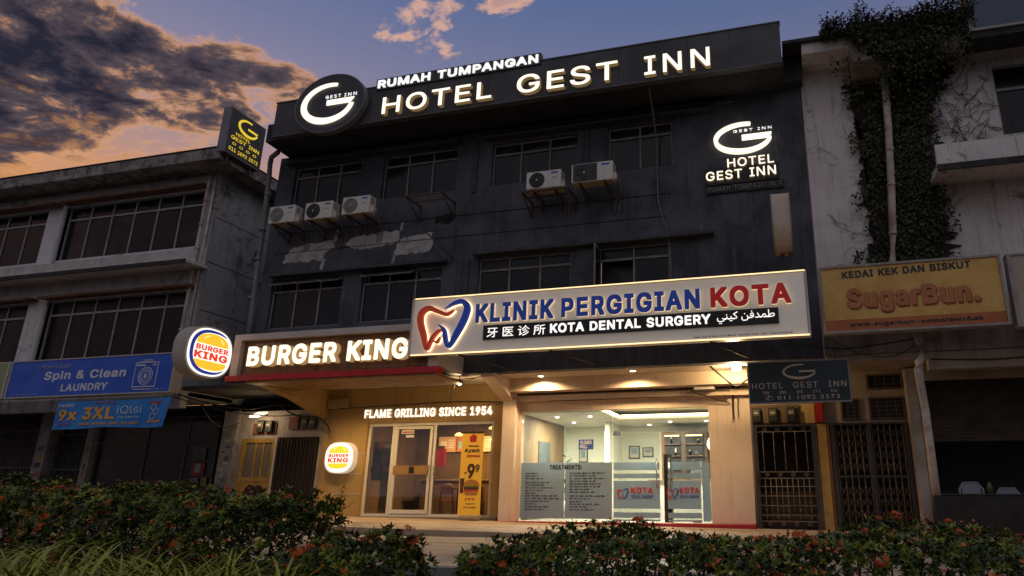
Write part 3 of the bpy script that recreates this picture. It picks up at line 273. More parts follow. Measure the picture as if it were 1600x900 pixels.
GLYPHS_HEAVY = {
'.': (250, ['86,-41 103,-41 128,-36 155,-21 172,4 178,34 173,74 158,99 133,117 103,124 83,123 63,119 38,104 19,79 13,49 13,34 17,9 33,-18 58,-35']),
'1': (515, ['67,-37 394,-37 414,-32 424,-21 428,-7 428,58 426,73 419,83 409,90 399,92 313,93 313,513 307,533 294,544 279,546 199,546 179,543 61,458 53,448 49,433 49,353 52,338 59,328 69,323 79,321 104,323 174,373 175,368 175,93 69,92 55,88 48,83 41,73 39,63 40,-12 43,-22 49,-30']),
'3': (515, ['209,-44 277,-38 332,-20 371,6 397,36 404,46 422,86 430,136 429,156 422,201 405,241 372,281 327,310 305,316 303,321 406,441 409,456 408,521 401,536 387,544 62,546 47,541 41,536 35,526 33,511 33,446 36,431 44,421 62,415 197,415 203,411 128,326 122,317 120,301 120,241 122,231 127,221 137,214 147,211 227,208 252,201 272,186 282,174 290,156 291,146 289,131 282,117 267,103 252,94 237,90 207,88 182,95 159,111 150,126 140,156 128,166 112,169 27,167 12,156 7,141 8,121 16,76 39,31 72,-1 112,-24 157,-38']),
'4': (515, ['273,-37 348,-37 368,-31 376,-22 379,-12 380,63 383,68 418,68 433,71 446,83 450,98 450,168 444,188 428,199 383,200 380,203 380,323 374,343 363,352 353,354 273,355 268,358 346,493 348,518 343,532 333,542 318,546 238,546 228,543 218,537 8,182 3,163 4,93 8,81 18,72 38,68 243,67 247,-17 258,-32', '178,201 177,203 243,316 245,203 238,200']),
'5': (515, ['212,-44 228,-44 283,-36 333,-17 370,11 398,49 420,101 428,156 424,211 413,251 397,281 375,311 347,336 310,356 278,365 238,371 218,370 183,365 180,366 180,371 184,411 188,415 368,415 383,417 393,423 400,431 402,441 403,516 398,532 393,538 383,544 368,546 88,546 73,541 67,536 61,526 30,261 31,241 34,231 43,221 53,217 133,209 148,212 168,226 196,236 213,239 233,237 253,228 272,211 282,196 288,176 290,161 288,146 281,126 268,110 248,95 233,89 218,88 193,94 178,105 162,126 153,155 143,163 123,167 43,165 30,156 24,141 23,121 31,76 51,36 83,1 123,-24 163,-38']),
'9': (515, ['121,-37 207,-37 222,-33 230,-27 346,143 381,198 407,251 420,293 426,348 420,403 402,453 367,500 332,527 287,545 237,552 217,553 167,546 122,528 78,493 52,458 34,413 27,353 31,298 52,243 77,209 112,183 157,164 191,158 95,18 93,-7 97,-22 107,-33', '217,282 197,290 177,309 171,318 166,333 163,353 171,383 182,400 198,413 212,420 227,422 237,421 252,415 272,398 281,383 287,368 289,348 287,333 281,318 267,299 257,291 240,283 227,281']),
'A': (542, ['7,-37 94,-37 104,-34 114,-27 120,-17 164,105 314,105 319,98 362,-22 374,-34 389,-37 469,-37 484,-33 496,-22 500,-7 498,18 310,528 299,541 279,546 194,546 179,542 167,528 -20,13 -21,-7 -17,-22 -8,-32', '214,236 210,238 239,323 268,238 264,236']),
'B': (518, ['51,-37 248,-37 313,-32 363,-16 395,3 408,13 432,43 448,83 454,123 455,143 450,183 433,228 415,253 398,268 420,298 430,328 435,373 430,423 411,468 386,498 352,523 303,540 243,546 53,546 38,542 28,533 24,523 23,508 23,-7 25,-17 30,-27 38,-33', '163,95 163,194 243,194 268,191 283,185 298,174 308,162 315,148 317,138 313,123 303,111 278,99 238,94', '163,322 163,415 233,415 263,411 283,400 295,383 298,368 292,353 280,338 268,331 253,325 233,322']),
'C': (572, ['258,-44 313,-41 358,-30 396,-14 428,8 458,36 479,66 498,106 510,156 506,181 498,191 488,195 393,196 378,186 364,151 356,136 343,122 331,111 308,99 293,94 268,91 238,95 208,108 182,131 159,166 146,206 141,251 145,301 158,342 178,374 211,401 238,414 268,418 293,415 313,408 333,396 348,382 365,356 375,326 383,317 393,312 483,312 498,317 508,331 509,361 498,401 483,436 458,472 428,501 393,524 358,539 318,549 268,553 193,544 183,541 127,516 74,471 38,416 13,346 3,256 13,161 38,91 74,36 128,-8 175,-29 193,-35']),
'E': (481, ['51,-37 378,-37 398,-32 408,-22 412,-7 412,63 408,78 398,89 378,94 168,94 163,95 162,98 163,191 363,192 378,197 388,208 392,223 392,293 390,303 383,314 373,321 358,323 163,323 162,413 373,415 393,419 400,423 406,433 409,468 408,523 403,534 393,542 373,546 58,546 38,542 28,533 24,523 23,508 23,-7 25,-17 30,-27 38,-33']),
'F': (472, ['51,-37 133,-37 148,-32 158,-22 162,-2 163,184 353,184 368,188 379,198 383,213 383,283 380,298 373,307 363,313 353,315 163,316 162,413 373,415 390,418 401,428 406,448 406,518 400,533 393,541 373,546 58,546 38,542 28,533 24,523 23,508 23,-7 25,-17 30,-27 38,-33']),
'G': (582, ['260,-44 278,-44 343,-35 398,-14 447,21 483,68 505,121 515,196 514,266 509,281 498,290 478,293 268,292 253,283 247,266 246,196 250,176 258,168 273,162 368,162 363,146 345,121 323,105 293,93 273,91 238,95 212,106 178,136 159,166 146,206 141,251 145,296 161,346 180,376 208,401 238,414 268,418 293,414 313,407 330,396 345,381 363,355 378,322 393,313 488,313 503,321 510,336 510,361 498,406 480,441 459,471 432,496 397,521 358,539 313,550 268,553 183,542 126,516 73,472 37,416 12,346 3,256 12,161 35,96 75,36 128,-9 188,-34']),
'I': (362, ['22,-37 274,-37 289,-34 302,-22 306,-7 306,58 304,73 299,83 289,91 280,93 224,94 220,98 220,408 221,413 224,415 284,417 294,421 301,428 306,448 306,518 301,533 289,543 269,546 24,546 9,542 -3,528 -6,513 -6,448 -1,428 9,419 19,416 81,413 81,98 79,95 74,94 14,92 4,87 -2,78 -6,63 -5,-12 -2,-22 4,-30']),
'K': (529, ['51,-37 133,-37 148,-32 158,-22 162,-2 163,148 193,181 338,-22 348,-32 368,-37 453,-37 468,-34 479,-27 484,-17 486,-7 485,13 481,23 295,283 297,288 479,483 484,498 485,518 482,528 473,540 453,546 363,546 348,544 338,540 163,351 162,513 156,533 148,541 138,545 88,546 48,545 38,542 28,533 24,523 23,508 23,-7 25,-17 30,-27 38,-33']),
'L': (455, ['51,-37 368,-37 378,-35 388,-29 394,-22 397,-12 397,68 393,80 383,90 363,94 163,95 162,513 159,528 153,537 143,544 133,546 43,544 28,533 23,518 23,-7 25,-17 30,-27 38,-33']),
'M': (690, ['51,-37 133,-36 146,-32 155,-22 159,-2 159,188 160,198 163,203 253,-22 263,-33 278,-37 348,-37 363,-33 372,-27 463,203 467,193 467,-2 471,-22 483,-34 498,-37 578,-36 588,-34 598,-27 603,-17 605,-2 605,508 602,528 595,538 587,543 573,546 473,546 457,543 444,533 318,208 313,200 183,534 173,542 158,546 53,546 43,544 33,538 26,528 23,513 23,-7 25,-17 30,-27 38,-33']),
'N': (585, ['51,-37 138,-36 153,-28 160,-17 162,-2 163,277 358,-28 368,-34 378,-37 463,-37 483,-34 493,-26 498,-17 500,-2 500,508 497,528 488,540 468,546 388,545 373,540 365,528 362,508 362,243 358,233 163,538 153,544 143,546 53,546 38,542 28,533 24,523 23,508 23,-7 25,-17 30,-27 38,-33']),
'R': (511, ['51,-37 133,-37 148,-32 158,-22 162,-2 162,158 168,161 218,161 223,158 320,-22 329,-32 348,-37 433,-37 448,-34 461,-22 465,-7 463,18 369,193 397,213 419,243 440,293 446,353 441,408 423,454 398,490 353,523 303,540 238,546 53,546 38,542 28,533 24,523 23,508 23,-7 25,-17 30,-27 38,-33', '163,292 163,415 228,415 258,412 278,405 288,398 298,386 306,363 306,338 301,323 288,308 273,300 253,294']),
'S': (509, ['215,-46 231,-46 296,-39 346,-21 386,4 417,39 437,79 445,134 441,184 428,219 406,249 386,267 331,298 191,341 171,352 155,369 153,379 156,384 171,405 189,414 221,421 251,417 276,406 292,389 306,352 321,343 411,342 426,347 435,359 438,384 428,434 408,474 379,504 331,533 286,547 231,553 171,548 146,541 116,531 74,504 45,474 25,434 15,379 16,359 26,305 59,259 106,227 166,204 226,187 278,169 299,154 306,144 306,134 299,119 281,103 266,94 246,89 221,87 186,93 166,103 154,114 145,129 139,154 133,164 126,170 111,174 21,172 11,167 5,159 1,139 2,124 13,74 33,34 66,0 111,-26 161,-40']),
'U': (579, ['250,-45 328,-38 388,-16 432,15 463,54 485,105 494,170 494,510 492,525 488,534 481,540 473,544 383,546 368,540 360,530 356,510 356,185 353,160 344,135 328,115 307,100 283,92 258,90 233,92 213,100 189,115 174,135 164,160 161,185 161,510 157,530 148,541 133,546 53,546 36,540 25,525 23,510 23,170 32,105 53,56 83,17 128,-16 188,-38']),
'X': (536, ['9,-37 96,-37 116,-31 236,140 351,-26 358,-32 376,-37 461,-37 476,-34 486,-27 491,-17 493,-7 492,13 488,23 324,263 480,488 482,498 483,518 480,528 471,540 461,544 446,546 366,546 351,542 342,533 241,387 236,384 136,533 126,542 106,546 21,546 6,542 -3,533 -8,513 -7,498 -4,487 150,263 150,258 -14,23 -19,8 -17,-17 -9,-30']),
'a': (451, ['151,-46 203,-42 248,-28 258,-34 268,-37 348,-36 363,-30 372,-16 374,254 369,304 354,344 333,372 305,394 283,406 253,415 198,421 153,419 118,411 83,398 53,377 28,349 5,304 5,279 8,269 13,262 23,256 81,239 53,224 32,209 8,179 -1,154 -7,114 -7,99 1,54 17,19 45,-11 78,-30 113,-41', '158,84 143,90 132,99 130,104 132,109 143,119 153,124 188,132 233,138 237,134 229,114 218,102 208,94 188,85 168,83', '138,252 134,254 148,274 168,288 183,292 203,293 218,288 230,279 236,269 229,264']),
'g': (487, ['198,-188 262,-183 315,-168 350,-148 379,-118 401,-73 409,-13 409,382 404,402 397,410 387,414 307,416 292,413 282,405 277,405 242,418 202,421 187,421 132,412 87,392 49,357 21,312 4,262 -3,192 5,117 22,67 47,30 86,-3 21,-43 16,-53 14,-63 17,-88 37,-121 57,-141 82,-160 122,-176 157,-184', '187,-58 162,-47 142,-27 197,-32 237,-28 267,-20 270,-23 257,-43 232,-56 207,-59', '202,97 187,99 172,106 155,122 143,142 137,162 133,192 136,217 143,242 154,262 172,282 187,289 207,292 222,288 237,281 256,262 266,242 272,222 275,192 273,167 266,142 255,122 237,106 222,99']),
'n': (472, ['44,-37 126,-36 138,-32 147,-22 151,-2 151,218 153,243 158,258 169,273 186,285 206,291 226,288 241,277 255,253 259,228 259,-2 263,-22 271,-31 281,-36 316,-37 371,-36 381,-32 390,-22 394,-2 394,238 389,298 371,347 348,378 316,402 276,416 226,421 171,414 146,403 131,413 111,416 41,415 31,412 21,403 16,383 16,-7 18,-17 23,-27 31,-33']),
'r': (321, ['44,-37 126,-36 138,-32 147,-22 151,-2 151,228 154,248 158,258 166,270 181,282 206,288 236,285 256,286 266,290 275,298 280,318 280,393 274,408 262,418 251,421 206,422 166,416 141,406 131,413 121,416 46,416 31,412 19,398 16,378 16,-7 18,-17 23,-27 31,-33']),
'u': (472, ['173,-42 191,-42 236,-36 266,-24 274,-32 286,-36 366,-37 381,-32 390,-22 394,-2 394,383 388,403 376,413 361,416 286,416 271,410 264,403 259,383 259,158 257,138 249,118 237,103 223,93 201,88 181,92 166,103 155,123 151,153 151,383 146,402 136,412 126,415 51,416 31,412 19,398 16,378 16,133 21,83 34,43 60,3 91,-21 131,-37']),
'x': (441, ['12,-37 94,-37 114,-32 124,-22 189,77 254,-23 264,-33 284,-37 364,-37 379,-33 388,-27 393,-17 395,-7 394,13 390,23 274,193 386,358 388,368 389,388 386,398 379,408 369,414 354,416 274,416 259,412 250,403 189,312 131,403 119,413 104,416 24,416 9,413 -1,406 -8,388 -7,368 -5,358 106,193 -14,18 -16,-7 -12,-22 -3,-32']),
}
# ------------------------------------------------------------------ materials
MATS = {}
def mat(name, col, rough=.7, col2=None, scale=3., amount=.5, bump=0., bscale=40., metal=0., streak=None, spec=.4, patches=None, dust=None):
    """principled paint / stone / metal with a noise mottling, optional rain streaks and blotches"""
    if name in MATS: return MATS[name]
    m = bpy.data.materials.new(name); m.use_nodes = True; MATS[name] = m
    nt = m.node_tree; b = nt.nodes['Principled BSDF']
    tc = nt.nodes.new('ShaderNodeTexCoord'); co = S(nt, tc.outputs['Object'])
    c2 = col2 or tuple(c * .72 for c in col)
    n = noise(nt, co, scale, 8, .62, .4)
    cc = mixc(nt, n.ss(.38, .68) * amount, col, c2)
    if streak:
        mp = nt.nodes.new('ShaderNodeMapping'); nt.links.new(co.s, mp.inputs[0]); mp.inputs['Scale'].default_value = (5., 5., .35)
        sn = noise(nt, S(nt, mp.outputs[0]), 1.6, 9, .7, .2)
        cc = mixc(nt, sn.ss(.5, .78) * streak[1], cc, streak[0])
    if dust:                                               # pale run marks and scuffs
        mp = nt.nodes.new('ShaderNodeMapping'); nt.links.new(co.s, mp.inputs[0]); mp.inputs['Scale'].default_value = (3.2, 3.2, .22); mp.inputs['Location'].default_value = (7, 3, 1)
        sn = noise(nt, S(nt, mp.outputs[0]), 2.4, 10, .75, .5)
        cc = mixc(nt, sn.ss(.54, .74) * dust[1], cc, dust[0])
    if patches:
        pn = noise(nt, co, patches[2], 10, .7, 1.2)
        cc = mixc(nt, pn.ss(patches[3], patches[3] + .07) * patches[1], cc, patches[0])
    nt.links.new(cc.s, b.inputs['Base Color'])
    b.inputs['Roughness'].default_value = rough; b.inputs['Metallic'].default_value = metal
    b.inputs['Specular IOR Level'].default_value = spec
    rn = n.ss(.3, .7, max(rough - .12, .03), min(rough + .12, 1.)); nt.links.new(rn.s, b.inputs['Roughness'])
    if bump:
        bn = nt.nodes.new('ShaderNodeBump'); bn.inputs['Strength'].default_value = bump; bn.inputs['Distance'].default_value = .02
        hn = noise(nt, co, bscale, 6, .65)
        nt.links.new(hn.s, bn.inputs['Height']); nt.links.new(bn.outputs[0], b.inputs['Normal'])
    return m

def emat(name, col, strength, base=None):
    if name in MATS: return MATS[name]
    m = bpy.data.materials.new(name); m.use_nodes = True; MATS[name] = m
    b = m.node_tree.nodes['Principled BSDF']
    b.inputs['Base Color'].default_value = tuple(base or col) + (1,)
    b.inputs['Emission Color'].default_value = tuple(col) + (1,); b.inputs['Emission Strength'].default_value = strength
    b.inputs['Roughness'].default_value = .5
    return m

def glass(name, tint=(.92, .96, .95), gloss=.06, rough=.02):
    """clear sheet glass that lets lamp light through"""
    m = bpy.data.materials.new(name); m.use_nodes = True; MATS[name] = m
    nt = m.node_tree; nt.nodes.remove(nt.nodes['Principled BSDF'])
    out = nt.nodes['Material Output']
    tr = nt.nodes.new('ShaderNodeBsdfTransparent'); tr.inputs[0].default_value = tint + (1,)
    gl = nt.nodes.new('ShaderNodeBsdfGlossy'); gl.inputs['Roughness'].default_value = rough
    fr = nt.nodes.new('ShaderNodeFresnel'); fr.inputs[0].default_value = 1.5
    f = S(nt, fr.outputs[0]) + gloss
    mx = nt.nodes.new('ShaderNodeMixShader'); nt.links.new(f.s, mx.inputs[0])
    nt.links.new(tr.outputs[0], mx.inputs[1]); nt.links.new(gl.outputs[0], mx.inputs[2])
    nt.links.new(mx.outputs[0], out.inputs[0])
    return m

def frost(name, col, alpha):
    """matt film on glass: scatters light both ways, a little see-through"""
    m = bpy.data.materials.new(name); m.use_nodes = True; MATS[name] = m
    nt = m.node_tree; nt.nodes.remove(nt.nodes['Principled BSDF'])
    out = nt.nodes['Material Output']
    df = nt.nodes.new('ShaderNodeBsdfDiffuse'); df.inputs[0].default_value = col + (1,)
    tl = nt.nodes.new('ShaderNodeBsdfTranslucent'); tl.inputs[0].default_value = col + (1,)
    tr = nt.nodes.new('ShaderNodeBsdfTransparent')
    a = nt.nodes.new('ShaderNodeMixShader'); a.inputs[0].default_value = .45
    nt.links.new(df.outputs[0], a.inputs[1]); nt.links.new(tl.outputs[0], a.inputs[2])
    b = nt.nodes.new('ShaderNodeMixShader'); b.inputs[0].default_value = alpha
    nt.links.new(tr.outputs[0], b.inputs[1]); nt.links.new(a.outputs[0], b.inputs[2])
    nt.links.new(b.outputs[0], out.inputs[0])
    return m

def leafmat(name, a, b, tip=None, emis=0):
    m = bpy.data.materials.new(name); m.use_nodes = True; MATS[name] = m
    nt = m.node_tree; p = nt.nodes['Principled BSDF']
    g = nt.nodes.new('ShaderNodeNewGeometry')
    ri = S(nt, g.outputs['Random Per Island'])
    cc = mixc(nt, ri, a, b)
    if tip: cc = mixc(nt, ri.ss(.82, .9), cc, tip)
    nt.links.new(cc.s, p.inputs['Base Color']); p.inputs['Roughness'].default_value = .45
    p.inputs['Specular IOR Level'].default_value = .35
    return m

WALL_DARK = mat('charcoal paint', (.070, .072, .088), .70, (.034, .035, .045), .9, .95, .8, 7., streak=((.012, .012, .016), .95), patches=((.11, .10, .098), .6, 1.3, .615), dust=((.17, .165, .17), .6))
FASCIA = mat('fascia panel', (.058, .056, .060), .55, (.044, .043, .046), .9, .6, .1, 5.)
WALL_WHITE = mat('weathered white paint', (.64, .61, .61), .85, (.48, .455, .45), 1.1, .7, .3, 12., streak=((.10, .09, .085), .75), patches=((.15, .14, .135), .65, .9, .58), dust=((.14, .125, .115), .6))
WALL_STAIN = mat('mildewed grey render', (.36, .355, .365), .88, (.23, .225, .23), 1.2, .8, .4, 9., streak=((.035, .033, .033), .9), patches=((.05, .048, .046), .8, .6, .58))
CORNICE = mat('mossy concrete edge', (.30, .27, .245), .9, (.12, .105, .095), 2.2, .9, .8, 9., patches=((.06, .05, .045), .8, 2.6, .52))
WALL_RIGHT = mat('stained off-white wall', (.68, .63, .62), .85, (.54, .49, .47), 1.0, .7, .35, 10., streak=((.07, .06, .055), .6), patches=((.12, .10, .09), .7, 1.2, .57), dust=((.13, .105, .09), .75))
CONC_DARK = mat('blackened edge', (.035, .033, .032), .9, (.02, .019, .018), 3, .6, .4, 20)
RUST = mat('rusty hood', (.16, .085, .05), .9, (.07, .04, .028), 3.0, .8, .5, 20)
FRAME_OLD = mat('weathered window frame', (.22, .20, .19), .6, (.11, .095, .09), 4, .8)
FRAME_GREY = mat('grey aluminium frame', (.30, .30, .31), .5, (.18, .18, .19), 3, .6, metal=.3)
PANE = mat('dark window pane', (.014, .014, .019), .16, (.009, .009, .012), .8, .6, spec=.22)
PANE_CURT = mat('dark window pane with drawn curtain', (.011, .012, .017), .25, (.006, .006, .007), 2., .8, spec=.2)
TAN = mat('tan painted wall', (.40, .26, .10), .75, (.33, .21, .075), 1.2, .6, .15, 18., streak=((.16, .10, .045), .55))
CREAM = mat('cream painted wall', (.68, .55, .42), .75, (.60, .47, .35), 1.0, .6, .15, 16., streak=((.34, .25, .17), .55))
SOFFIT = mat('cream soffit', (.60, .53, .42), .8, (.50, .42, .32), 1.3, .7, .1)
DARK_METAL = mat('dark iron', (.035, .030, .027), .5, (.06, .035, .022), 9, .7, metal=.4)
RUSTY_IRON = mat('rusty iron bracket', (.06, .042, .033), .75, (.13, .06, .03), 7, .8)
PLASTIC_GREY = mat('grey pvc pipe', (.17, .17, .18), .55, (.10, .10, .105), 2, .7)
PIPE_WHITE = mat('stained white pipe', (.50, .44, .40), .65, (.30, .20, .15), 2.6, .9, patches=((.17, .09, .06), .7, 3., .62))
AC_WHITE = mat('ivory enamel', (.66, .63, .57), .4, (.56, .52, .45), 2.5, .6, streak=((.33, .27, .20), .4))
AC_UNDER = mat('rust stained sheet metal', (.42, .33, .20), .6, (.26, .17, .09), 3, .8)
BLACK = mat('black', (.012, .012, .013), .5)
DARKGRILL = mat('dark fan grille', (.03, .03, .03), .5)
GREYGRILL = mat('grey fan grille', (.30, .29, .27), .5)
BLUE_BADGE = mat('blue badge', (.03, .13, .42), .4)
CABLE = mat('cable', (.018, .017, .017), .6)
CABLE_GREY = mat('grey cable', (.17, .15, .14), .6)
STEEL = mat('brushed steel', (.55, .55, .56), .3, metal=.9)
ALU = mat('white aluminium', (.62, .58, .52), .4, (.52, .48, .42), 3, .5)
RED = mat('red gloss', (.50, .018, .022), .5, (.30, .015, .02), 2, .7)
WHITEP = mat('white sign panel', (.60, .58, .56), .6, (.55, .53, .50), 1.5, .5)
GOLD_TRIM = mat('pale trim', (.52, .48, .42), .45)

L_WHITE = emat('lit white letter', (1.0, .90, .72), 1.2)
L_SIDE = emat('lit letter side', (1.0, .62, .22), .16, (.16, .11, .06))
L_HALO = emat('warm halo strip', (1.0, .66, .25), .9)
L_CREAM = emat('lit cream letter', (1.0, .90, .66), 1.25)
L_CSIDE = emat('lit cream side', (1.0, .60, .24), .32, (.30, .20, .10))
L_WHITE2 = emat('dim white letter', (.9, .9, .88), .95)
L_YELLOW = emat('yellow lit letter', (1.0, .70, .03), .62)

# ------------------------------------------------------------------ mesh helpers
class MB:
    def __init__(self): self.v, self.f, self.m, self.mats, self.cur = [], [], [], [], 0; self.smooth = []
    def mat(self, m):
        if m not in self.mats: self.mats.append(m)
        self.cur = self.mats.index(m); return self
    def add(self, vs, fs, smooth=False, mi=None):
        o = len(self.v); self.v += [tuple(q) for q in vs]
        for f in fs:
            self.f.append(tuple(i + o for i in f)); self.m.append(self.cur if mi is None else mi); self.smooth.append(smooth)
    def box(self, x0, x1, y0, y1, z0, z1):
        if x0 > x1: x0, x1 = x1, x0
        if y0 > y1: y0, y1 = y1, y0
        if z0 > z1: z0, z1 = z1, z0
        self.add([(x0, y0, z0), (x1, y0, z0), (x1, y1, z0), (x0, y1, z0), (x0, y0, z1), (x1, y0, z1), (x1, y1, z1), (x0, y1, z1)],
                 [(0, 3, 2, 1), (4, 5, 6, 7), (0, 1, 5, 4), (1, 2, 6, 5), (2, 3, 7, 6), (3, 0, 4, 7)])
        return self
    def prism(self, pts, y0, y1):
        """polygon in x,z (counter-clockwise from the front) pushed from y0 (front) back to y1"""
        n = len(pts)
        a = sum(pts[i][0] * pts[(i + 1) % n][1] - pts[(i + 1) % n][0] * pts[i][1] for i in range(n))
        if a < 0: pts = pts[::-1]
        vs = [(x, y0, z) for x, z in pts] + [(x, y1, z) for x, z in pts]
        self.add(vs, [tuple(range(n)), tuple(range(2 * n - 1, n - 1, -1))] + [(i, i + n, (i + 1) % n + n, (i + 1) % n) for i in range(n)])
        return self
    def strip(self, a, b, y0, y1):
        """ribbon between two x,z outlines of equal length, with thickness"""
        n = len(a)
        vs = [(x, y0, z) for x, z in a] + [(x, y0, z) for x, z in b] + [(x, y1, z) for x, z in a] + [(x, y1, z) for x, z in b]
        fs = []
        for i in range(n - 1):
            fs += [(i, n + i, n + i + 1, i + 1), (2 * n + i, 2 * n + i + 1, 3 * n + i + 1, 3 * n + i), (i, i + 1, 2 * n + i + 1, 2 * n + i), (n + i, 3 * n + i, 3 * n + i + 1, n + i + 1)]
        fs += [(0, 2 * n, 3 * n, n), (n - 1, 2 * n - 1, 4 * n - 1, 3 * n - 1)]
        self.add(vs, fs); return self
    def xprism(self, pts, x0, x1):
        """polygon in y,z pushed along x"""
        n = len(pts); vs = [(x0, y, z) for y, z in pts] + [(x1, y, z) for y, z in pts]
        self.add(vs, [tuple(range(n)), tuple(range(2 * n - 1, n - 1, -1))] + [(i, i + n, (i + 1) % n + n, (i + 1) % n) for i in range(n)])
        return self
    def tube(self, pts, r, seg=6, closed=False, smooth=True):
        pts = [Vector(p) for p in pts]; n = len(pts); rings = []
        up = Vector((0.013, .021, 1))
        for i, p in enumerate(pts):
            t = (pts[min(i + 1, n - 1)] - pts[max(i - 1, 0)])
            if t.length < 1e-9: t = Vector((0, 0, 1))
            t.normalize(); a = t.cross(up)
            if a.length < 1e-3: a = t.cross(Vector((1, 0, 0)))
            a.normalize(); b = t.cross(a)
            rr = r[i] if isinstance(r, (list, tuple)) else r
            rings.append([p + a * math.cos(k * 2 * math.pi / seg) * rr + b * math.sin(k * 2 * math.pi / seg) * rr for k in range(seg)])
        vs = [q for ring in rings for q in ring]; fs = []
        for i in range(n - 1):
            for k in range(seg):
                fs.append((i * seg + k, i * seg + (k + 1) % seg, (i + 1) * seg + (k + 1) % seg, (i + 1) * seg + k))
        fs.append(tuple(range(seg - 1, -1, -1))); fs.append(tuple((n - 1) * seg + k for k in range(seg)))
        self.add(vs, fs, smooth); return self
    def cyl(self, c, r, h, axis='z', seg=20):
        c = Vector(c); d = {'x': Vector((h, 0, 0)), 'y': Vector((0, h, 0)), 'z': Vector((0, 0, h))}[axis]
        return self.tube([c, c + d], r, seg)
    def sphere(self, c, r, sx=1, sy=1, sz=1, seg=10, rings=6):
        vs = []; fs = []
        for i in range(rings + 1):
            t = math.pi * i / rings
            for k in range(seg):
                a = 2 * math.pi * k / seg
                vs.append((c[0] + r * sx * math.sin(t) * math.cos(a), c[1] + r * sy * math.sin(t) * math.sin(a), c[2] + r * sz * math.cos(t)))
        for i in range(rings):
            for k in range(seg): fs.append((i * seg + k, (i + 1) * seg + k, (i + 1) * seg + (k + 1) % seg, i * seg + (k + 1) % seg))
        self.add(vs, fs, True); return self
    def wall(self, x0, x1, z0, z1, y, t, holes=()):
        """wall sheet facing -y of thickness t with rectangular openings (x0,x1,z0,z1)"""
        xs = sorted({x0, x1, *[q for h in holes for q in h[:2] if x0 < q < x1]})
        zs = sorted({z0, z1, *[q for h in holes for q in h[2:] if z0 < q < z1]})
        solid = lambda i, j: 0 <= i < len(xs) - 1 and 0 <= j < len(zs) - 1 and not any(h[0] - 1e-6 <= xs[i] and xs[i + 1] <= h[1] + 1e-6 and h[2] - 1e-6 <= zs[j] and zs[j + 1] <= h[3] + 1e-6 for h in holes)
        for i in range(len(xs) - 1):
            for j in range(len(zs) - 1):
                if not solid(i, j): continue
                a, b, c, d = xs[i], xs[i + 1], zs[j], zs[j + 1]
                self.add([(a, y, c), (b, y, c), (b, y, d), (a, y, d)], [(0, 1, 2, 3)])
                self.add([(a, y + t, c), (b, y + t, c), (b, y + t, d), (a, y + t, d)], [(3, 2, 1, 0)])
                if not solid(i - 1, j): self.add([(a, y, c), (a, y + t, c), (a, y + t, d), (a, y, d)], [(3, 2, 1, 0)])
                if not solid(i + 1, j): self.add([(b, y, c), (b, y + t, c), (b, y + t, d), (b, y, d)], [(0, 1, 2, 3)])
                if not solid(i, j - 1): self.add([(a, y, c), (b, y, c), (b, y + t, c), (a, y + t, c)], [(3, 2, 1, 0)])
                if not solid(i, j + 1): self.add([(a, y, d), (b, y, d), (b, y + t, d), (a, y + t, d)], [(0, 1, 2, 3)])
        return self
    def build(self, name, m=None, parent=None, local=False, bevel=0.):
        mats = self.mats or [m or BLACK]
        me = bpy.data.meshes.new(name)
        vs = self.v
        if parent is not None and not local:
            inv = root_of(parent).matrix_basis.inverted(); vs = [tuple(inv @ Vector(q)) for q in vs]
        me.from_pydata(vs, [], self.f)
        for q in mats: me.materials.append(q)
        if len(mats) > 1: me.polygons.foreach_set('material_index', self.m)
        me.polygons.foreach_set('use_smooth', self.smooth)
        me.validate(); me.update()
        o = bpy.data.objects.new(name, me); C.objects.link(o)
        if parent is not None: o.parent = parent
        if bevel:
            md = o.modifiers.new('bevel', 'BEVEL'); md.width = bevel; md.segments = 2; md.limit_method = 'ANGLE'
        return o

def root_of(o):
    while o.parent is not None: o = o.parent
    return o

def thing(name, label, cat, loc=(0, 0, 0), rotz=0., group=None):
    o = bpy.data.objects.new(name, None); C.objects.link(o); o.empty_display_size = .2
    o.matrix_basis = Matrix.Translation(loc) @ Matrix.Rotation(rotz, 4, 'Z')
    o['label'] = label; o['category'] = cat
    if group: o['group'] = group
    return o
def solo(mb, name, label, cat, m=None, group=None, kind=None, bevel=0.):
    """a thing that is one mesh, with its origin at its base"""
    xs, ys, zs = zip(*mb.v); c = ((min(xs) + max(xs)) / 2, (min(ys) + max(ys)) / 2, min(zs))
    mb.v = [(a - c[0], b - c[1], d - c[2]) for a, b, d in mb.v]
    o = mb.build(name, m, bevel=bevel); o.location = c
    if label: o['label'] = label
    if cat: o['category'] = cat
    if group: o['group'] = group
    if kind: o['kind'] = kind
    return o
def structure(mb, name, m=None):
    o = mb.build(name, m); o['kind'] = 'structure'; return o
def copy_tree(o, loc=None, label=None, parent=None):
    c = o.copy(); C.objects.link(c)
    if parent is not None: c.parent = parent
    if loc is not None: c.matrix_basis = Matrix.Translation(loc) @ o.matrix_basis.to_3x3().to_4x4()
    if label: c['label'] = label
    for ch in list(o.children): copy_tree(ch, parent=c)
    return c

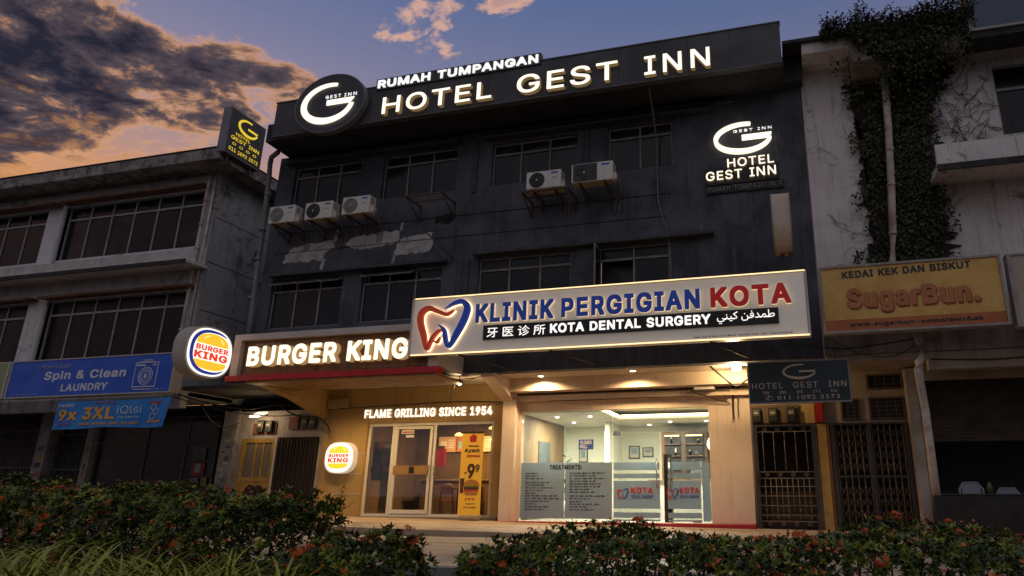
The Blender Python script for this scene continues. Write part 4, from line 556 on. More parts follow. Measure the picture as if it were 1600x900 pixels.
def text(body, x0, x1, z0, z1, y, m, parent, side=None, depth=.03, off=0., space=1., name='lettering', local=False, bevel=0., soft=False, grow=0., skew=0.):
    """lettering fitted to the rectangle x0..x1, z0..z1, front face at y, pushed back by depth"""
    GS = GLYPHS_HEAVY if soft else GLYPHS_BLACK if off == .055 else GLYPHS_BOLD if off >= .018 else GLYPHS_MEDIUM if off == .012 else GLYPHS
    if all(c in GS or c in ' \n' for c in body):
        off = grow
        cu = bpy.data.curves.new('lettering_curve', 'CURVE'); cu.dimensions = '2D'; cu.fill_mode = 'BOTH'; cu.offset = off; cu.extrude = .1
        for li, line in enumerate(body.split('\n')):
            px = 0.
            for c in line:
                if c == ' ': px += .38 * space; continue
                adv, polys = GS[c]
                for po in polys:
                    q = [tuple(int(v) * .00138 for v in w.split(',')) for w in po.split()]
                    sp = cu.splines.new('POLY'); sp.points.add(len(q) - 1); sp.use_cyclic_u = True
                    for pt, (gx, gy) in zip(sp.points, q): pt.co = (gx + px, gy - li * .95, 0, 1)
                px += adv * .00138 + (space - 1) * .45
    else:
        cu = bpy.data.curves.new('lettering_curve', 'FONT'); cu.body = body; cu.offset = off; cu.extrude = .1
        cu.space_character = space; cu.resolution_u = 4
    if bevel: cu.bevel_depth = bevel; cu.bevel_resolution = 1
    ob = bpy.data.objects.new('lettering_curve', cu); C.objects.link(ob)
    me = bpy.data.meshes.new_from_object(ob)
    bpy.data.objects.remove(ob); bpy.data.curves.remove(cu)
    co = [v.co.copy() for v in me.vertices]
    ax = [c.x for c in co]; ay = [c.y for c in co]; azz = [c.z for c in co]
    lx, hx, ly, hy, lz, hz = min(ax), max(ax), min(ay), max(ay), min(azz), max(azz)
    M = Matrix() if (local or parent is None) else root_of(parent).matrix_basis.inverted()
    for v, c in zip(me.vertices, co):
        fx = (c.x - lx) / (hx - lx)
        v.co = M @ Vector((x0 + fx * (x1 - x0), y + (hz - c.z) / (hz - lz) * depth, z0 + (c.y - ly) / (hy - ly) * (z1 - z0) + skew * fx))
    me.name = name; me.materials.clear(); me.materials.append(m)
    me.update()
    if side:
        me.materials.append(side)
        for p in me.polygons:
            n = p.normal
            p.material_index = 0 if abs(n.y) > .7 or False else 1
    o = bpy.data.objects.new(name, me); C.objects.link(o); o.parent = parent
    return o

def catmull(pts, k=6):
    out = []
    for i in range(len(pts) - 1):
        p0, p1, p2, p3 = pts[max(i - 1, 0)], pts[i], pts[i + 1], pts[min(i + 2, len(pts) - 1)]
        for j in range(k):
            t = j / k
            out.append(tuple(.5 * (2 * b + (c - a) * t + (2 * a - 5 * b + 4 * c - d) * t * t + (3 * b - a - 3 * c + d) * t ** 3) for a, b, c, d in zip(p0, p1, p2, p3)))
    out.append(tuple(pts[-1])); return out
def stroke(mb, pts, widths, y0, y1, k=6):
    """brush stroke in x,z with changing width"""
    q = catmull([p + (w,) for p, w in zip(pts, widths)], k); a = []; b = []
    for i, (x, z, w) in enumerate(q):
        x1, z1, _ = q[min(i + 1, len(q) - 1)]; x2, z2, _ = q[max(i - 1, 0)]
        dx, dz = x1 - x2, z1 - z2; l = math.hypot(dx, dz) or 1
        nx, nz = -dz / l * w / 2, dx / l * w / 2
        a.append((x + nx, z + nz)); b.append((x - nx, z - nz))
    mb.strip(a, b, y0, y1); return mb
def g_mark(mb, cx, cz, rx, rz, w, y0, y1):
    """the big open G: an almost closed ring with a level bar running to a pointed tip"""
    a, b = [], []
    for i in range(41):
        t = R(72 + (352 - 72) * i / 40)
        k = .5 + .5 * math.sin(math.pi * min(i / 26., 1) / 2) if i < 26 else 1 - .35 * (i - 26) / 14
        a.append((cx + rx * math.cos(t), cz + rz * math.sin(t)))
        b.append((cx + (rx - w * k) * math.cos(t), cz + (rz - w * k) * math.sin(t)))
    mb.strip(a, b, y0, y1)
    e = a[-1]
    mb.prism([(cx - .02 * rx, cz - .10 * rz), (cx + rx * .84, cz - .10 * rz), (cx + rx * 1.0, cz + .14 * rz), (cx - .02 * rx, cz + .14 * rz)], y0 - .002, y1 + .002)
    return mb
def oval(rx, rz, p=2.6, n=40):
    return [(math.copysign(abs(math.cos(t)) ** (2 / p), math.cos(t)) * rx, math.copysign(abs(math.sin(t)) ** (2 / p), math.sin(t)) * rz) for t in (2 * math.pi * i / n for i in range(n))]

def gz(x): return -0.03 - .0145 * (max(min(x, 7), -22) + 12)        # the walkway falls gently to the right

def lamp(parent, name, kind, loc, energy, col=(1, .75, .45), size=.1, rotv=None, spot=None):
    d = bpy.data.lights.new(name, kind); d.energy = energy; d.color = col
    if kind == 'AREA': d.shape = 'DISK'; d.size = size
    else: d.shadow_soft_size = size
    if spot: d.spot_size = R(spot); d.spot_blend = .6
    o = bpy.data.objects.new(name, d); C.objects.link(o)
    if parent is not None:
        o.parent = parent; o.location = root_of(parent).matrix_basis.inverted() @ Vector(loc)
    else: o.location = loc
    if rotv: o.rotation_euler = rotv
    return o
# ================================================================== GROUND
b = MB().mat(mat('dusky earth', (.05, .042, .033), .95, (.03, .026, .02), 2, .8, .6, 15)); b.box(-400, 400, -400, 600, -1.2, -.55)
structure(b, 'ground')
PAVE = mat('worn paving', (.40, .30, .21), .7, (.25, .18, .12), .9, .9, .25, 8, patches=((.085, .066, .05), .85, .55, .57))
def tile_mat():
    m = mat('forecourt tiles', (.38, .29, .21), .6, (.27, .20, .14), .8, .9, .2, 9, patches=((.10, .08, .06), .7, .7, .60))
    return m
b = MB().mat(PAVE)
n = 24
for i in range(n):
    xa, xb = -30 + 40 * i / n, -30 + 40 * (i + 1) / n
    for (ya, yb) in ((-3.2, 1.7),):
        b.add([(xa, ya, gz(xa)), (xb, ya, gz(xb)), (xb, yb, gz(xb)), (xa, yb, gz(xa))], [(0, 1, 2, 3)])
        b.add([(xa, ya, gz(xa) - .4), (xb, ya, gz(xb) - .4), (xb, ya, gz(xb)), (xa, ya, gz(xa))], [(0, 1, 2, 3)])
structure(b, 'walkway')
b = MB().mat(tile_mat())
for i in range(28):
    for j in range(8):
        xa = -24 + i * 1.2; ya = -9.35 + j * .768
        b.box(xa + .006, xa + 1.194, ya + .006, ya + .762, -.5, -.215)
b.mat(mat('grey mortar', (.12, .10, .085), .9)); b.box(-30, 12, -9.36, -3.21, -.54, -.222)
structure(b, 'pavement')
b = MB().mat(mat('yellow road paint', (.42, .30, .06), .7, (.25, .18, .06), 4, .8)); b.box(-24, 12, -5.02, -4.92, -.214, -.211)
structure(b, 'road_markings')
b = MB().mat(mat('planting soil', (.035, .026, .018), .95, (.02, .015, .01), 6, .8, .8, 20)); b.box(-30, 12, -40, -9.55, -.5, -.2)
structure(b, 'soil_bed')
b = MB().mat(mat('concrete kerb', (.25, .23, .21), .9, (.15, .13, .12), 3, .8, .3)); b.box(-30, 12, -9.55, -9.37, -.5, -.12)
structure(b, 'kerb_strip')

# ================================================================== shared builders
def window(parent, x0, x1, z0, z1, y, n, zt=None, fm=None, pm=None, fr=.05, open_top=(), skip=()):
    fm = fm or FRAME_OLD; pm = pm or PANE
    zt = zt if zt is not None else z1 - .36 * (z1 - z0) / 1.4
    f = MB().mat(fm); d0, d1 = y - .03, y + .045
    f.box(x0, x0 + fr, d0, d1, z0, z1); f.box(x1 - fr, x1, d0, d1, z0, z1)
    f.box(x0 + fr, x1 - fr, d0, d1, z0, z0 + fr); f.box(x0 + fr, x1 - fr, d0, d1, z1 - fr, z1)
    w = (x1 - x0) / n
    for i in range(1, n): f.box(x0 + i * w - fr / 2, x0 + i * w + fr / 2, d0 - .004, d1 - .004, z0 + fr, z1 - fr)
    for i in range(n): f.box(x0 + i * w + (fr if i == 0 else fr / 2), x0 + (i + 1) * w - (fr if i == n - 1 else fr / 2), d0 - .008, d1 - .01, zt - fr * .6, zt + fr * .6)
    o = f.build('window', None, parent)
    g = MB().mat(pm)
    for i in range(n):
        xa, xb = x0 + i * w + .01, x0 + (i + 1) * w - .01
        j = (rnd.random() - .5) * .010
        if i not in skip: g.add([(xa, y + j, z0 + .01), (xb, y - j, z0 + .01), (xb, y - j, zt), (xa, y + j, zt)], [(0, 1, 2, 3)])
        if i not in open_top: g.add([(xa, y + .004 - j, zt), (xb, y + .004 + j, zt), (xb, y + .004, z1 - .01), (xa, y + .004, z1 - .01)], [(0, 1, 2, 3)])
    g.build('pane', None, o)
    if open_top or skip:
        k = MB().mat(BLACK); k.box(x0, x1, y + .25, y + .27, z0, z1); k.build('dark_room', None, o)
    for i in open_top:                                   # top-hung sash pushed outwards
        h = z1 - fr - zt; xa, xb = x0 + i * w + .03, x0 + (i + 1) * w - .03
        t = R(58); s = MB().mat(fm)
        P = lambda k, dy=0.: (y - .05 - k * h * math.sin(t), z1 - fr - k * h * math.cos(t) + dy)
        def bar(xa, xb, k0, k1):
            (ya, za), (yb, zb) = P(k0), P(k1)
            s.add([(xa, ya, za), (xb, ya, za), (xb, yb, zb), (xa, yb, zb), (xa, ya - .02, za + .03), (xb, ya - .02, za + .03), (xb, yb - .02, zb + .03), (xa, yb - .02, zb + .03)],
                  [(0, 3, 2, 1), (4, 5, 6, 7), (0, 1, 5, 4), (1, 2, 6, 5), (2, 3, 7, 6), (3, 0, 4, 7)])
        bar(xa, xa + .035, 0, 1); bar(xb - .035, xb, 0, 1); bar(xa + .035, xb - .035, 0, .1); bar(xa + .035, xb - .035, .88, 1)
        s.mat(pm); (ya, za), (yb, zb) = P(.05), P(.92)
        s.add([(xa + .03, ya - .01, za + .012), (xb - .03, ya - .01, za + .012), (xb - .03, yb - .01, zb + .012), (xa + .03, yb - .01, zb + .012)], [(0, 1, 2, 3)])
        s.build('open_sash', None, o)
    return o
def hood(parent, x0, x1, z, m, depth=.3, t=.07, y=0., name='window_hood'):
    k = MB().mat(m); k.xprism([(y + .02, z), (y - depth, z - .02), (y - depth, z + t - .02), (y + .02, z + t + .02)], x0, x1); return k.build(name, None, parent)

# ================================================================== LEFT SHOPHOUSE
lb = thing('white_shophouse', 'weathered white three-storey shophouse with wide dark windows and rusty hoods', 'building', (-23, 0, gz(-23)))
b = MB().mat(WALL_WHITE)
LW = [(-31.0, -24.15, 7.95, 9.9), (-23.3, -17.62, 7.95, 9.9), (-31.0, -23.98, 4.45, 6.55), (-23.1, -17.5, 4.45, 6.55)]
b.wall(-31.5, -17.12, 3.3, 10.42, 0, .25, LW)
b.mat(mat('white spandrel tiles', (.47, .44, .42), .7, (.36, .33, .31), 2.5, .8, .15, 10, streak=((.12, .10, .09), .6)))
for i in range(16): b.box(-31.1 + i * .875, -31.1 + i * .875 + .866, -.05, -.002, 7.18, 7.86)
b.build('front_wall', None, lb)
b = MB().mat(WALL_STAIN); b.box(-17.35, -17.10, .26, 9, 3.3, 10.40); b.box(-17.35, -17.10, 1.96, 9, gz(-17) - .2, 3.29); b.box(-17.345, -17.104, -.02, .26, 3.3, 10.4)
b.mat(mat('cracks', (.03, .028, .028), .9))
for zc_ in (7.42, 5.9, 8.9): b.box(-17.101, -17.094, .1, 8, zc_, zc_ + .02)
b.build('side_wall', None, lb)
b = MB().mat(CORNICE); b.box(-31.5, -16.45, -.85, 9.4, 10.42, 10.80)
b.mat(CONC_DARK); b.box(-31.52, -16.42, -.88, 9.42, 10.80, 10.84); b.build('roof', None, lb, bevel=.015)
b = MB().mat(WALL_WHITE); b.xprism([(0, 7.17), (-.8, 7.12), (-.8, 7.2), (0, 7.26)], -31.5, -17.0)
b.mat(CONC_DARK); b.box(-31.5, -16.98, -.86, -.80, 7.08, 7.2); b.build('ledge', None, lb)
for (x0, x1, z0, z1), nn in zip(LW, (7, 6, 7, 6)):
    window(lb, x0, x1, z0, z1, .14, nn, z1 - .48, FRAME_GREY, PANE_CURT if z0 < 6 else PANE, .055)
for x0, x1, z in ((-31.4, -23.55, 9.92), (-23.35, -17.45, 9.92), (-31.4, -23.6, 6.56), (-23.15, -17.25, 6.56)): hood(lb, x0, x1, z, RUST, .36)
b = MB().mat(mat('white reveal', (.42, .41, .42), .7)); b.box(-23.42, -23.3, -.06, .1, 7.9, 9.85); b.build('window_jamb', None, lb); b = MB().mat(MATS['white reveal']); b.box(-23.22, -23.1, -.06, .1, 4.4, 6.5); b.build('window_jamb', None, lb)
# ground storey under the shophouse
b = MB().mat(WALL_STAIN); b.box(-31.5, -17.1, 0.0, .25, 2.95, 3.3); b.box(-31.5, -17.1, .26, 1.9, 3.28, 3.42); b.build('arcade_beam', None, lb)
b = MB().mat(mat('shop black', (.014, .013, .013), .6, (.008, .008, .008), 2, .5)); b.wall(-31.5, -17.1, gz(-23) - .3, 3.28, 1.95, .15); b.build('shop_back_wall', None, lb)
PILL = mat('grubby pillar', (.26, .25, .25), .8, (.15, .14, .135), 2.5, .9, .2, 15, streak=((.06, .05, .05), .5))
for x0, x1 in ((-24.25, -23.8), (-22.17, -21.9)):
    k = MB().mat(PILL); k.box(x0, x1, 1.5, 1.94, gz(x0) - .05, 3.27); o = k.build('pillar', None, lb)
    s = MB()
    for q in range(4):
        s.mat(mat('sticker%d' % q, ((.3, .06, .04), (.03, .03, .03), (.30, .2, .05), (.05, .12, .10))[q], .6)); zz_ = 1.0 + q * .28 + rnd.random() * .1
        s.prism([(x0 + .07, zz_), (x1 - .09, zz_ + .02), (x1 - .08, zz_ + .17), (x0 + .10, zz_ + .15)], 1.494, 1.499)
    s.build('sticker', None, o)
def bar_gate(parent, x0, x1, z0, z1, y, n, m, name='grille_gate'):
    k = MB().mat(m)
    k.box(x0, x0 + .05, y - .02, y + .03, z0, z1); k.box(x1 - .05, x1, y - .02, y + .03, z0, z1)
    for z in (z0, z0 + (z1 - z0) * .5, z1 - .05): k.box(x0 + .05, x1 - .05, y - .015, y + .02, z, z + .05)
    for i in range(1, n): xx = x0 + (x1 - x0) * i / n; k.tube([(xx, y - .02, z0), (xx, y - .02, z1)], .013, 5)
    return k.build(name, None, parent)
GATE_GREY = mat('grey painted grille', (.10, .095, .09), .6, (.06, .05, .045), 5, .8)
bar_gate(lb, -28.5, -24.3, gz(-26), 2.6, 1.8, 26, GATE_GREY); bar_gate(lb, -23.78, -22.19, gz(-23), 2.45, 1.8, 13, GATE_GREY)
k = MB().mat(mat('dark shop frame', (.05, .045, .042), .5))
for xx in (-21.85, -19.9, -18.35, -17.2): k.box(xx, xx + .06, 1.66, 1.72, gz(-19), 2.9)
for z in (gz(-19), 2.1, 2.86): k.box(-21.79, -17.2, 1.664, 1.716, z, z + .05)
o = k.build('shop_front', None, lb)
k = MB().mat(PANE); k.box(-21.82, -17.18, 1.70, 1.71, gz(-19) + .05, 2.88); k.build('pane', None, o)
k = MB()
for (cx_, cz_, w_, h_, cl) in ((-17.75, 1.75, .5, .42, (.05, .05, .055)), (-17.72, 1.28, .5, .38, (.16, .025, .02)), (-17.78, .88, .3, .3, (.12, .11, .10)), (-17.42, .92, .22, .26, (.12, .10, .03)), (-17.7, .45, .32, .32, (.10, .04, .03)), (-17.7, 1.32, .18, .26, (.22, .22, .22))):
    k.mat(mat('poster %.2f %.2f' % (cx_, cz_), cl, .5)); k.box(cx_ - w_ / 2, cx_ + w_ / 2, 1.655 - rnd.random() * .01 - (.03 if w_ < .2 else 0), 1.659, cz_ - h_ / 2, cz_ + h_ / 2)
k.build('poster', None, o)
# rain pipes of the left shophouse
k = MB().mat(PIPE_WHITE); k.tube([(-17.42, -.12, 10.42), (-17.42, -.12, 10.1), (-17.40, -.12, 7.0), (-17.38, -.12, 3.4)], .055, 10)
k.tube([(-17.22, -.08, 10.2), (-17.20, -.08, 3.5)], .035, 8)
for z in (9.4, 8.6, 7.8, 6.4, 5.2): k.cyl((-17.41, -.12, z), .07, .06)
solo(k, 'drain_pipe', 'stained pale drain pipe running down the corner of the white shophouse', 'pipe')

# ================================================================== HOTEL SHOPHOUSE (dark)
hb = thing('hotel_building', 'charcoal painted three-storey shophouse carrying the lit hotel signs', 'building', (-7, 0, gz(-7)))
WIN = [(-14.30, -11.95, 8.83, 10.22, 3), (-11.20, -8.80, 8.83, 10.22, 3), (-7.70, -5.14, 8.83, 10.14, 3), (-4.31, -2.54, 8.83, 10.16, 2),
       (-14.52, -12.12, 5.10, 6.57, 3), (-11.5, -9.0, 5.12, 6.60, 3), (-7.92, -5.29, 5.15, 6.70, 3), (-4.56, -2.69, 5.15, 6.71, 2)]
b = MB().mat(WALL_DARK); b.wall(-14.9, .80, 3.56, 10.62, 0, .3, [w[:4] for w in WIN])
b.box(-14.9, -14.62, .31, 9, 3.5, 10.6)
b.build('wall', None, hb)
b = MB().mat(mat('dark roof slab', (.03, .03, .034), .8, (.02, .02, .022), 2, .6)); b.box(-14.62, .40, -1.02, 9, 10.62, 10.80); b.box(.40, .86, -.3, 9, 10.62, 11.35); b.box(-14.62, -14.2, -1.02, 0, 10.80, 11.2)
b.box(-14.2, .4, -.85, 9, 10.80, 11.0); b.build('roof', None, hb)
b = MB().mat(FASCIA)
xs = [-14.25, -12.9, -11.0, -9.2, -7.35, -5.5, -3.7, -1.9, -.85, .38]
for i in range(9): b.box(xs[i] + .004, xs[i + 1] - .004, -1.2, -1.03, 10.66, 11.76)
b.mat(BLACK); b.box(-14.25, .38, -1.17, -.98, 10.64, 11.74)
b.mat(mat('fascia trim', (.10, .10, .105), .5)); b.box(-14.27, .40, -1.22, -1.0, 11.76, 11.79); b.box(-14.27, .4, -1.215, -1.0, 10.62, 10.655)
b.build('fascia', None, hb)
for i, w in enumerate(WIN):
    window(hb, *w[:4], .13, w[4], w[3] - .34, FRAME_OLD, PANE, .05,
           open_top=((0, 1, 2) if i == 4 else (0, 1) if i == 5 else ()), skip=((0,) if i == 7 else ()))
b = MB().mat(FRAME_OLD)                                # the side-hung casement that stands open
for z in (5.2, 6.62): b.box(-4.53, -4.50, -.42, .1, z, z + .05)
b.box(-4.535, -4.495, -.46, -.42, 5.2, 6.67); b.box(-4.535, -4.495, .08, .12, 5.2, 6.67)
b.mat(PANE); b.box(-4.52, -4.512, -.42, .08, 5.25, 6.62); b.build('open_casement', None, hb)
HOOD = mat('charcoal hood', (.048, .048, .056), .7, (.03, .03, .034), 3, .6)
for x0, x1, z in ((-14.55, -8.72, 10.30), (-7.9, -1.45, 10.26), (-14.55, -8.85, 6.66), (-8.05, -1.55, 6.77)): hood(hb, x0, x1, z, HOOD, .22, .07)
b = MB().mat(mat('groove', (.018, .017, .018), .9))
b.box(-14.6, -2.6, -.012, -.002, 8.02, 8.045); b.box(-14.6, -2.75, -.010, -.002, 7.40, 7.42); b.build('wall_groove', None, hb)
b = MB().mat(HOOD)
for xx in (-8.3, -4.75): b.box(xx - .12, xx + .12, -.05, -.002, 5.0, 6.66)
for xx in (-8.2, -4.9): b.box(xx - .07, xx + .07, -.04, -.002, 8.7, 10.25)
b.box(-14.62, -.9, -.10, -.002, 10.42, 10.52); b.build('wall_trim', None, hb)
def blotch(outline, name, m, y=-.006, jit=.05, seed=1):
    """irregular flake of bared plaster: ragged edge cut into a thin sheet"""
    r = random.Random(seed); pts = []
    for i in range(len(outline)):
        (xa, za), (xb, zb) = outline[i], outline[(i + 1) % len(outline)]
        l = math.hypot(xb - xa, zb - za); n = max(2, int(l / .07))
        for j in range(n): pts.append((xa + (xb - xa) * j / n + r.uniform(-jit, jit), za + (zb - za) * j / n + r.uniform(-jit, jit)))
    k = MB().mat(m); k.prism(pts, y, -.001); return k.build(name, None, hb)
PEEL = mat('bared plaster', (.44, .42, .40), .9, (.26, .245, .23), 3.5, .9, .4, 25, streak=((.14, .12, .11), .6))
blotch([(-14.25, 7.10), (-14.1, 7.52), (-13.6, 7.62), (-12.62, 7.66), (-12.55, 7.42), (-12.75, 7.38), (-12.9, 7.10), (-13.6, 7.08)], 'peeled_plaster', PEEL, seed=3, jit=.035)
blotch([(-12.2, 7.50), (-11.9, 7.72), (-10.45, 7.78), (-10.42, 7.40), (-10.9, 7.34), (-11.4, 7.28), (-11.9, 7.36)], 'peeled_plaster', PEEL, seed=5, jit=.035)
blotch([(-10.55, 7.02), (-10.50, 7.30), (-10.40, 7.50), (-9.40, 7.62), (-9.36, 7.20), (-9.42, 7.04)], 'peeled_plaster', PEEL, seed=8, jit=.03)
blotch([(-12.62, 7.6), (-12.52, 7.6), (-12.45, 7.98), (-12.52, 8.0)], 'peeled_plaster', PEEL, seed=9, jit=.015)
blotch([(-12.95, 6.8), (-12.85, 6.8), (-12.78, 7.12), (-12.9, 7.12)], 'peeled_plaster', PEEL, seed=10, jit=.015)
blotch([(-10.62, 6.78), (-10.52, 6.78), (-10.48, 7.06), (-10.55, 7.06)], 'peeled_plaster', PEEL, seed=11, jit=.015)
blotch([(-10.42, 7.75), (-10.36, 7.75), (-10.33, 8.0), (-10.40, 8.0)], 'peeled_plaster', PEEL, seed=12, jit=.012)
SOOT = mat('soot patch', (.012, .011, .011), .95)
blotch([(-9.35, 7.85), (-9.3, 8.12), (-8.75, 8.12), (-8.72, 7.9), (-8.9, 7.82)], 'soot_patch', SOOT, seed=13, jit=.05, y=-.004)

# ---- ground storey of the hotel shophouse
YB = 1.7
b = MB().mat(TAN)
b.wall(-13.42, -7.62, gz(-10) - .2, 3.55, YB, .2, [(-11.92, -7.98, gz(-10) - .3, 2.54)])
b.mat(mat('panel groove', (.55, .50, .42), .5))
for z in (.56, 1.12, 1.68): b.box(-12.9, -11.98, YB - .012, YB - .002, z, z + .022)
b.mat(mat('orange edge strip', (.42, .22, .04), .5)); b.box(-11.97, -11.93, YB - .02, YB - .002, gz(-12), 2.6)
b.build('burger_shop_wall', None, hb)
b = MB().mat(CREAM)
b.wall(-7.56, -1.02, gz(-4) - .3, 3.55, YB, .2, [(-7.17, -2.07, -.09, 2.75)])
b.build('clinic_wall', None, hb)
b = MB().mat(CREAM); b.box(-7.62, -7.24, 1.42, YB - .002, gz(-7.4), 3.5); b.build('pilaster', None, hb)
b = MB().mat(SOFFIT); b.box(-13.6, .8, .31, 2.0, 3.56, 3.68); b.mat(mat('shaded soffit', (.05, .042, .036), .9)); b.box(-17.1, -13.605, .0, 2.0, 3.45, 3.55); b.box(-17.1, -13.4, 2.0, 3.0, 3.5, 3.6); b.build('arcade_ceiling', None, hb)  # the unlit left end has its shade put into a dark colour
b = MB().mat(CREAM); b.box(-7.4, -1.0, 1.05, 1.45, 3.22, 3.555); b.box(-7.4, -1.0, 1.50, YB - .004, 3.0, 3.16); b.build('ceiling_beam', None, hb)
b = MB().mat(TAN); b.xprism([(YB - .01, 2.72), (YB - .01, 3.555), (-1.2, 3.50), (-1.2, 3.34), (0.2, 3.12)], -13.62, -13.34); b.build('haunch_beam', None, hb)
b = MB().mat(CREAM); b.xprism([(YB - .3, 3.02), (YB - .3, 3.555), (.02, 3.555), (.02, 3.46)], -7.66, -7.30); b.build('haunch_beam', None, hb)
b = MB().mat(mat('red plinth', (.36, .020, .030), .5, (.24, .014, .02), 2, .8, streak=((.12, .03, .03), .5))); b.xprism([(1.2, gz(-4) - .3), (1.2, -.095), (YB - .003, -.09), (YB - .003, gz(-4) - .3)], -7.7, -1.0); b.build('red_plinth', None, hb)
b = MB().mat(mat('grey sill', (.20, .17, .14), .8)); b.box(-12.0, -7.75, YB - .1, YB + .2, gz(-10) - .1, -.02); b.build('door_sill', None, hb)
# burger shop glass front
fz = -.02
k = MB().mat(ALU); y0, y1 = YB + .03, YB + .10
k.box(-11.92, -11.84, y0, y1, fz, 2.54); k.box(-11.14, -11.06, y0, y1, fz, 2.54); k.box(-9.82, -9.74, y0, y1, fz, 2.54); k.box(-8.06, -7.98, y0, y1, fz, 2.54)
for xa, xb in ((-11.84, -11.14), (-11.06, -9.82), (-9.74, -8.06)): k.box(xa, xb, y0, y1, 2.45, 2.54); k.box(xa, xb, y0, y1, fz, .05)
o = k.build('shop_front', None, hb)
GLASS_BK = glass('shop glass', (.84, .80, .74), .025)
k = MB().mat(GLASS_BK); k.box(-11.86, -11.12, YB + .062, YB + .068, .03, 2.47); k.box(-9.76, -8.04, YB + .062, YB + .068, .03, 2.47); k.build('pane', None, o)
k = MB().mat(ALU); k.box(-11.03, -10.95, y0 - .02, y1 - .04, .06, 2.43); k.box(-9.93, -9.85, y0 - .02, y1 - .04, .06, 2.43); k.box(-10.95, -9.93, y0 - .02, y1 - .04, 2.35, 2.43); k.box(-10.95, -9.93, y0 - .02, y1 - .04, .06, .16)
dr = k.build('glass_door', None, hb)
k = MB().mat(GLASS_BK); k.box(-10.97, -9.91, YB + .03, YB + .036, .1, 2.4); k.build('pane', None, dr)
k = MB().mat(mat('bronze push plate', (.30, .17, .06), .5)); k.box(-11.0, -9.9, y0 - .035, y0 - .022, 1.10, 1.34); k.mat(BLACK); k.box(-10.5, -10.34, y0 - .04, y0 - .036, 1.13, 1.31); k.build('push_plate', None, dr)
k = MB().mat(STEEL)
for xx in (-9.88, -9.70): k.tube([(xx, y0 - .03, 1.05), (xx, y0 - .09, 1.07), (xx, y0 - .09, 1.32), (xx, y0 - .03, 1.34)], .014, 6)
k.build('handle', None, dr)
k = MB().mat(mat('white sticker', (.6, .55, .5), .5)); k.box(-10.85, -10.45, YB + .025, YB + .028, 2.22, 2.33); k.box(-10.70, -10.45, YB + .024, YB + .028, 2.12, 2.19); k.mat(RED); k.box(-10.82, -10.48, YB + .02, YB + .024, 2.255, 2.285); k.build('sticker', None, dr)
# burger shop room
k = MB().mat(mat('burger room wall', (.22, .14, .07), .7, (.14, .085, .042), 1.2, .8)); k.box(-12.6, -7.3, 5.6, 5.75, gz(-10), 3.0); k.box(-12.75, -12.6, 1.92, 5.75, gz(-10), 3.0); k.box(-7.5, -7.3, 1.92, 5.6, gz(-10), 3.0)
k.build('dining_room_wall', None, hb)
k = MB().mat(mat('burger ceiling', (.26, .17, .09), .8)); k.box(-12.7, -7.3, 1.92, 5.7, 2.9, 3.0); k.build('dining_room_ceiling', None, hb)
k = MB().mat(mat('dark floor tiles', (.06, .045, .035), .3)); k.box(-12.7, -7.3, 1.8, 5.7, -.2, -.04); k.build('dining_room_floor', None, hb)
# clinic glass front
GLASS_CL = glass('clinic glass', (.90, .96, .94), .075)
k = MB().mat(GLASS_CL); k.box(-7.165, -4.62, YB + .08, YB + .09, -.08, 2.74); k.build('clinic_fixed_pane', None, hb)
k = MB().mat(GLASS_CL); k.box(-4.60, -2.09, YB + .082, YB + .088, 2.14, 2.74); k.build('clinic_fixed_pane', None, hb)
k = MB().mat(GLASS_CL); k.box(-2.30, -2.09, YB + .082, YB + .088, -.08, 2.13); k.build('clinic_fixed_pane', None, hb)
for xx in (-6.35, -5.9, -5.4): pass
FROST = frost('frosted film', (.40, .57, .70), .90); FROST2 = frost('grey frosted film', (.37, .48, .58), .92)
GREEN_EDGE = mat('glass edge', (.05, .10, .085), .2)
k = MB().mat(FROST2); k.box(-7.16, -5.93, YB + .070, YB + .073, -.02, 1.39); k.box(-5.90, -4.63, YB + .070, YB + .073, -.02, 1.39); fs = k.build('treatment_list_film', None, hb)
k = MB().mat(FROST); k.box(-2.29, -2.10, YB + .07, YB + .073, -.05, 1.36); k.build('frosted_film', None, hb)
def frost_door(x0, x1, hinge_left):
    k = MB().mat(GLASS_CL); k.box(x0, x1, YB + .055, YB + .065, -.07, 2.12); d = k.build('glass_door', None, hb)
    k = MB().mat(FROST)
    for za, zb in ((1.18, 1.38), (.98, 1.10), (.24, .92), (.02, .15), (-.06, -.02)):
        k.box(x0 + .01, x1 - .01, YB + .046, YB + .049, za, zb)
    k.build('frosted_film', None, d)
    k = MB().mat(STEEL); xh = x1 - .07 if hinge_left else x0 + .07
    k.tube([(xh, YB - .03, .72), (xh, YB - .03, 1.48)], .018, 8)
    for z in (.8, 1.4): k.tube([(xh, YB - .03, z), (xh, YB + .06, z)], .012, 6)
    k.build('handle', None, d)
    k = MB().mat(STEEL); xa = x0 if hinge_left else x1 - .22
    k.box(xa, xa + .22, YB + .035, YB + .085, 2.06, 2.17); k.box(xa, xa + .22, YB + .035, YB + .085, -.085, -.02); k.build('patch_fitting', None, d)
    return d
d1 = frost_door(-4.59, -3.36, True); d2 = frost_door(-3.17, -2.32, False)
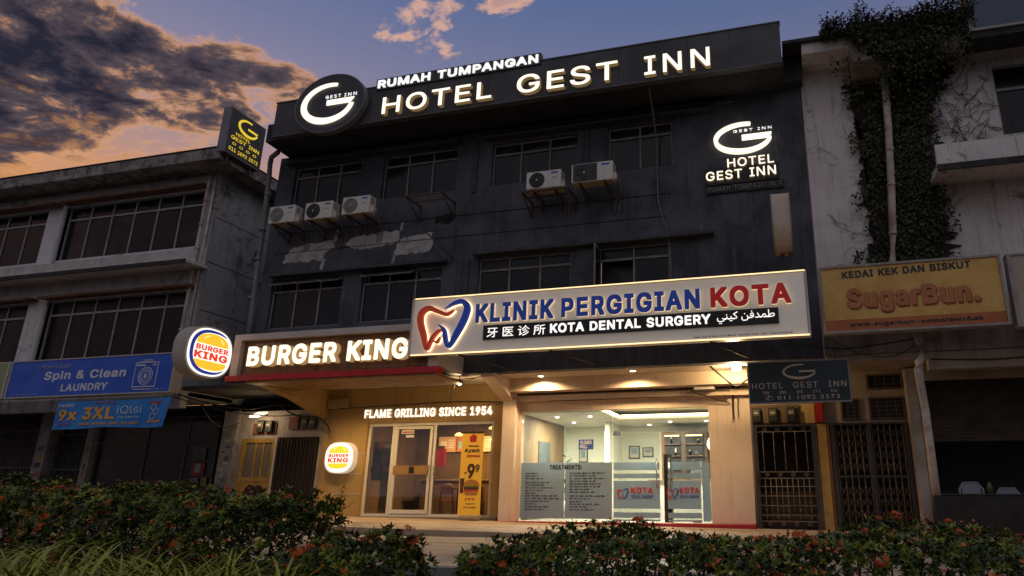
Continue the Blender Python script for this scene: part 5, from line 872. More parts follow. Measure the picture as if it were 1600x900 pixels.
def tooth(mb, cx, cz, s, y0, y1, red, blue):
    P = lambda pts: [(cx + (px - 1180) / 310 * s, cz - (pz - 232) / 310 * s) for px, pz in pts]
    W = lambda ws: [w * s for w in ws]
    mb.mat(red)
    stroke(mb, P([(1242, 150), (1200, 172), (1140, 150), (1085, 130), (1043, 155), (1040, 210), (1068, 290), (1092, 365), (1118, 310), (1155, 268), (1195, 256)]), W([.01, .06, .08, .095, .11, .11, .10, .055, .07, .055, .012]), y0, y1)
    stroke(mb, P([(1130, 318), (1152, 328), (1170, 300)]), W([.015, .045, .01]), y0, y1)
    mb.mat(blue)
    stroke(mb, P([(1188, 140), (1240, 112), (1290, 104), (1322, 140), (1308, 205), (1268, 285), (1226, 356), (1204, 318), (1188, 258), (1150, 228)]), W([.01, .06, .085, .11, .115, .105, .055, .075, .06, .012]), y0 - .001, y1)
RED_T = mat('red lettering', (.50, .03, .03), .5); BLUE_T = mat('blue lettering', (.03, .075, .30), .5)
for d, cx_, w_ in ((d1, -4.00, 1.0), (d2, -2.76, .85)):
    k = MB(); tooth(k, cx_ - w_ * .33, .60, .30, YB + .030, YB + .034, RED_T, BLUE_T); k.build('tooth_mark', None, d)
    text('KOTA', cx_ - w_ * .12, cx_ + w_ * .46, .61, .76, YB + .030, RED_T, d, depth=.004, off=.03)
    text('DENTAL SURGERY', cx_ - w_ * .12, cx_ + w_ * .46, .50, .57, YB + .030, BLUE_T, d, depth=.004, off=.03)
INK = mat('black print', (.02, .022, .025), .5)
text('TREATMENTS:', -6.35, -5.45, 1.21, 1.33, YB + .062, INK, fs, depth=.004, off=.02)
k = MB().mat(INK); r3 = random.Random(4)
for col, (xa, xb) in enumerate(((-7.02, -6.05), (-5.78, -4.78))):
    z = 1.10
    for row in range(14):
        if r3.random() < .12: z -= .03
        xe = xa + (xb - xa) * r3.choice((.35, .55, .7, .85, .98)); x_ = xa
        while x_ < xe:
            w_ = r3.uniform(.05, .16)
            xw = min(x_ + w_, xe); q = x_
            while q < xw - .012:
                hh = r3.choice((.022, .030, .036)); k.box(q, q + .016, YB + .063, YB + .066, z, z + hh); q += .023
            x_ += w_ + .03
        z -= .068
k.build('small_print', None, fs)
k = MB().mat(mat('notice blue', (.05, .10, .36), .5)); k.box(-5.55, -5.14, YB + .07, YB + .075, 1.72, 1.98); o = k.build('notice_sticker', None, hb)
text('CLOSED\nPULL', -5.50, -5.19, 1.75, 1.95, YB + .066, mat('white print', (.7, .7, .7), .5), o, depth=.003, off=.02)
# clinic room
CLW = mat('clinic white wall', (.74, .73, .62), .6, (.70, .68, .57), 1, .5); 
k = MB().mat(CLW); k.box(-7.55, -1.6, 6.2, 6.35, -.3, 3.1); k.box(-7.55, -7.35, 1.92, 6.2, -.3, 3.1); k.box(-1.85, -1.6, 1.92, 6.2, -.3, 3.1); k.box(-5.6, -5.45, 4.6, 6.2, -.1, 3.0)
k.build('clinic_room_wall', None, hb)
k = MB().mat(mat('clinic ceiling', (.70, .66, .58), .7)); k.box(-7.4, -1.7, 1.92, 6.2, 3.0, 3.12); k.box(-7.34, -5.0, 1.95, 6.2, 2.74, 2.80); k.box(-5.0, -1.86, 3.9, 6.2, 2.72, 2.80); k.build('clinic_room_ceiling', None, hb)
COVE = emat('cove light', (1.0, .78, .42), 9.0)
k = MB().mat(COVE); k.box(-4.99, -4.95, 1.98, 3.85, 2.78, 2.84); k.box(-4.9, -1.9, 3.84, 3.88, 2.78, 2.84); k.build('cove_light', None, hb)
k = MB().mat(emat('small downlight', (1, .86, .62), 14.0))
for xx, yy, zz_ in ((-6.6, 3.0, 2.735), (-5.6, 3.0, 2.735), (-6.6, 4.6, 2.735), (-3.6, 4.8, 2.715), (-2.5, 4.8, 2.715), (-4.6, 2.6, 2.995), (-3.4, 2.6, 2.995), (-2.3, 2.6, 2.995), (-2.2, 3.1, 2.995), (-2.25, 2.9, 2.995), (-4.4, 5.6, 2.715)): k.cyl((xx, yy, zz_ - .02), .05, .02, seg=12)
k.build('downlight', None, hb)
k = MB().mat(mat('clinic floor', (.35, .33, .30), .3)); k.box(-7.4, -1.7, 1.85, 6.2, -.25, -.1); k.build('clinic_floor', None, hb)
k = MB().mat(mat('dark veneer', (.10, .055, .022), .5)); k.box(-3.95, -2.55, 5.2, 6.19, -.1, 2.45)
k.mat(mat('shelf dark', (.014, .010, .008), .6)); k.box(-3.85, -3.35, 5.16, 5.19, 1.2, 2.35); k.box(-3.2, -2.65, 5.16, 5.19, 1.0, 2.35); k.mat(mat('shelf wood', (.16, .09, .04), .5))
for z in (1.35, 1.7, 2.05): k.box(-3.84, -3.36, 5.06, 5.159, z, z + .02); k.box(-3.19, -2.66, 5.06, 5.159, z, z + .02)
k.build('shelf_niche', None, hb)
k = MB().mat(emat('shelf strip', (1, .66, .26), 5.0)); k.box(-3.82, -3.38, 5.07, 5.10, 2.30, 2.33); k.box(-3.17, -2.68, 5.07, 5.10, 2.30, 2.33); k.build('shelf_light', None, hb)
k = MB()
for q in range(12):
    k.mat(mat('product %d' % (q % 4), ((.5, .48, .42), (.06, .12, .30), (.35, .06, .05), (.5, .35, .12))[q % 4], .5)); xx = -3.78 + (q % 6) * .065 + (.62 if q % 2 else 0); z = (1.37, 1.72, 2.07)[q % 3]; k.box(xx, xx + .05, 5.08, 5.13, z + .001, z + .10 + .03 * (q % 5))
k.build('shelf_goods', None, hb)
for xa, xb, za, zb_ in ((-5.2, -4.85, 1.7, 2.1), (-4.75, -4.4, 1.75, 2.05), (-6.9, -6.6, 1.6, 2.05)):
    k = MB().mat(mat('notice frame', (.05, .04, .035), .5)); k.box(xa, xb, 6.15, 6.195, za, zb_); k.mat(mat('notice paper', (.55, .5, .42), .6)); k.box(xa + .03, xb - .03, 6.14, 6.149, za + .03, zb_ - .03); k.mat(mat('notice picture', (.25, .32, .36), .6)); k.box(xa + .07, xb - .07, 6.13, 6.139, za + .14, zb_ - .07); k.build('wall_notice', None, hb)
k = MB().mat(mat('side door dark', (.07, .08, .085), .4)); k.box(-7.33, -7.28, 3.4, 4.4, -.1, 2.1); k.build('inner_door', None, hb)

# ---- entrance between the two shophouses, left of the burger shop
ENT = mat('entrance white wall', (.42, .37, .33), .85, (.28, .24, .21), 2.2, .9, .3, 14, streak=((.12, .09, .07), .7))
b = MB().mat(ENT); b.wall(-17.08, -13.42, gz(-15) - .2, 3.0, 1.75, .2, [(-16.25, -15.05, gz(-15) - .3, 2.17), (-14.99, -13.58, gz(-15) - .3, 2.2)])
b.build('entrance_wall', None, hb)
k = MB().mat(PILL); k.box(-16.92, -16.42, 1.55, 1.748, gz(-16.6), 3.0); pl = k.build('entrance_pillar', None, hb)
k = MB(); r4 = random.Random(3)
for q in range(11):
    cl = r4.choice(((.25, .04, .03), (.04, .08, .16), (.04, .04, .04), (.06, .12, .15), (.4, .38, .33), (.05, .05, .05))); k.mat(mat('bill %.2f %.2f' % cl[:2], cl, .6))
    cx_ = -16.67 + r4.uniform(-.12, .12); cz_ = .45 + q * .165; w_ = r4.uniform(.04, .10); h_ = r4.uniform(.02, .055)
    k.prism([(cx_ - w_, cz_ - h_), (cx_ + w_, cz_ - h_ + r4.uniform(-.03, .03)), (cx_ + w_ * .9, cz_ + h_), (cx_ - w_ * .9, cz_ + h_)], 1.542 - q * .0005, 1.549)
k.build('sticker', None, pl)
YELLOW = mat('yellow painted timber', (.42, .255, .045), .55, (.28, .16, .03), 3, .8, .1, streak=((.12, .07, .02), .5))
k = MB().mat(YELLOW); zb = gz(-15.6)
for xa, xb, za, zc_ in ((-16.25, -16.13, zb, 2.17), (-15.17, -15.05, zb, 2.17), (-16.13, -15.17, 2.05, 2.17), (-16.13, -15.17, .92, 1.04), (-16.13, -15.17, zb, .92)):
    k.box(xa, xb, 1.70 + (.02 if zc_ == .92 else 0), 1.76, za, zc_)
for xx in (-15.78, -15.50): k.box(xx, xx + .06, 1.712, 1.756, 1.04, 2.05)
yd = k.build('timber_door', None, hb)
k = MB().mat(mat('reeded glass', (.20, .16, .10), .3, (.10, .08, .05), 14, .9)); k.box(-16.14, -15.16, 1.735, 1.745, 1.03, 2.06); k.build('pane', None, yd)
k = MB().mat(mat('dark plant', (.03, .022, .018), .9)); pts = [(-15.95, .42), (-15.3, .45), (-15.25, .7), (-15.42, .82), (-15.6, .78), (-15.8, .84), (-15.97, .66)]; k.prism(pts, 1.712, 1.719); k.build('dark_plant_shape', None, yd)  # flat dark cutout added on the door in place of a plant
k = MB().mat(DARK_METAL); 
for i in range(26): xx = -14.95 + i * .054; k.box(xx, xx + (.022 if i % 3 else .034), 1.66 - .02 * (i % 2), 1.689, gz(-14), 2.18)
for z in (gz(-14), 1.1, 2.14): k.box(-14.98, -13.59, 1.69, 1.73, z, z + .05)
k.build('folding_grille', None, hb)
k = MB().mat(mat('entrance white post', (.52, .47, .42), .7)); k.box(-15.05, -14.985, 1.66, 1.749, gz(-15), 2.2); k.build('door_post', None, hb)
k = MB().mat(BLACK); k.box(-17.05, -13.6, 2.3, 2.35, gz(-15), 3.4); k.build('dark_passage', None, hb)

# ================================================================== RIGHT SHOPHOUSE
rb = thing('cream_shophouse', 'stained off-white shophouse overgrown with dark creeper, dim shop below', 'building', (5, 0, gz(5)))
b = MB().mat(WALL_RIGHT); b.wall(.82, 12, 3.58, 11.0, .02, .25, [(5.22, 11, 8.62, 10.5)])
b.box(.83, 1.05, .28, 8, 3.58, 11.0); b.build('wall', None, rb)
b = MB().mat(WALL_RIGHT); b.box(.88, 2.0, -.8, .018, 11.02, 11.32); b.box(2.35, 4.6, -.8, .018, 11.02, 11.3); b.box(4.6, 12, -.7, .018, 10.9, 11.3); b.box(.84, 12, .018, 8, 11.0, 11.3)
b.mat(mat('gutter outlet', (.30, .26, .23), .85, (.16, .13, .11), 3, .9)); b.box(2.0, 2.35, -.86, .018, 10.66, 11.3); b.xprism([(-.86, 10.66), (-.86, 10.58), (.01, 10.40), (.01, 10.66)], 2.03, 2.9)
b.mat(CONC_DARK); b.box(.42, 4.6, -.9, .5, 11.325, 11.42); b.build('roof', None, rb)
window(rb, 5.22, 8.4, 8.62, 10.5, .16, 2, 9.86, FRAME_GREY, PANE, .06)
b = MB().mat(mat('pale blind', (.34, .30, .26), .7)); b.box(5.27, 8.3, .2, .21, 10.2, 10.45); b.build('roller_blind', None, rb)
b = MB().mat(WALL_RIGHT); b.xprism([(.015, 7.5), (-1.0, 7.45), (-1.0, 8.05), (-.9, 8.05), (-.9, 7.6), (.015, 7.6)], 3.5, 12); 
b.mat(CONC_DARK); b.box(3.48, 12, -1.05, -1.003, 7.40, 7.55); b.build('balcony', None, rb)
b = MB().mat(mat('dirty spandrel', (.30, .26, .235), .9, (.14, .12, .105), 2.0, .9, .4, streak=((.05, .04, .035), .8))); b.box(.83, 12, -.06, .016, 3.6, 4.1); b.build('spandrel', None, rb)
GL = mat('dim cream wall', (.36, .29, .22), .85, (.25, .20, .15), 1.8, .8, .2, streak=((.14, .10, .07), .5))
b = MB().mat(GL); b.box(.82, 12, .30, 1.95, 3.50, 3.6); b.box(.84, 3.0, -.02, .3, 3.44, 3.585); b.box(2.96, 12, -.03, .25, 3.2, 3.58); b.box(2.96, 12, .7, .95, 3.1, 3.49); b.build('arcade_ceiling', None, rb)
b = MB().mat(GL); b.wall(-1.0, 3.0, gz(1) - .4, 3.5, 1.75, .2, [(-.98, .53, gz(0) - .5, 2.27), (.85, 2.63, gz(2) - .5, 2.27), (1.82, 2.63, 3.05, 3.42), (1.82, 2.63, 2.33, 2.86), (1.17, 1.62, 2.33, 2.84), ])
b.build('stair_wall', None, rb)
b = MB().mat(mat('ochre door post', (.42, .26, .07), .7, (.30, .18, .05), 3, .8, streak=((.12, .07, .03), .5))); b.box(.57, .78, 1.66, 1.748, gz(.6) - .1, 2.25); b.build('door_post', None, rb)
b = MB().mat(mat('rust brown jamb', (.16, .07, .03), .8)); b.box(.79, .85, 1.66, 1.748, gz(.8) - .1, 2.25); b.box(2.63, 2.68, 1.66, 1.74, gz(2.6) - .1, 2.2); b.build('door_jamb', None, rb)
for x0, x1, z0, z1, nn, mm in ((1.82, 2.63, 3.05, 3.42, 4, 3), (1.82, 2.63, 2.33, 2.86, 4, 5), (1.17, 1.62, 2.33, 2.84, 3, 5)):
    k = MB().mat(mat('brown vent frame', (.09, .06, .04), .7))
    k.box(x0, x0 + .04, 1.70, 1.76, z0, z1); k.box(x1 - .04, x1, 1.70, 1.76, z0, z1); k.box(x0 + .04, x1 - .04, 1.70, 1.76, z0, z0 + .04); k.box(x0 + .04, x1 - .04, 1.70, 1.76, z1 - .04, z1)
    for i in range(1, nn): xx = x0 + (x1 - x0) * i / nn; k.box(xx - .008, xx + .008, 1.715, 1.735, z0 + .04, z1 - .04)
    for i in range(1, mm): zz_ = z0 + (z1 - z0) * i / mm; k.box(x0 + .04, x1 - .04, 1.718, 1.732, zz_ - .006, zz_ + .006)
    o = k.build('vent_window', None, rb); k = MB().mat(BLACK); k.box(x0 + .02, x1 - .02, 1.78, 1.8, z0, z1); k.build('dark_room', None, o)
b = MB().mat(mat('pale column', (.38, .33, .30), .8, (.26, .22, .19), 2.5, .8, .2, streak=((.12, .09, .075), .5))); b.box(2.66, 2.88, 1.30, 1.745, gz(2.7) - .1, 3.46); b.build('column', None, rb)
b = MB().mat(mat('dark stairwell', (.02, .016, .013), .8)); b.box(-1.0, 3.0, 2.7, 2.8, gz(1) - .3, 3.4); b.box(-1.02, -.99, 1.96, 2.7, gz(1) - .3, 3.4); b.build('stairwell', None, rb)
for q in range(7):
    k = MB().mat(mat('stair tread', (.07, .045, .03), .7)); k.box(-.95, .5, 2.05 + q * .09, 2.68, gz(0) - .3 + q * .17, gz(0) - .14 + q * .17); k.build('stair_step', None, rb)
IRON = mat('pale rusted iron', (.20, .165, .13), .55, (.12, .075, .045), 6, .8, metal=.3)
IRON_D = mat('dark gate frame', (.055, .050, .048), .5, (.04, .03, .025), 4, .7, metal=.3)
# ornamental gate
z0, z1, x0, x1, y = gz(0) - .1, 2.26, -.97, .52, 1.62
k = MB().mat(IRON_D); k.box(x0, x0 + .10, y, y + .09, z0, z1); k.box(x1 - .10, x1, y, y + .09, z0, z1); k.box(x0 + .1, x1 - .1, y, y + .09, z1 - .06, z1); k.box(x0 + .1, x1 - .1, y, y + .09, z0, z0 + .07)
g = k.build('ornamental_gate', None, rb)
k = MB().mat(IRON); xa, xb = x0 + .1, x1 - .1; yy = y + .045
for z in (2.08, 1.12, .97, .78, .56, .34, .12, -.02): k.box(xa, xb, yy - .01, yy + .012, z - .011, z + .011)
nb = 5
for i in range(nb):
    xx = xa + (xb - xa) * (i + .5) / nb
    for za, zc_ in ((1.13, 2.07), (-.01, .96)): 
        k.tube([(xx, yy - .012, za), (xx, yy - .012, zc_)], .011, 5)
        for t in range(6): zz_ = za + (zc_ - za) * (t + .5) / 6; k.tube([(xx, yy - .012, zz_ - .03), (xx, yy - .012, zz_), (xx, yy - .012, zz_ + .03)], [.008, .018, .008], 5)
    xm = xa + (xb - xa) * (i + 1) / nb
    if i < nb - 1: k.tube([(xm, yy, -.01), (xm, yy, .96)], .010, 5)
for zc_ in (2.14, 1.045, -.09):
    for i in range(4):
        xx = xa + (xb - xa) * (i + .6) / 4.2
        k.tube([(xx + .055 * math.cos(t * .45) * (1 - t * .04), yy, zc_ + .05 * math.sin(t * .45) * (1 - t * .04)) for t in range(18)], .009, 5)
k.build('scroll_bars', None, g)
k = MB().mat(DARK_METAL); k.box(x0 + .03, x0 + .12, y - .05, y, .85, 1.1); k.tube([(x0 + .08, y - .05, .9), (x0 + .08, y - .08, .92), (x0 + .08, y - .08, 1.03), (x0 + .08, y - .05, 1.05)], .01, 5); k.build('handle', None, g)
# collapsible lattice gate
z0, z1, x0, x1, y = gz(2) - .12, 2.26, .87, 2.62, 1.62
k = MB().mat(IRON_D); k.box(x0, x0 + .09, y, y + .09, z0, z1); k.box(x1 - .09, x1, y, y + .09, z0, z1); k.box(x0 + .09, x1 - .09, y, y + .09, z1 - .05, z1); k.box(x0 + .09, x1 - .09, y, y + .09, z0, z0 + .04); k.box(1.72, 1.79, y - .01, y + .06, z0 + .04, z1 - .05)
for z in (.98,): k.box(x0 + .09, 1.72, y + .01, y + .05, z, z + .05); k.box(1.79, x1 - .09, y + .01, y + .05, z, z + .05)
g = k.build('collapsible_gate', None, rb)
k = MB().mat(IRON)
for lo, hi in ((x0 + .12, 1.70), (1.82, x1 - .12)):
    n = 5
    for i in range(n + 1): xx = lo + (hi - lo) * i / n; k.tube([(xx, y + .03, z0 + .04), (xx, y + .03, z1 - .05)], .012, 5)
    w_ = (hi - lo) / n
    for za, zc_ in ((.02, .9), (1.1, 2.1)):
        for i in range(n):
            q = za
            while q < zc_ - .1:
                xx = lo + i * w_
                k.tube([(xx, y + .045, q), (xx + w_, y + .045, q + .26)], .006, 4); k.tube([(xx, y + .055, q + .26), (xx + w_, y + .055, q)], .006, 4); q += .26
k.build('lattice_bars', None, g)
# dim shop on the far right
k = MB().mat(mat('brown shutter', (.065, .043, .03), .7, (.035, .024, .018), 3, .8, .1))
for i in range(22): k.box(2.92, 12, 1.86 + (i % 2) * .012, 1.93, 1.80 + i * .078, 1.80 + i * .078 + .074)
k.build('roller_shutter', None, rb)
k = MB().mat(BLACK); k.box(2.9, 12, 1.96, 2.0, 2.95, 3.5); k.box(2.9, 12, 4.8, 4.9, gz(4) - .3, 3.2); k.box(2.89, 2.92, 1.76, 4.8, gz(4) - .3, 3.2); k.build('shop_back_wall', None, rb)
k = MB().mat(mat('black counter stone', (.016, .014, .013), .35, (.028, .022, .018), 4, .8)); k.box(2.90, 12, .95, 1.20, gz(4) - .2, .58); k.box(2.90, 12, .93, 1.23, .582, .62); k.build('counter_wall', None, rb, bevel=.01)
# ================================================================== SIGNS
# roof fascia of the hotel
sg = thing('hotel_letter_sign', 'row of tall white lit letters reading HOTEL GEST INN along the roof fascia', 'sign', (-6, -1.22, 10.6))
for t, xa, xb, za, zc_ in (('HOTEL', -10.53, -7.20, 10.76, 11.30), ('GEST', -6.47, -3.70, 10.75, 11.31), ('INN', -3.0, -1.34, 10.74, 11.28)):
    l = text(t, xa, xb, za, zc_, -1.33, L_WHITE, sg, side=L_SIDE, depth=.12, off=.012, space=1.12 if t != 'INN' else 1.25)
sg = thing('round_logo_sign', 'dark oval disc with a big white lit open G on the roof edge', 'sign', (-12.22, -1.25, 10.4))
k = MB().mat(mat('disc face', (.045, .045, .05), .45)); k.prism([(-12.22 + 1.14 * math.cos(R(a * 6)), 11.33 + .93 * math.sin(R(a * 6))) for a in range(60)], -1.42, -1.24)
k.mat(mat('disc rim', (.16, .16, .17), .5)); 
k.strip([(-12.22 + 1.16 * math.cos(R(a * 6)), 11.33 + .95 * math.sin(R(a * 6))) for a in range(61)], [(-12.22 + 1.13 * math.cos(R(a * 6)), 11.33 + .92 * math.sin(R(a * 6))) for a in range(61)], -1.425, -1.235)
k.build('disc', None, sg)
k = MB().mat(L_WHITE); g_mark(k, -12.26, 11.30, .88, .66, .20, -1.47, -1.44); o = k.build('letter_mark', None, sg)
text('GEST', -12.36, -11.86, 11.47, 11.57, -1.44, L_WHITE2, sg, depth=.015, off=0, space=1.5)
text('INN', -11.74, -11.34, 11.46, 11.56, -1.44, L_WHITE2, sg, depth=.015, off=0, space=1.5)
sg = thing('lodging_sign', 'narrow dark board with bold white RUMAH TUMPANGAN letters on top of the fascia', 'sign', (-8.35, -1.15, 11.63))
k = MB().mat(mat('board dark', (.05, .05, .055), .6)); k.box(-10.86, -5.85, -1.24, -1.08, 11.64, 11.99); k.build('board', None, sg)
text('RUMAH TUMPANGAN', -10.80, -5.92, 11.68, 11.94, -1.27, L_WHITE2, sg, depth=.03, off=.035)
# wall logo
sg = thing('wall_logo_sign', 'white lit open G logo with HOTEL GEST INN letters on the dark upper wall', 'sign', (-.75, -.08, 7.9))
k = MB().mat(BLACK); k.box(-1.72, .12, -.05, -.012, 8.10, 8.56); k.box(-1.72, .22, -.045, -.012, 7.86, 8.07); k.build('backing_board', None, sg)
k = MB().mat(L_WHITE); g_mark(k, -.72, 9.31, .73, .43, .115, -.15, -.03); o = k.build('letter_mark', None, sg)
text('GEST INN', -.94, .02, 9.46, 9.53, -.15, L_WHITE2, sg, depth=.02, space=1.4, off=0)
text('HOTEL', -1.13, .02, 8.50, 8.74, -.15, L_WHITE, sg, side=L_SIDE, depth=.06, off=.012, space=1.08)
text('GEST INN', -1.68, .05, 8.18, 8.43, -.15, L_WHITE, sg, side=L_SIDE, depth=.06, off=.012, space=1.08)
text('RUMAH TOMPAIGON X', -1.66, .18, 7.90, 8.03, -.08, mat('tarnished letter', (.26, .24, .23), .5), sg, depth=.03, space=1.2)
# black and yellow blade sign on the roof corner (faces +x)
sg = thing('blade_sign', 'black lightbox with yellow G and lettering at the roof corner of the white shophouse', 'sign', (-16.25, -.14, 10.64), R(90))
k = MB().mat(mat('box side', (.20, .20, .215), .5, (.12, .12, .13), 2, .7)); k.box(-.74, .74, .004, .30, 0, 1.55); k.mat(mat('box face', (.010, .010, .011), .35)); k.box(-.71, .71, -.004, .003, .03, 1.52); k.build('lightbox', None, sg, local=True)
k = MB().mat(L_YELLOW); g_mark(k, .02, 1.12, .42, .28, .10, -.014, -.006); k.build('letter_mark', None, sg, local=True)
text('HOTEL', -.42, .18, .70, .80, -.014, L_YELLOW, sg, depth=.008, off=0, local=True)
text('GEST INN', -.58, .58, .52, .64, -.014, L_YELLOW, sg, depth=.008, off=0, local=True)
text('○  ○  ○  ○', -.5, .5, .35, .43, -.014, L_YELLOW, sg, depth=.008, off=0, local=True)
text('011 1092 3573', -.6, .6, .13, .25, -.014, L_YELLOW, sg, depth=.008, off=0, local=True)
k = MB().mat(RUSTY_IRON); k.box(-.5, -.44, .1, .16, -.22, 0); k.box(.44, .5, .1, .16, -.22, 0); k.box(-.62, .62, .05, .25, -.03, -.001); k.build('bracket', None, sg, local=True)

# burger shop canopy sign
sg = thing('burger_fascia_sign', 'brown timber fascia sign with fat cream lit BURGER KING letters and red edge', 'sign', (-11.2, -.7, 3.34))
k = MB().mat(mat('sign frame grey', (.50, .46, .42), .5, (.40, .36, .32), 2, .6)); k.box(-14.20, -13.98, -1.36, -.02, 3.515, 4.62); k.box(-8.42, -8.16, -1.36, -.02, 3.515, 4.62); k.box(-13.98, -8.42, -1.36, -.02, 4.46, 4.62); k.build('frame', None, sg)
k = MB()
for i in range(19):
    c_ = .85 + rnd.random() * .3; k.mat(mat('walnut board %d' % (i % 5), (.20 * c_, .105 * c_, .038 * c_), .5, (.13 * c_, .06 * c_, .02 * c_), 3, .8)); xa = -13.98 + i * .2926; k.box(xa + .004, xa + .289, -1.22, -1.18, 3.515, 4.46)
k.box(-13.98, -8.42, -1.17, -1.1, 3.515, 4.46)
k.build('timber_panel', None, sg)
k = MB().mat(RED); k.box(-14.24, -8.10, -1.44, -1.2, 3.36, 3.51); k.box(-14.24, -14.0, -1.195, -.02, 3.36, 3.51); k.build('red_edge', None, sg)
k = MB().mat(mat('amber soffit', (.25, .135, .035), .6, (.19, .10, .025), 2, .7)); k.box(-13.62, -8.14, -1.40, -.01, 3.30, 3.355); k.mat(MATS['shaded soffit']); k.box(-14.2, -13.625, -1.40, -.01, 3.30, 3.355); k.build('soffit', None, sg)  # left end of the soffit coloured dark for its shade
l = text('BURGER KING', -13.68, -8.98, 3.74, 4.27, -1.40, L_CREAM, sg, side=L_CSIDE, depth=.17, off=.062, space=1.0, soft=True)
text('LESEN NO 28 20', -13.68, -12.85, 4.31, 4.37, -1.235, mat('faint print', (.5, .42, .3), .5), sg, depth=.008, off=.02)
text('restoran makanan segera', -10.35, -8.5, 3.585, 3.63, -1.235, mat('faint print', (.5, .42, .3), .5), sg, depth=.008, off=0)
# backlit burger badge, used on the blade box and on the wall
E_WHITE = emat('badge white', (1, .95, .86), 1.05); E_BUN = emat('badge bun', (1, .53, .03), .92); E_RED = emat('badge red', (.80, .045, .02), .80); E_BLUE = emat('badge blue', (.012, .03, .25), .8); E_SHINE = emat('badge shine', (1, .78, .35), 1.0)
def badge(parent, rx, rz, y, ring=True):
    k = MB().mat(E_WHITE); k.prism(oval(rx, rz, 2.5), y, y + .02); o = k.build('badge_face', None, parent, local=True)
    sx, sz = rx * .80, rz * .84; cx_ = rx * .05 if ring else 0
    k = MB().mat(E_BUN)
    top = [(cx_ + sx * .92 * math.cos(R(a)), sz * .36 + sz * .58 * math.sin(R(a)) ** .8) for a in range(0, 181, 9)]
    k.prism(top, y - .008, y - .001)
    bot = [(cx_ + sx * .92 * math.cos(R(a)), -sz * .46 - sz * .44 * abs(math.sin(R(a))) ** .7) for a in range(180, 361, 9)]
    k.prism(bot, y - .008, y - .001); k.build('bun', None, o, local=True)
    k = MB().mat(E_SHINE); stroke(k, [(cx_ - sx * .55, sz * .58), (cx_ - sx * .40, sz * .74), (cx_ - sx * .2, sz * .81)], [.01, .035, .01], y - .012, y - .009); stroke(k, [(cx_ + sx * .35, sz * .76), (cx_ + sx * .55, sz * .62), (cx_ + sx * .62, sz * .5)], [.01, .035, .01], y - .012, y - .009); k.build('bun_shine', None, o, local=True)
    text('BURGER', cx_ - sx * .92, cx_ + sx * .94, sz * .03, sz * .30, y - .016, E_RED, o, depth=.008, off=.045, local=True, soft=True)
    text('KING', cx_ - sx * .96, cx_ + sx * .94, -sz * .40, -sz * .02, y - .016, E_RED, o, depth=.008, off=.045, local=True, soft=True)
    if ring:
        k = MB().mat(E_BLUE); a_, b_ = [], []
        for a in range(48, 322, 6):
            w = .10 * math.sin(math.pi * (a - 48) / 270) ** .5; q = (rx * .93, rz * .93)
            ca, sa = math.cos(R(a)), math.sin(R(a)); f = lambda c, p=2.4: math.copysign(abs(c) ** (2 / p), c)
            a_.append((f(ca) * q[0], f(sa) * q[1])); b_.append((f(ca) * (q[0] - w) , f(sa) * (q[1] - w)))
        k.strip(a_, b_, y - .009, y - .002); k.build('blue_ring', None, o, local=True)
    return o
sg = thing('burger_blade_sign', 'large round lit burger sign sticking out beside the brown canopy', 'sign', (-14.52, -1.78, 3.41), R(90))
k = MB().mat(mat('lightbox shell', (.42, .38, .34), .45, (.30, .27, .24), 2, .6)); k.prism([(a, b + .67) for a, b in oval(.76, .67, 2.5)], 0, .40)
k.build('lightbox', None, sg, local=True)
hub = thing('face_hub', 'x', 'x') if False else None
o = badge(sg, .70, .615, -.022); o.location = (0, 0, .67)
k = MB().mat(RUSTY_IRON); k.box(.6, 1.8, .1, .16, .95, 1.01); k.box(.6, 1.8, .1, .16, .3, .36); k.build('bracket', None, sg, local=True)
sg = thing('burger_wall_sign', 'small oval lit burger badge on the tan wall beside the shop door', 'sign', (-12.66, YB, 1.13))
k = MB().mat(emat('badge shell', (1, .85, .62), .32, (.6, .52, .45))); k.prism([(a, b + .44) for a, b in oval(.47, .44, 2.8)], -.20, 0); k.build('lightbox', None, sg, local=True)
o = badge(sg, .44, .41, -.222, ring=False); o.location = (0, 0, .44)
sg = thing('slogan_sign', 'lit white FLAME GRILLING SINCE 1954 letters above the shop door', 'sign', (-10, YB - .05, 2.65))
text('FLAME GRILLING SINCE 1954', -12.06, -8.03, 2.68, 2.93, YB - .075, emat('slogan letter', (1, .93, .80), 1.2), sg, side=L_CSIDE, depth=.05, off=.05, soft=True, space=.93)

# dental sign
sg = thing('dental_sign', 'long pale lightbox of the dental clinic with raised blue and red letters', 'sign', (-4.2, -1.45, 3.76))
k = MB().mat(emat('dental panel', (1, .88, .74), .10, (.58, .55, .52))); 
for i in range(8): xa = -8.83 + i * 1.1613; k.box(xa + .003, xa + 1.158, -1.50, -1.47, 3.79, 5.17)
k.build('panel', None, sg)
k = MB().mat(mat('dental frame', (.52, .50, .47), .4)); k.box(-8.88, -8.835, -1.53, -1.30, 3.76, 5.20); k.box(.465, .51, -1.53, -1.30, 3.76, 5.20); k.box(-8.835, .465, -1.53, -1.30, 5.172, 5.20); k.box(-8.835, .465, -1.53, -1.30, 3.76, 3.788); k.box(-8.83, .46, -1.46, -1.32, 3.79, 5.17); k.build('frame', None, sg)
k = MB().mat(emat('edge tube', (1, .70, .36), 1.5)); k.tube([(-8.8, -1.545, 5.186), (.48, -1.545, 5.186)], .013, 6); k.tube([(-8.8, -1.545, 3.774), (.48, -1.545, 3.774)], .017, 6); k.build('edge_light', None, sg)
HALO2 = emat('letter halo', (1, .72, .36), 1.7)
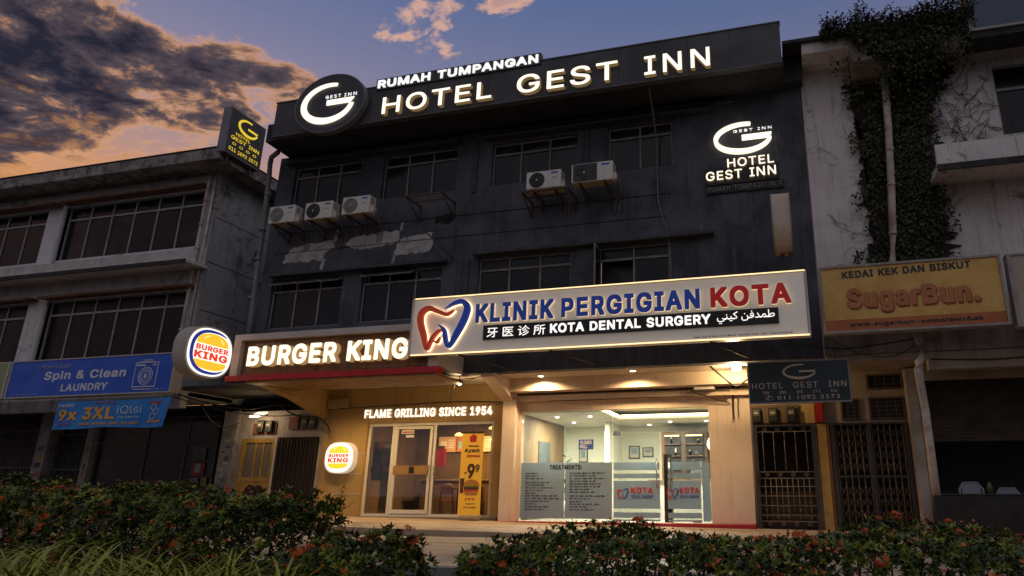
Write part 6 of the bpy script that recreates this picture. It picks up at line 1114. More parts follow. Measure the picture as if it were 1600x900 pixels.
BLUE_L = emat('blue acrylic letter', (.015, .07, .42), .10, (.015, .07, .46)); RED_L = emat('red acrylic letter', (.62, .012, .016), .12, (.60, .014, .016)); CREAM_SIDE = emat('cream letter side', (1, .74, .42), .62, (.5, .4, .3))
for t, xa, xb, m_ in (('KLINIK', -7.12, -5.16, BLUE_L), ('PERGIGIAN', -4.97, -1.77, BLUE_L), ('KOTA', -1.54, .16, RED_L)):
    l = text(t, xa, xb, 4.46, 4.93, -1.60, m_, sg, side=CREAM_SIDE, depth=.095, off=.055, space=1.05)
k = MB().mat(mat('strip black', (.012, .011, .010), .4)); k.box(-6.92, -.12, -1.56, -1.505, 4.05, 4.40); k.build('text_strip', None, sg)
W_STRIP = emat('strip letter', (1, .96, .90), 1.0)
text('牙 医 诊 所', -6.82, -5.36, 4.10, 4.34, -1.575, W_STRIP, sg, depth=.012, off=0)
text('KOTA DENTAL SURGERY', -5.24, -1.56, 4.12, 4.34, -1.575, W_STRIP, sg, depth=.012, off=.028)
text('ﻲﻨﻴﻛ ﻦﻓﺪﻤﻃ', -1.42, -.2, 4.10, 4.36, -1.575, W_STRIP, sg, depth=.012, off=0)
text('Class Gigi & KLK www Dentis  Rawatan Inas  Man  Instrumentk kp', -1.95, .14, 3.83, 3.87, -1.51, INK, sg, depth=.006)
k = MB(); tooth(k, -7.95, 4.46, 1.34, -1.66, -1.57, emat('tooth red', (.62, .07, .02), .14, (.62, .07, .02)), emat('tooth blue', (.015, .07, .46), .12, (.015, .07, .46))); l = k.build('tooth_emblem', None, sg)
k = MB(); tooth(k, -7.95, 4.46, 1.345, -1.555, -1.51, emat('tooth halo', (1, .72, .40), 2.6), emat('tooth halo', (1, .7, .34), 2.6)); k.build('halo_light', None, l)
k = MB().mat(RUSTY_IRON)
for xx in (-7.6, -5.3, -1.6): k.tube([(xx, -1.40, 3.75), (xx + .75, -.03, 3.62)], .018, 5)
for xx in (-8.2, -4.2, -.2): k.tube([(xx, -1.3, 4.9), (xx, .0, 4.95)], .022, 5)
k.build('bracket', None, sg)
# rounded blade box seen on edge, standing above the dental sign
sg = thing('drum_sign', 'rounded metal lightbox seen edge-on standing on two posts above the dental sign', 'sign', (.08, -.95, 5.2))
k = MB(); k.mat(mat('drum rim', (.55, .44, .34), .4, (.42, .31, .22), 2, .8))
pr = [(-.95 + a, 6.50 + b) for a, b in oval(.52, .70, 2.8, 44)]; k.xprism(pr, -.10, .27)
k.mat(mat('drum seam', (.25, .21, .18), .5))
for xx in (-.125, .27): k.xprism([(-.95 + a, 6.50 + b) for a, b in oval(.535, .715, 2.8, 44)], xx, xx + .026)
k.build('lightbox', None, sg)
k = MB().mat(DARK_METAL); k.box(.02, .07, -.98, -.92, 5.0, 5.83); k.box(.20, .24, -.98, -.92, 5.0, 5.83); k.box(.1, .16, -.9, 0, 6.4, 6.46); k.build('post', None, sg)

# small teal hotel board
sg = thing('hotel_board', 'dark teal hanging board with pale G and phone number beside the clinic', 'sign', (.18, -.4, 2.52))
k = MB().mat(mat('teal board', (.011, .025, .034), .45, (.008, .019, .026), 2, .6)); k.box(-.87, 1.25, -.42, -.36, 2.54, 3.42); k.build('panel', None, sg)
k = MB().mat(mat('board frame', (.22, .21, .20), .5)); k.box(-.90, -.87, -.43, -.34, 2.51, 3.45); k.box(1.25, 1.28, -.43, -.34, 2.51, 3.45); k.box(-.87, 1.25, -.43, -.34, 3.42, 3.45); k.box(-.87, 1.25, -.43, -.34, 2.51, 2.54); k.build('frame', None, sg)
PALE = mat('pale print', (.50, .41, .33), .5)
k = MB().mat(PALE); g_mark(k, .22, 3.20, .36, .17, .055, -.428, -.422); k.build('letter_mark', None, sg)
text('HOTEL  GEST  INN', -.82, 1.19, 2.84, 2.97, -.428, PALE, sg, depth=.006, off=0, space=1.25)
text('怡    皿    日    川    社', -.60, 1.0, 2.72, 2.79, -.428, PALE, sg, depth=.006)
text('✆ 011 1092 3573', -.55, 1.03, 2.58, 2.69, -.428, PALE, sg, depth=.006, off=0, space=1.12)
k = MB().mat(DARK_METAL)
for xx in (-.6, 1.0): k.tube([(xx, -.38, 3.44), (xx, -.38, 3.6)], .012, 5); k.tube([(xx, -.38, 3.58), (xx, .02, 3.72)], .014, 5)
k.build('bracket', None, sg)

# laundry sign and its banner, and the neighbour's sign at the edge of the frame
sg = thing('laundry_sign', 'wide blue laundry signboard with pale lettering and a washing machine drawing', 'sign', (-19.2, -1.15, 3.19))
k = MB().mat(mat('laundry blue', (.012, .105, .54), .4, (.010, .07, .42), .8, .8)); k.box(-22.16, -16.24, -1.20, -1.17, 3.22, 4.26); k.build('panel', None, sg)
k = MB().mat(mat('laundry frame', (.45, .42, .40), .5)); k.box(-22.20, -22.16, -1.22, -.9, 3.19, 4.29); k.box(-16.24, -16.20, -1.22, -.9, 3.19, 4.29); k.box(-22.16, -16.24, -1.22, -.9, 4.26, 4.29); k.box(-22.16, -16.24, -1.22, -.9, 3.19, 3.22); k.box(-22.1, -16.3, -1.165, -1.0, 3.24, 4.24)
k.build('frame', None, sg)
LP = mat('pale lilac print', (.62, .62, .72), .5)
text('Spin & Clean', -20.82, -17.85, 3.62, 3.93, -1.212, LP, sg, depth=.008, off=.03)
text('LAUNDRY', -20.1, -18.42, 3.33, 3.54, -1.212, LP, sg, depth=.008, off=.02)
text('PEGAR & BESIH', -21.0, -19.95, 4.01, 4.12, -1.212, mat('faint lilac', (.36, .38, .52), .5), sg, depth=.008, off=0)
text('cuci dan dobi layan diri', -21.95, -20.95, 3.26, 3.31, -1.212, mat('faint lilac', (.36, .38, .52), .5), sg, depth=.008)
text('buka setiap hari', -16.95, -16.45, 3.28, 3.31, -1.212, LP, sg, depth=.008)
k = MB().mat(LP); Y0, Y1 = -1.212, -1.204
def ring(k, cx, cz, r, w, n=32, sx=1.): k.strip([(cx + r * sx * math.cos(2 * math.pi * i / n), cz + r * math.sin(2 * math.pi * i / n)) for i in range(n + 1)], [(cx + (r - w) * sx * math.cos(2 * math.pi * i / n), cz + (r - w) * math.sin(2 * math.pi * i / n)) for i in range(n + 1)], Y0, Y1)
for r_ in (.25, .20, .145): ring(k, -17.15, 3.67, r_, .018 if r_ > .15 else .022)
k.prism([(-17.15, 3.76), (-17.09, 3.66), (-17.12, 3.60), (-17.18, 3.60), (-17.21, 3.66)], Y0, Y1)
k.box(-17.55, -16.76, Y0, Y1, 3.36, 3.385); k.box(-17.55, -16.76, Y0, Y1, 3.36 + .67, 3.36 + .69); k.box(-17.55, -17.53, Y0, Y1, 3.385, 4.03); k.box(-16.78, -16.76, Y0, Y1, 3.385, 4.03); k.box(-17.5, -17.2, Y0, Y1, 3.95, 3.99); k.box(-16.95, -16.83, Y0, Y1, 3.95, 3.99); k.box(-17.42, -16.9, Y0, Y1, 4.06, 4.075); k.box(-17.3, -17.0, Y0, Y1, 4.10, 4.12); k.box(-17.5, -16.85, Y0, Y1, 3.29, 3.31)
k.build('washer_drawing', None, sg)
sg = thing('banner', 'blue cloth banner with orange 3XL lettering hanging under the laundry sign', 'banner', (-18.05, -1.25, 2.26))
k = MB().mat(mat('banner cloth', (.03, .22, .58), .7, (.02, .14, .44), 1.5, .8)); nx, nzz = 48, 8; vs = []
def wav(x): return .035 * math.sin(x * 2.1) + .02 * math.sin(x * 5.3 + 1)
for j in range(nzz + 1):
    for i in range(nx + 1):
        f, g = i / nx, j / nzz; x = -20.05 + (3.98 - .06 * (1 - g)) * f + .07 * g
        vs.append((x, -1.28 + wav(x) * (1 - g * .7), 2.27 + .77 * g - .03 * math.sin(f * math.pi) * (g) - .02 * math.sin(f * 9) * (1 - g)))
k.add(vs, [(j * (nx + 1) + i, j * (nx + 1) + i + 1, (j + 1) * (nx + 1) + i + 1, (j + 1) * (nx + 1) + i) for j in range(nzz) for i in range(nx)], True)
k.build('cloth', None, sg)
OR_P = mat('orange print', (.70, .34, .05), .6); LB_P = mat('light blue print', (.45, .55, .70), .6); RD_P = mat('red print', (.45, .08, .06), .6)
def onb(body, xa, xb, za, zb, m_, off=.02):
    o = text(body, xa, xb, za, zb, 0, m_, sg, depth=.006, off=off)
    org = sg.matrix_basis.translation
    for v in o.data.vertices:
        g = (v.co.z + org.z - 2.27) / .77; v.co.y += -1.30 + wav(v.co.x + org.x) * (1 - g * .7) 
    return o
onb('9x', -19.85, -19.15, 2.50, 2.80, OR_P, .04); onb('3XL', -18.95, -17.85, 2.50, 2.84, OR_P, .05); onb('iQlsi', -17.8, -16.95, 2.62, 2.86, LB_P, .01); onb('Cuci&Kering', -17.75, -17.0, 2.50, 2.58, LB_P, .01)
onb('Dobi layan diri 24 jam', -19.0, -17.0, 2.34, 2.43, OR_P, .02); onb('JIMAT MASA', -18.6, -17.9, 2.93, 2.98, RD_P); onb('PROMO', -19.9, -19.3, 2.86, 2.95, LB_P); onb('wow', -19.9, -19.3, 2.36, 2.44, mat('violet print', (.25, .12, .45), .6)); onb('Lagi', -16.75, -16.35, 2.86, 2.97, RD_P); onb('jimat', -16.7, -16.25, 2.36, 2.46, OR_P)
k = MB().mat(LB_P)
for q in range(3): cx_ = -16.55 + .1 * (q % 2); cz_ = 2.55 + q * .12; Y0, Y1 = -1.30, -1.296; ring(k, cx_, cz_, .09, .02)
for v in k.v: pass
k.v = [(x, y + wav(x) * .5, z) for x, y, z in k.v]; k.build('bubble_drawing', None, sg)
k = MB().mat(CABLE)
for xx, zt in ((-20.0, 3.03), (-16.06, 3.0)): k.tube([(xx, -1.26, zt), (xx + .05, -1.18, 3.24)], .006, 4)
k.build('tie', None, sg)
k = MB().mat(mat('faded green sign', (.20, .25, .11), .5, (.30, .30, .20), .7, .8)); k.box(-26, -22.34, -1.2, -1.17, 3.24, 4.26); k.mat(mat('laundry frame', (.45, .42, .40), .5)); k.box(-22.34, -22.28, -1.22, -.9, 3.2, 4.3); k.box(-26, -22.34, -1.165, -.95, 3.2, 4.3)
solo(k, 'shop_sign', 'faded green signboard hanging next to the blue laundry sign', 'sign')
# cake shop sign
sg = thing('cake_shop_sign', 'faded yellow and orange cake shop lightbox on the cream shophouse', 'sign', (2.6, -.95, 3.9))
YM = mat('faded yellow panel', (.62, .38, .10), .5, (.52, .28, .06), 1.6, .9, patches=((.70, .50, .19), .5, 2.4, .58))
k = MB().mat(YM); k.box(.84, 4.36, -1.0, -.97, 3.93, 5.34); k.build('panel', None, sg)
k = MB().mat(mat('orange band', (.40, .12, .035), .5, (.33, .09, .03), 2, .7)); k.box(.845, 4.355, -1.006, -1.0005, 3.935, 4.17); k.build('orange_band', None, sg)
k = MB().mat(mat('box frame', (.30, .27, .25), .5, (.2, .17, .15), 3, .7)); k.box(.79, .84, -1.03, -.78, 3.88, 5.39); k.box(4.36, 4.41, -1.03, -.78, 3.88, 5.39); k.box(.84, 4.36, -1.03, -.78, 5.34, 5.39); k.box(.84, 4.36, -1.03, -.78, 3.88, 3.93); k.box(.82, 4.38, -.96, -.80, 3.9, 5.37); k.build('frame', None, sg)
text('KEDAI KEK DAN BISKUT', 1.27, 3.84, 5.09, 5.25, -1.01, INK, sg, depth=.008, off=.028, skew=.05)
OB = mat('orange letter', (.46, .16, .055), .5); OD = mat('dark orange shadow', (.30, .08, .025), .5)
text('SugarBun.', 1.32, 3.92, 4.30, 4.86, -1.03, OB, sg, depth=.02, off=.05, soft=True); text('SugarBun.', 1.33, 3.95, 4.26, 4.84, -1.008, OD, sg, depth=.006, off=.09, soft=True, grow=.01, name='letter_shadow')
text('www.sugarbun-comorawrAok', 1.33, 3.92, 3.99, 4.10, -1.014, INK, sg, depth=.006, off=.022)
k = MB().mat(mat('pale lightbox', (.40, .33, .26), .5, (.34, .27, .20), 1.2, .7)); k.box(4.60, 7.5, -1.0, -.97, 3.86, 5.33); k.mat(mat('box frame', (.30, .27, .25), .5)); k.box(4.52, 4.60, -1.03, -.78, 3.82, 5.37); k.box(4.6, 7.5, -1.03, -.78, 5.33, 5.37); k.box(4.6, 7.5, -1.03, -.78, 3.82, 3.86); k.box(4.6, 7.5, -.96, -.8, 3.87, 5.32); k.mat(OB); k.prism([(4.86, 5.06), (5.0, 5.0), (5.1, 5.12), (4.98, 5.2), (4.88, 5.16)], -1.01, -1.002)
solo(k, 'shop_sign', 'pale blank lightbox hanging next to the yellow cake shop sign', 'sign')
k = MB().mat(mat('night blue board', (.02, .045, .10), .15, (.015, .035, .08), .8, .7)); k.box(4.68, 9, -1.02, -.98, 10.86, 13.4); k.mat(mat('board edge', (.30, .29, .29), .5)); k.box(4.58, 4.68, -1.04, -.7, 10.8, 13.4); k.box(4.68, 9, -1.04, -.7, 10.80, 10.86); k.mat(CONC_DARK); k.box(4.6, 9, -1.0, -.4, 10.62, 10.79); k.box(4.7, 9, -.975, -.9, 10.9, 13.3)
solo(k, 'roof_billboard', 'dark blue billboard on the roof beside the top of the creeper', 'billboard')

# ================================================================== AIR CONDITIONERS
def make_ac(name, label, w, h, style, x, z):
    t = thing(name, label, 'air conditioner', (x, -.44, z), 0, 'outdoor air conditioning units on the facade')
    k = MB().mat(AC_WHITE); k.box(-w / 2, w / 2, -.32, 0, .012, h); k.build('casing', None, t, local=True, bevel=.012)
    k = MB().mat(AC_UNDER); k.box(-w / 2 + .01, w / 2 - .01, -.31, -.01, -.002, .010); k.build('base_pan', None, t, local=True)
    cx_ = -w * .19; r_ = h * .42
    k = MB()
    if style == 'square': k.mat(DARKGRILL).box(-w * .46, w * .12, -.333, -.321, h * .06, h * .96)
    else: k.mat(DARKGRILL if style == 'dark' else GREYGRILL); k.prism([(cx_ + r_ * math.cos(R(a * 12)), h * .5 + r_ * math.sin(R(a * 12))) for a in range(30)], -.326, -.3201)
    k.mat(GREYGRILL if style == 'light' else mat('grille wire', (.09, .09, .09), .5))
    for rr in (1.0, .86, .72, .58, .44, .30): 
        k.tube([(cx_ + r_ * rr * math.cos(R(a * 15)), -.336, h * .5 + r_ * rr * math.sin(R(a * 15))) for a in range(25)], .005, 4)
    for a in range(8): k.tube([(cx_ + .03 * math.cos(R(a * 45)), -.336, h * .5 + .03 * math.sin(R(a * 45))), (cx_ + r_ * math.cos(R(a * 45 + 18)), -.336, h * .5 + r_ * math.sin(R(a * 45 + 18)))], .004, 4)
    k.mat(mat('fan hub', (.55, .53, .50), .4)); k.cyl((cx_, -.345, h * .5), r_ * .14, .012, 'y', 14); k.build('fan_grille', None, t, local=True)
    k = MB().mat(BLUE_BADGE); k.box(w * .22, w * .42, -.324, -.3205, h * .80, h * .90); k.build('badge', None, t, local=True)
    k = MB().mat(mat('badge line', (.2, .17, .12), .5)); 
    if style != 'square': stroke(k, [(w * .22, h * .5), (w * .30, h * .58), (w * .4, h * .52)], [.006, .02, .006], -.324, -.3205); k.build('badge_swoosh', None, t, local=True)
    k = MB().mat(AC_WHITE); k.box(w / 2 + .001, w / 2 + .07, -.22, -.06, h * .10, h * .42); k.mat(BLACK); 
    for q in range(2): k.box(w / 2 + .001, w / 2 + .005, -.25, -.12, h * (.62 + .16 * q), h * (.68 + .16 * q))
    k.build('valve_cover', None, t, local=True)
    k = MB().mat(CABLE_GREY)
    for q in range(2): k.tube(catmull([(w / 2 + .06, -.16 + .05 * q, h * .2), (w / 2 + .13, -.10, h * .1 - .05 * q), (w / 2 + .10, .10, -.12 - .05 * q), (w / 2 + .02 - .1 * q, .39, -.25), (w / 2 - .02 - .1 * q, .41, -.62)], 5), .014, 5)
    k.build('hose', None, t, local=True)
    for s in (-.3, .3):
        k = MB().mat(RUSTY_IRON); xx = s * w; k.box(xx - .02, xx + .02, -.36, .43, -.045, -.004); k.xprism([(.42, -.045), (-.30, -.045), (.42, -.36), (.42, -.30)][:3] if False else [(-.30, -.048), (-.24, -.048), (.43, -.30), (.43, -.34)], xx - .015, xx + .015); k.box(xx - .02, xx + .02, .40, .435, -.36, -.05)
        k.build('bracket', None, t, local=True)
    return t
ac = make_ac('air_conditioner', 'pale-grilled air conditioner nearest the grey drain pipe', .87, .53, 'light', -13.87, 8.05)
copy_tree(ac, (-11.43, -.44, 8.08), 'pale-grilled air conditioner farthest from the grey drain pipe, in the row of three')
make_ac('air_conditioner', 'dark-grilled air conditioner in the middle of the row of three', .89, .52, 'dark', -12.64, 8.05)
make_ac('air_conditioner', 'smaller air conditioner with round black fan on a wide iron shelf', .95, .50, 'dark', -5.84, 8.20)
make_ac('air_conditioner', 'largest air conditioner with a square black fan panel', 1.10, .53, 'square', -4.52, 8.24)
def shelf_bracket(x0, x1, z, zb, label):
    k = MB().mat(RUSTY_IRON); k.box(x0, x1, -.80, -.76, z, z + .04); k.box(x0, x1, -.42, -.38, z - .01, z + .03)
    for xx in (x0, x1 - .04): k.box(xx, xx + .04, -.76, -.005, z - .002, z + .038); k.tube([(xx + .02, -.76, z), (xx + .02, -.03, zb)], .02, 5); k.box(xx, xx + .04, -.045, -.003, zb - .05, z + .1)
    solo(k, 'iron_bracket', label, 'bracket')
shelf_bracket(-9.86, -8.74, 8.40, 8.02, 'empty rusty iron shelf bracket under the second top window')
shelf_bracket(-6.45, -5.15, 8.13, 7.80, 'iron shelf bracket under the smaller air conditioner')
k = MB().mat(RUSTY_IRON); k.tube([(-9.35, -.45, 7.46), (-8.68, -.03, 6.74)], .022, 5); k.tube([(-9.4, -.45, 7.46), (-8.66, -.45, 7.50)], .012, 4); k.box(-8.70, -8.66, -.04, -.003, 6.7, 7.7); solo(k, 'iron_brace', 'single slanting rusty brace right of the peeled plaster', 'bracket')
# outdoor box by the clinic
t = thing('wall_condenser', 'beige condenser box with tangled pipes high on the clinic wall corner', 'air conditioner', (-2.1, 1.45, 3.05))
k = MB().mat(AC_WHITE); k.box(-2.36, -1.84, 1.20, 1.60, 3.12, 3.66); k.build('casing', None, t, bevel=.015)
k = MB().mat(mat('beige cover', (.50, .43, .33), .5)); k.box(-2.22, -1.92, 1.17, 1.198, 3.18, 3.56); k.build('cover', None, t)
k = MB().mat(DARK_METAL); k.box(-2.45, -1.45, 1.2, 1.24, 3.06, 3.10); k.box(-2.45, -1.45, 1.6, 1.64, 3.06, 3.10); k.tube([(-2.4, 1.22, 3.07), (-1.5, 1.65, 2.80)], .014, 5); k.tube([(-2.55, 1.3, 3.7), (-2.55, 1.3, 3.05), (-2.42, 1.3, 3.05)], .010, 4); k.build('bracket', None, t)

# ================================================================== PIPES AND CABLES
k = MB().mat(PLASTIC_GREY)
k.tube([(-14.6, -.5, 10.55), (-14.95, -.35, 10.50), (-15.06, -.25, 10.35), (-15.07, -.2, 10.0), (-15.07, -.15, 9.2), (-15.05, -.12, 8.2), (-15.02, -.12, 6.9), (-14.97, -.12, 5.6), (-14.95, -.12, 4.6)], .075, 10)
for z in (9.3, 8.15, 7.2, 6.0): k.cyl((-15.055, -.13, z), .10, .10)
k.tube([(-15.07, -.12, 7.55), (-15.2, -.12, 7.5), (-15.2, -.12, 7.2)], .05, 8)
solo(k, 'drain_pipe', 'grey plastic downpipe with an elbow at the left corner of the dark building', 'pipe')
k = MB().mat(PIPE_WHITE)
pts = [(2.78, -.30, 10.55), (2.72, -.30, 9.0), (2.62, -.30, 7.5), (2.52, -.30, 6.3), (2.44, -.30, 5.6), (2.55, -.30, 4.6), (2.74, -.30, 3.98)]
k.tube(pts, .085, 12); k.tube([(2.74, -.30, 4.05), (2.78, -.30, 3.75), (2.80, -.32, 3.42), (2.70, -.30, 3.30), (2.68, -.30, 3.18), (2.72, -.3, 2.3), (2.72, -.30, 1.4), (2.72, -.30, .58)], .085, 12)
for z, x in ((10.4, 2.78), (9.6, 2.75), (8.4, 2.69), (7.5, 2.62), (6.3, 2.52)): k.cyl((x, -.30, z - .04), .095, .08, seg=12)
k.box(2.66, 2.92, -.42, -.02, 10.5, 10.68)
solo(k, 'drain_pipe', 'stained white rain pipe running down through the creeper', 'pipe')
def cable(pts, r, label, m=None, k_=7):
    b = MB().mat(m or CABLE); b.tube(catmull(pts, k_), r, 5); return solo(b, 'cable', label, 'cable')
cable([(-2.95, -1.0, 10.6), (-2.95, -.1, 9.6), (-2.95, -.06, 8.6), (-2.93, -.06, 7.8), (-2.75, -.06, 7.0), (-2.66, -.06, 6.4), (-2.66, -.04, 5.3)], .020, 'long pale cable hanging down the dark wall from the roof fascia', CABLE_GREY)
cable([(.30, -.1, 3.86), (1.2, -.15, 3.72), (2.2, -.15, 3.80), (2.72, -.2, 3.86)], .014, 'thin black cable sagging under the yellow cake shop sign')
cable([(1.0, -.1, 3.95), (1.5, -.12, 3.62), (2.2, -.12, 3.50), (2.7, -.14, 3.72)], .010, 'thin black cable drooping across the cream soffit edge')
cable([(3.0, -.05, 3.42), (4.2, -.06, 3.36), (5.6, -.06, 3.42)], .016, 'black cable along the beam of the dim shop')
cable([(-1.9, .4, 3.62), (-1.55, .5, 3.3), (-1.25, .7, 3.1), (-.9, .5, 3.25), (-.6, .2, 3.2)], .026, 'thick black cable bundle drooping beside the warm lamp')
cable([(-1.95, 1.5, 3.5), (-1.6, 1.45, 3.55), (-1.4, 1.5, 3.3), (-1.42, 1.6, 2.9), (-1.42, 1.62, 2.42)], .028, 'black cable loop dropping from the condenser box')
cable([(-1.75, 1.4, 3.3), (-1.5, 1.45, 3.38), (-1.28, 1.5, 3.2), (-1.30, 1.6, 2.8), (-1.30, 1.63, 2.45)], .020, 'thinner grey cable dropping beside the condenser box', CABLE_GREY)
cable([(-7.9, 1.55, 2.95), (-7.1, 1.52, 3.0), (-5.5, 1.50, 2.99), (-3.8, 1.50, 3.0), (-2.4, 1.5, 3.0)], .012, 'slim cable running along the clinic beam')
cable([(-13.3, 1.62, 2.98), (-12.2, 1.62, 3.0), (-10.5, 1.62, 3.05), (-9.0, 1.62, 3.08), (-7.7, 1.62, 3.02)], .014, 'black cable clipped along the tan wall above the slogan')
cable([(-14.2, .6, 3.0), (-13.9, 1.0, 2.75), (-13.4, 1.3, 2.72), (-13.15, 1.45, 2.5), (-13.05, 1.5, 2.28)], .022, 'loose black cable curling off the haunch beam')
cable([(-17.0, -.2, 3.3), (-16.2, .2, 3.05), (-15.4, .8, 2.95), (-14.4, .9, 3.05), (-13.5, 1.2, 2.9)], .02, 'black cable slung under the round burger sign')
cable([(-16.9, -.4, 3.18), (-15.8, .3, 2.86), (-15.0, 1.2, 2.78), (-13.8, 1.4, 2.82)], .014, 'lower black cable slung above the entrance doors')
cable([(-16.4, .1, 3.0), (-16.45, .6, 2.6), (-16.3, 1.0, 2.45), (-16.0, 1.2, 2.6)], .016, 'cable loop hanging over the entrance pillar')
cable([(-8.9, -.1, 3.32), (-8.55, .1, 3.42), (-8.2, .15, 3.38), (-7.7, .1, 3.5), (-7.2, .05, 3.60)], .012, 'thin wires crossing under the end of the brown canopy')
# junction boxes and meters
t = thing('junction_boxes', 'pair of tan junction boxes on the haunch beam beside the burger shop', 'electric box', (-13.0, 1.6, 2.95))
k = MB().mat(mat('tan box', (.33, .25, .15), .6)); k.box(-13.30, -12.98, 1.54, 1.69, 2.98, 3.28); k.build('box', None, t, bevel=.02)
k = MB().mat(mat('tan box', (.33, .25, .15), .6)); k.box(-12.95, -12.64, 1.54, 1.69, 3.0, 3.28); k.build('box', None, t, bevel=.02)
def meter(x, z, label, y=1.6, s=1.):
    t = thing('electric_meter', label, 'electric meter', (x, y, z), 0, 'electric meters')
    k = MB().mat(mat('meter black', (.03, .028, .026), .4)); k.box(-.11 * s, .11 * s, -.07, .05, 0, .34 * s); k.build('body', None, t, local=True, bevel=.015)
    k = MB().mat(mat('meter glass', (.13, .12, .085), .2)); k.box(-.075 * s, .075 * s, -.085, -.071, .14 * s, .29 * s); k.mat(mat('meter label', (.4, .36, .28), .5)); k.box(-.05 * s, .05 * s, -.09, -.0855, .19 * s, .23 * s); k.build('dial', None, t, local=True)
    return t
m0 = meter(-.86, 2.32, 'electric meter under the teal hotel board, nearest the clinic')
copy_tree(m0, (-.46, 1.6, 2.32), 'middle electric meter under the teal hotel board'); copy_tree(m0, (-.02, 1.6, 2.32), 'electric meter under the teal hotel board, nearest the red box')
b = MB().mat(mat('meter board', (.13, .085, .05), .8)); b.box(-.99, .16, 1.65, 1.748, 2.29, 2.74); solo(b, 'meter_board', 'brown wooden board behind three meters above the ornamental gate', 'board')
b = MB().mat(mat('ochre patch wall', (.45, .32, .12), .8)); b.box(.18, .54, 1.72, 1.748, 2.28, 2.75); solo(b, 'wall_panel', 'ochre painted panel between the meters and the red box', 'panel')
b = MB().mat(mat('red box', (.34, .018, .015), .5)); b.box(.555, .76, 1.58, 1.745, 2.28, 2.92); b.box(.58, .73, 1.56, 1.579, 2.34, 2.86); solo(b, 'fuse_box', 'tall red fuse box above the ochre door post', 'electric box')
m1 = meter(-15.62, 2.36, 'electric meter above the yellow timber door', 1.66, 1.0); m1['category'] = 'electric meter'
copy_tree(m1, (-15.32, 1.66, 2.35), 'electric meter above the yellow door edge, beside the passage lamp'); copy_tree(m1, (-14.05, 1.66, 2.42), 'electric meter over the folding grille, nearest the small rust-red box'); copy_tree(m1, (-13.78, 1.66, 2.40), 'electric meter over the folding grille, nearest the tan wall')
b = MB().mat(mat('red brown board', (.20, .07, .04), .7)); b.box(-15.95, -15.12, 1.71, 1.749, 2.30, 2.62); solo(b, 'meter_board', 'red-brown meter board above the yellow door', 'board')
b = MB().mat(mat('red brown board', (.20, .07, .04), .7)); b.box(-14.62, -14.3, 1.62, 1.749, 2.42, 2.78); solo(b, 'fuse_box', 'small rust-red box over the folding grille', 'electric box')

# ================================================================== LAMPS
t = thing('passage_lamp', 'white tilted flood lamp over the yellow entrance door', 'lamp', (-15.5, 1.45, 2.8))
k = MB().mat(emat('lamp white', (1, .86, .66), 1.2)); k.xprism([(1.20, 2.80), (1.24, 2.76), (1.55, 2.90), (1.55, 2.96)], -15.72, -15.36); k.build('shade', None, t)
k = MB().mat(DARK_METAL); k.tube([(-15.54, 1.5, 2.92), (-15.54, 1.74, 2.88)], .02, 6); k.build('bracket', None, t)
lamp(t, 'lamp_light', 'POINT', (-15.5, 1.15, 2.62), 16, (1, .72, .42), .06)
for i, (x, y, lab) in enumerate(((-12.29, .16, 'left'), (-11.05, .22, 'middle'), (-9.81, .29, 'right'))):
    t = thing('spot_lamp', {'left': 'black cylinder spot lamp nearest the haunch beam under the brown canopy', 'middle': 'black cylinder spot lamp in the middle of the three under the canopy', 'right': 'black cylinder spot lamp of the three nearest the pendant bulb'}[lab], 'spot lamp', (x, y, 3.42), 0, 'black spot lamps under the canopy')
    k = MB().mat(mat('spot black', (.012, .011, .010), .4)); k.cyl((x, y, 3.425), .10, .13, seg=18); k.build('housing', None, t)
    k = MB().mat(emat('spot lens', (1, .88, .62), 9)); k.cyl((x, y, 3.415), .07, .009, seg=16); k.build('lens', None, t)
    lamp(t, 'lamp_light', 'SPOT', (x, y, 3.40), 170, (1, .66, .28), .05, spot=140)
t = thing('hanging_lamp', 'small pendant bulb with loose wires between canopy and clinic', 'lamp', (-8.35, .21, 3.3))
k = MB().mat(mat('spot black', (.012, .011, .010), .4)); k.tube([(-8.35, .21, 3.36), (-8.35, .21, 3.42), (-8.35, .21, 3.46)], [.11, .08, .02], 12); k.tube([(-8.35, .21, 3.45), (-8.35, .21, 3.56)], .012, 5)
for xx, dz in ((-8.75, .0), (-7.95, .05), (-8.6, -.02)): k.tube([(-8.35, .21, 3.44), ((-8.35 + xx) / 2, .2, 3.47), (xx, .2, 3.42 + dz)], .010, 4)
k.tube(catmull([(-8.62, .2, 3.42), (-8.66, .2, 3.15), (-8.58, .2, 2.98), (-8.50, .2, 3.2), (-8.47, .2, 3.42)]), .007, 4)
k.build('shade', None, t)
k = MB().mat(emat('spot lens', (1, .88, .62), 9)); k.sphere((-8.35, .21, 3.35), .05); k.build('bulb', None, t)
lamp(t, 'lamp_light', 'POINT', (-8.35, .21, 3.27), 22, (1, .70, .36), .06)
for x, y, lab in ((-6.3, .75, 'recessed downlight in the clinic arcade ceiling, nearest the pendant bulb'), (-3.78, .55, 'recessed downlight in the clinic arcade ceiling, nearest the flood lamp')):
    t = thing('ceiling_light', lab, 'downlight', (x, y, 3.55), 0, 'recessed downlights of the clinic arcade')
    k = MB().mat(mat('trim ring', (.6, .52, .42), .4)); k.cyl((x, y, 3.545), .10, .013, seg=18); k.build('trim', None, t)
    k = MB().mat(emat('spot lens', (1, .88, .62), 9)); k.cyl((x, y, 3.538), .07, .006, seg=16); k.build('lens', None, t)
    lamp(t, 'lamp_light', 'SPOT', (x, y, 3.52), 330, (1, .68, .36), .06, spot=160)
t = thing('flood_lamp', 'bright warm flood lamp beside the teal hotel board', 'lamp', (-1.19, .5, 3.5))
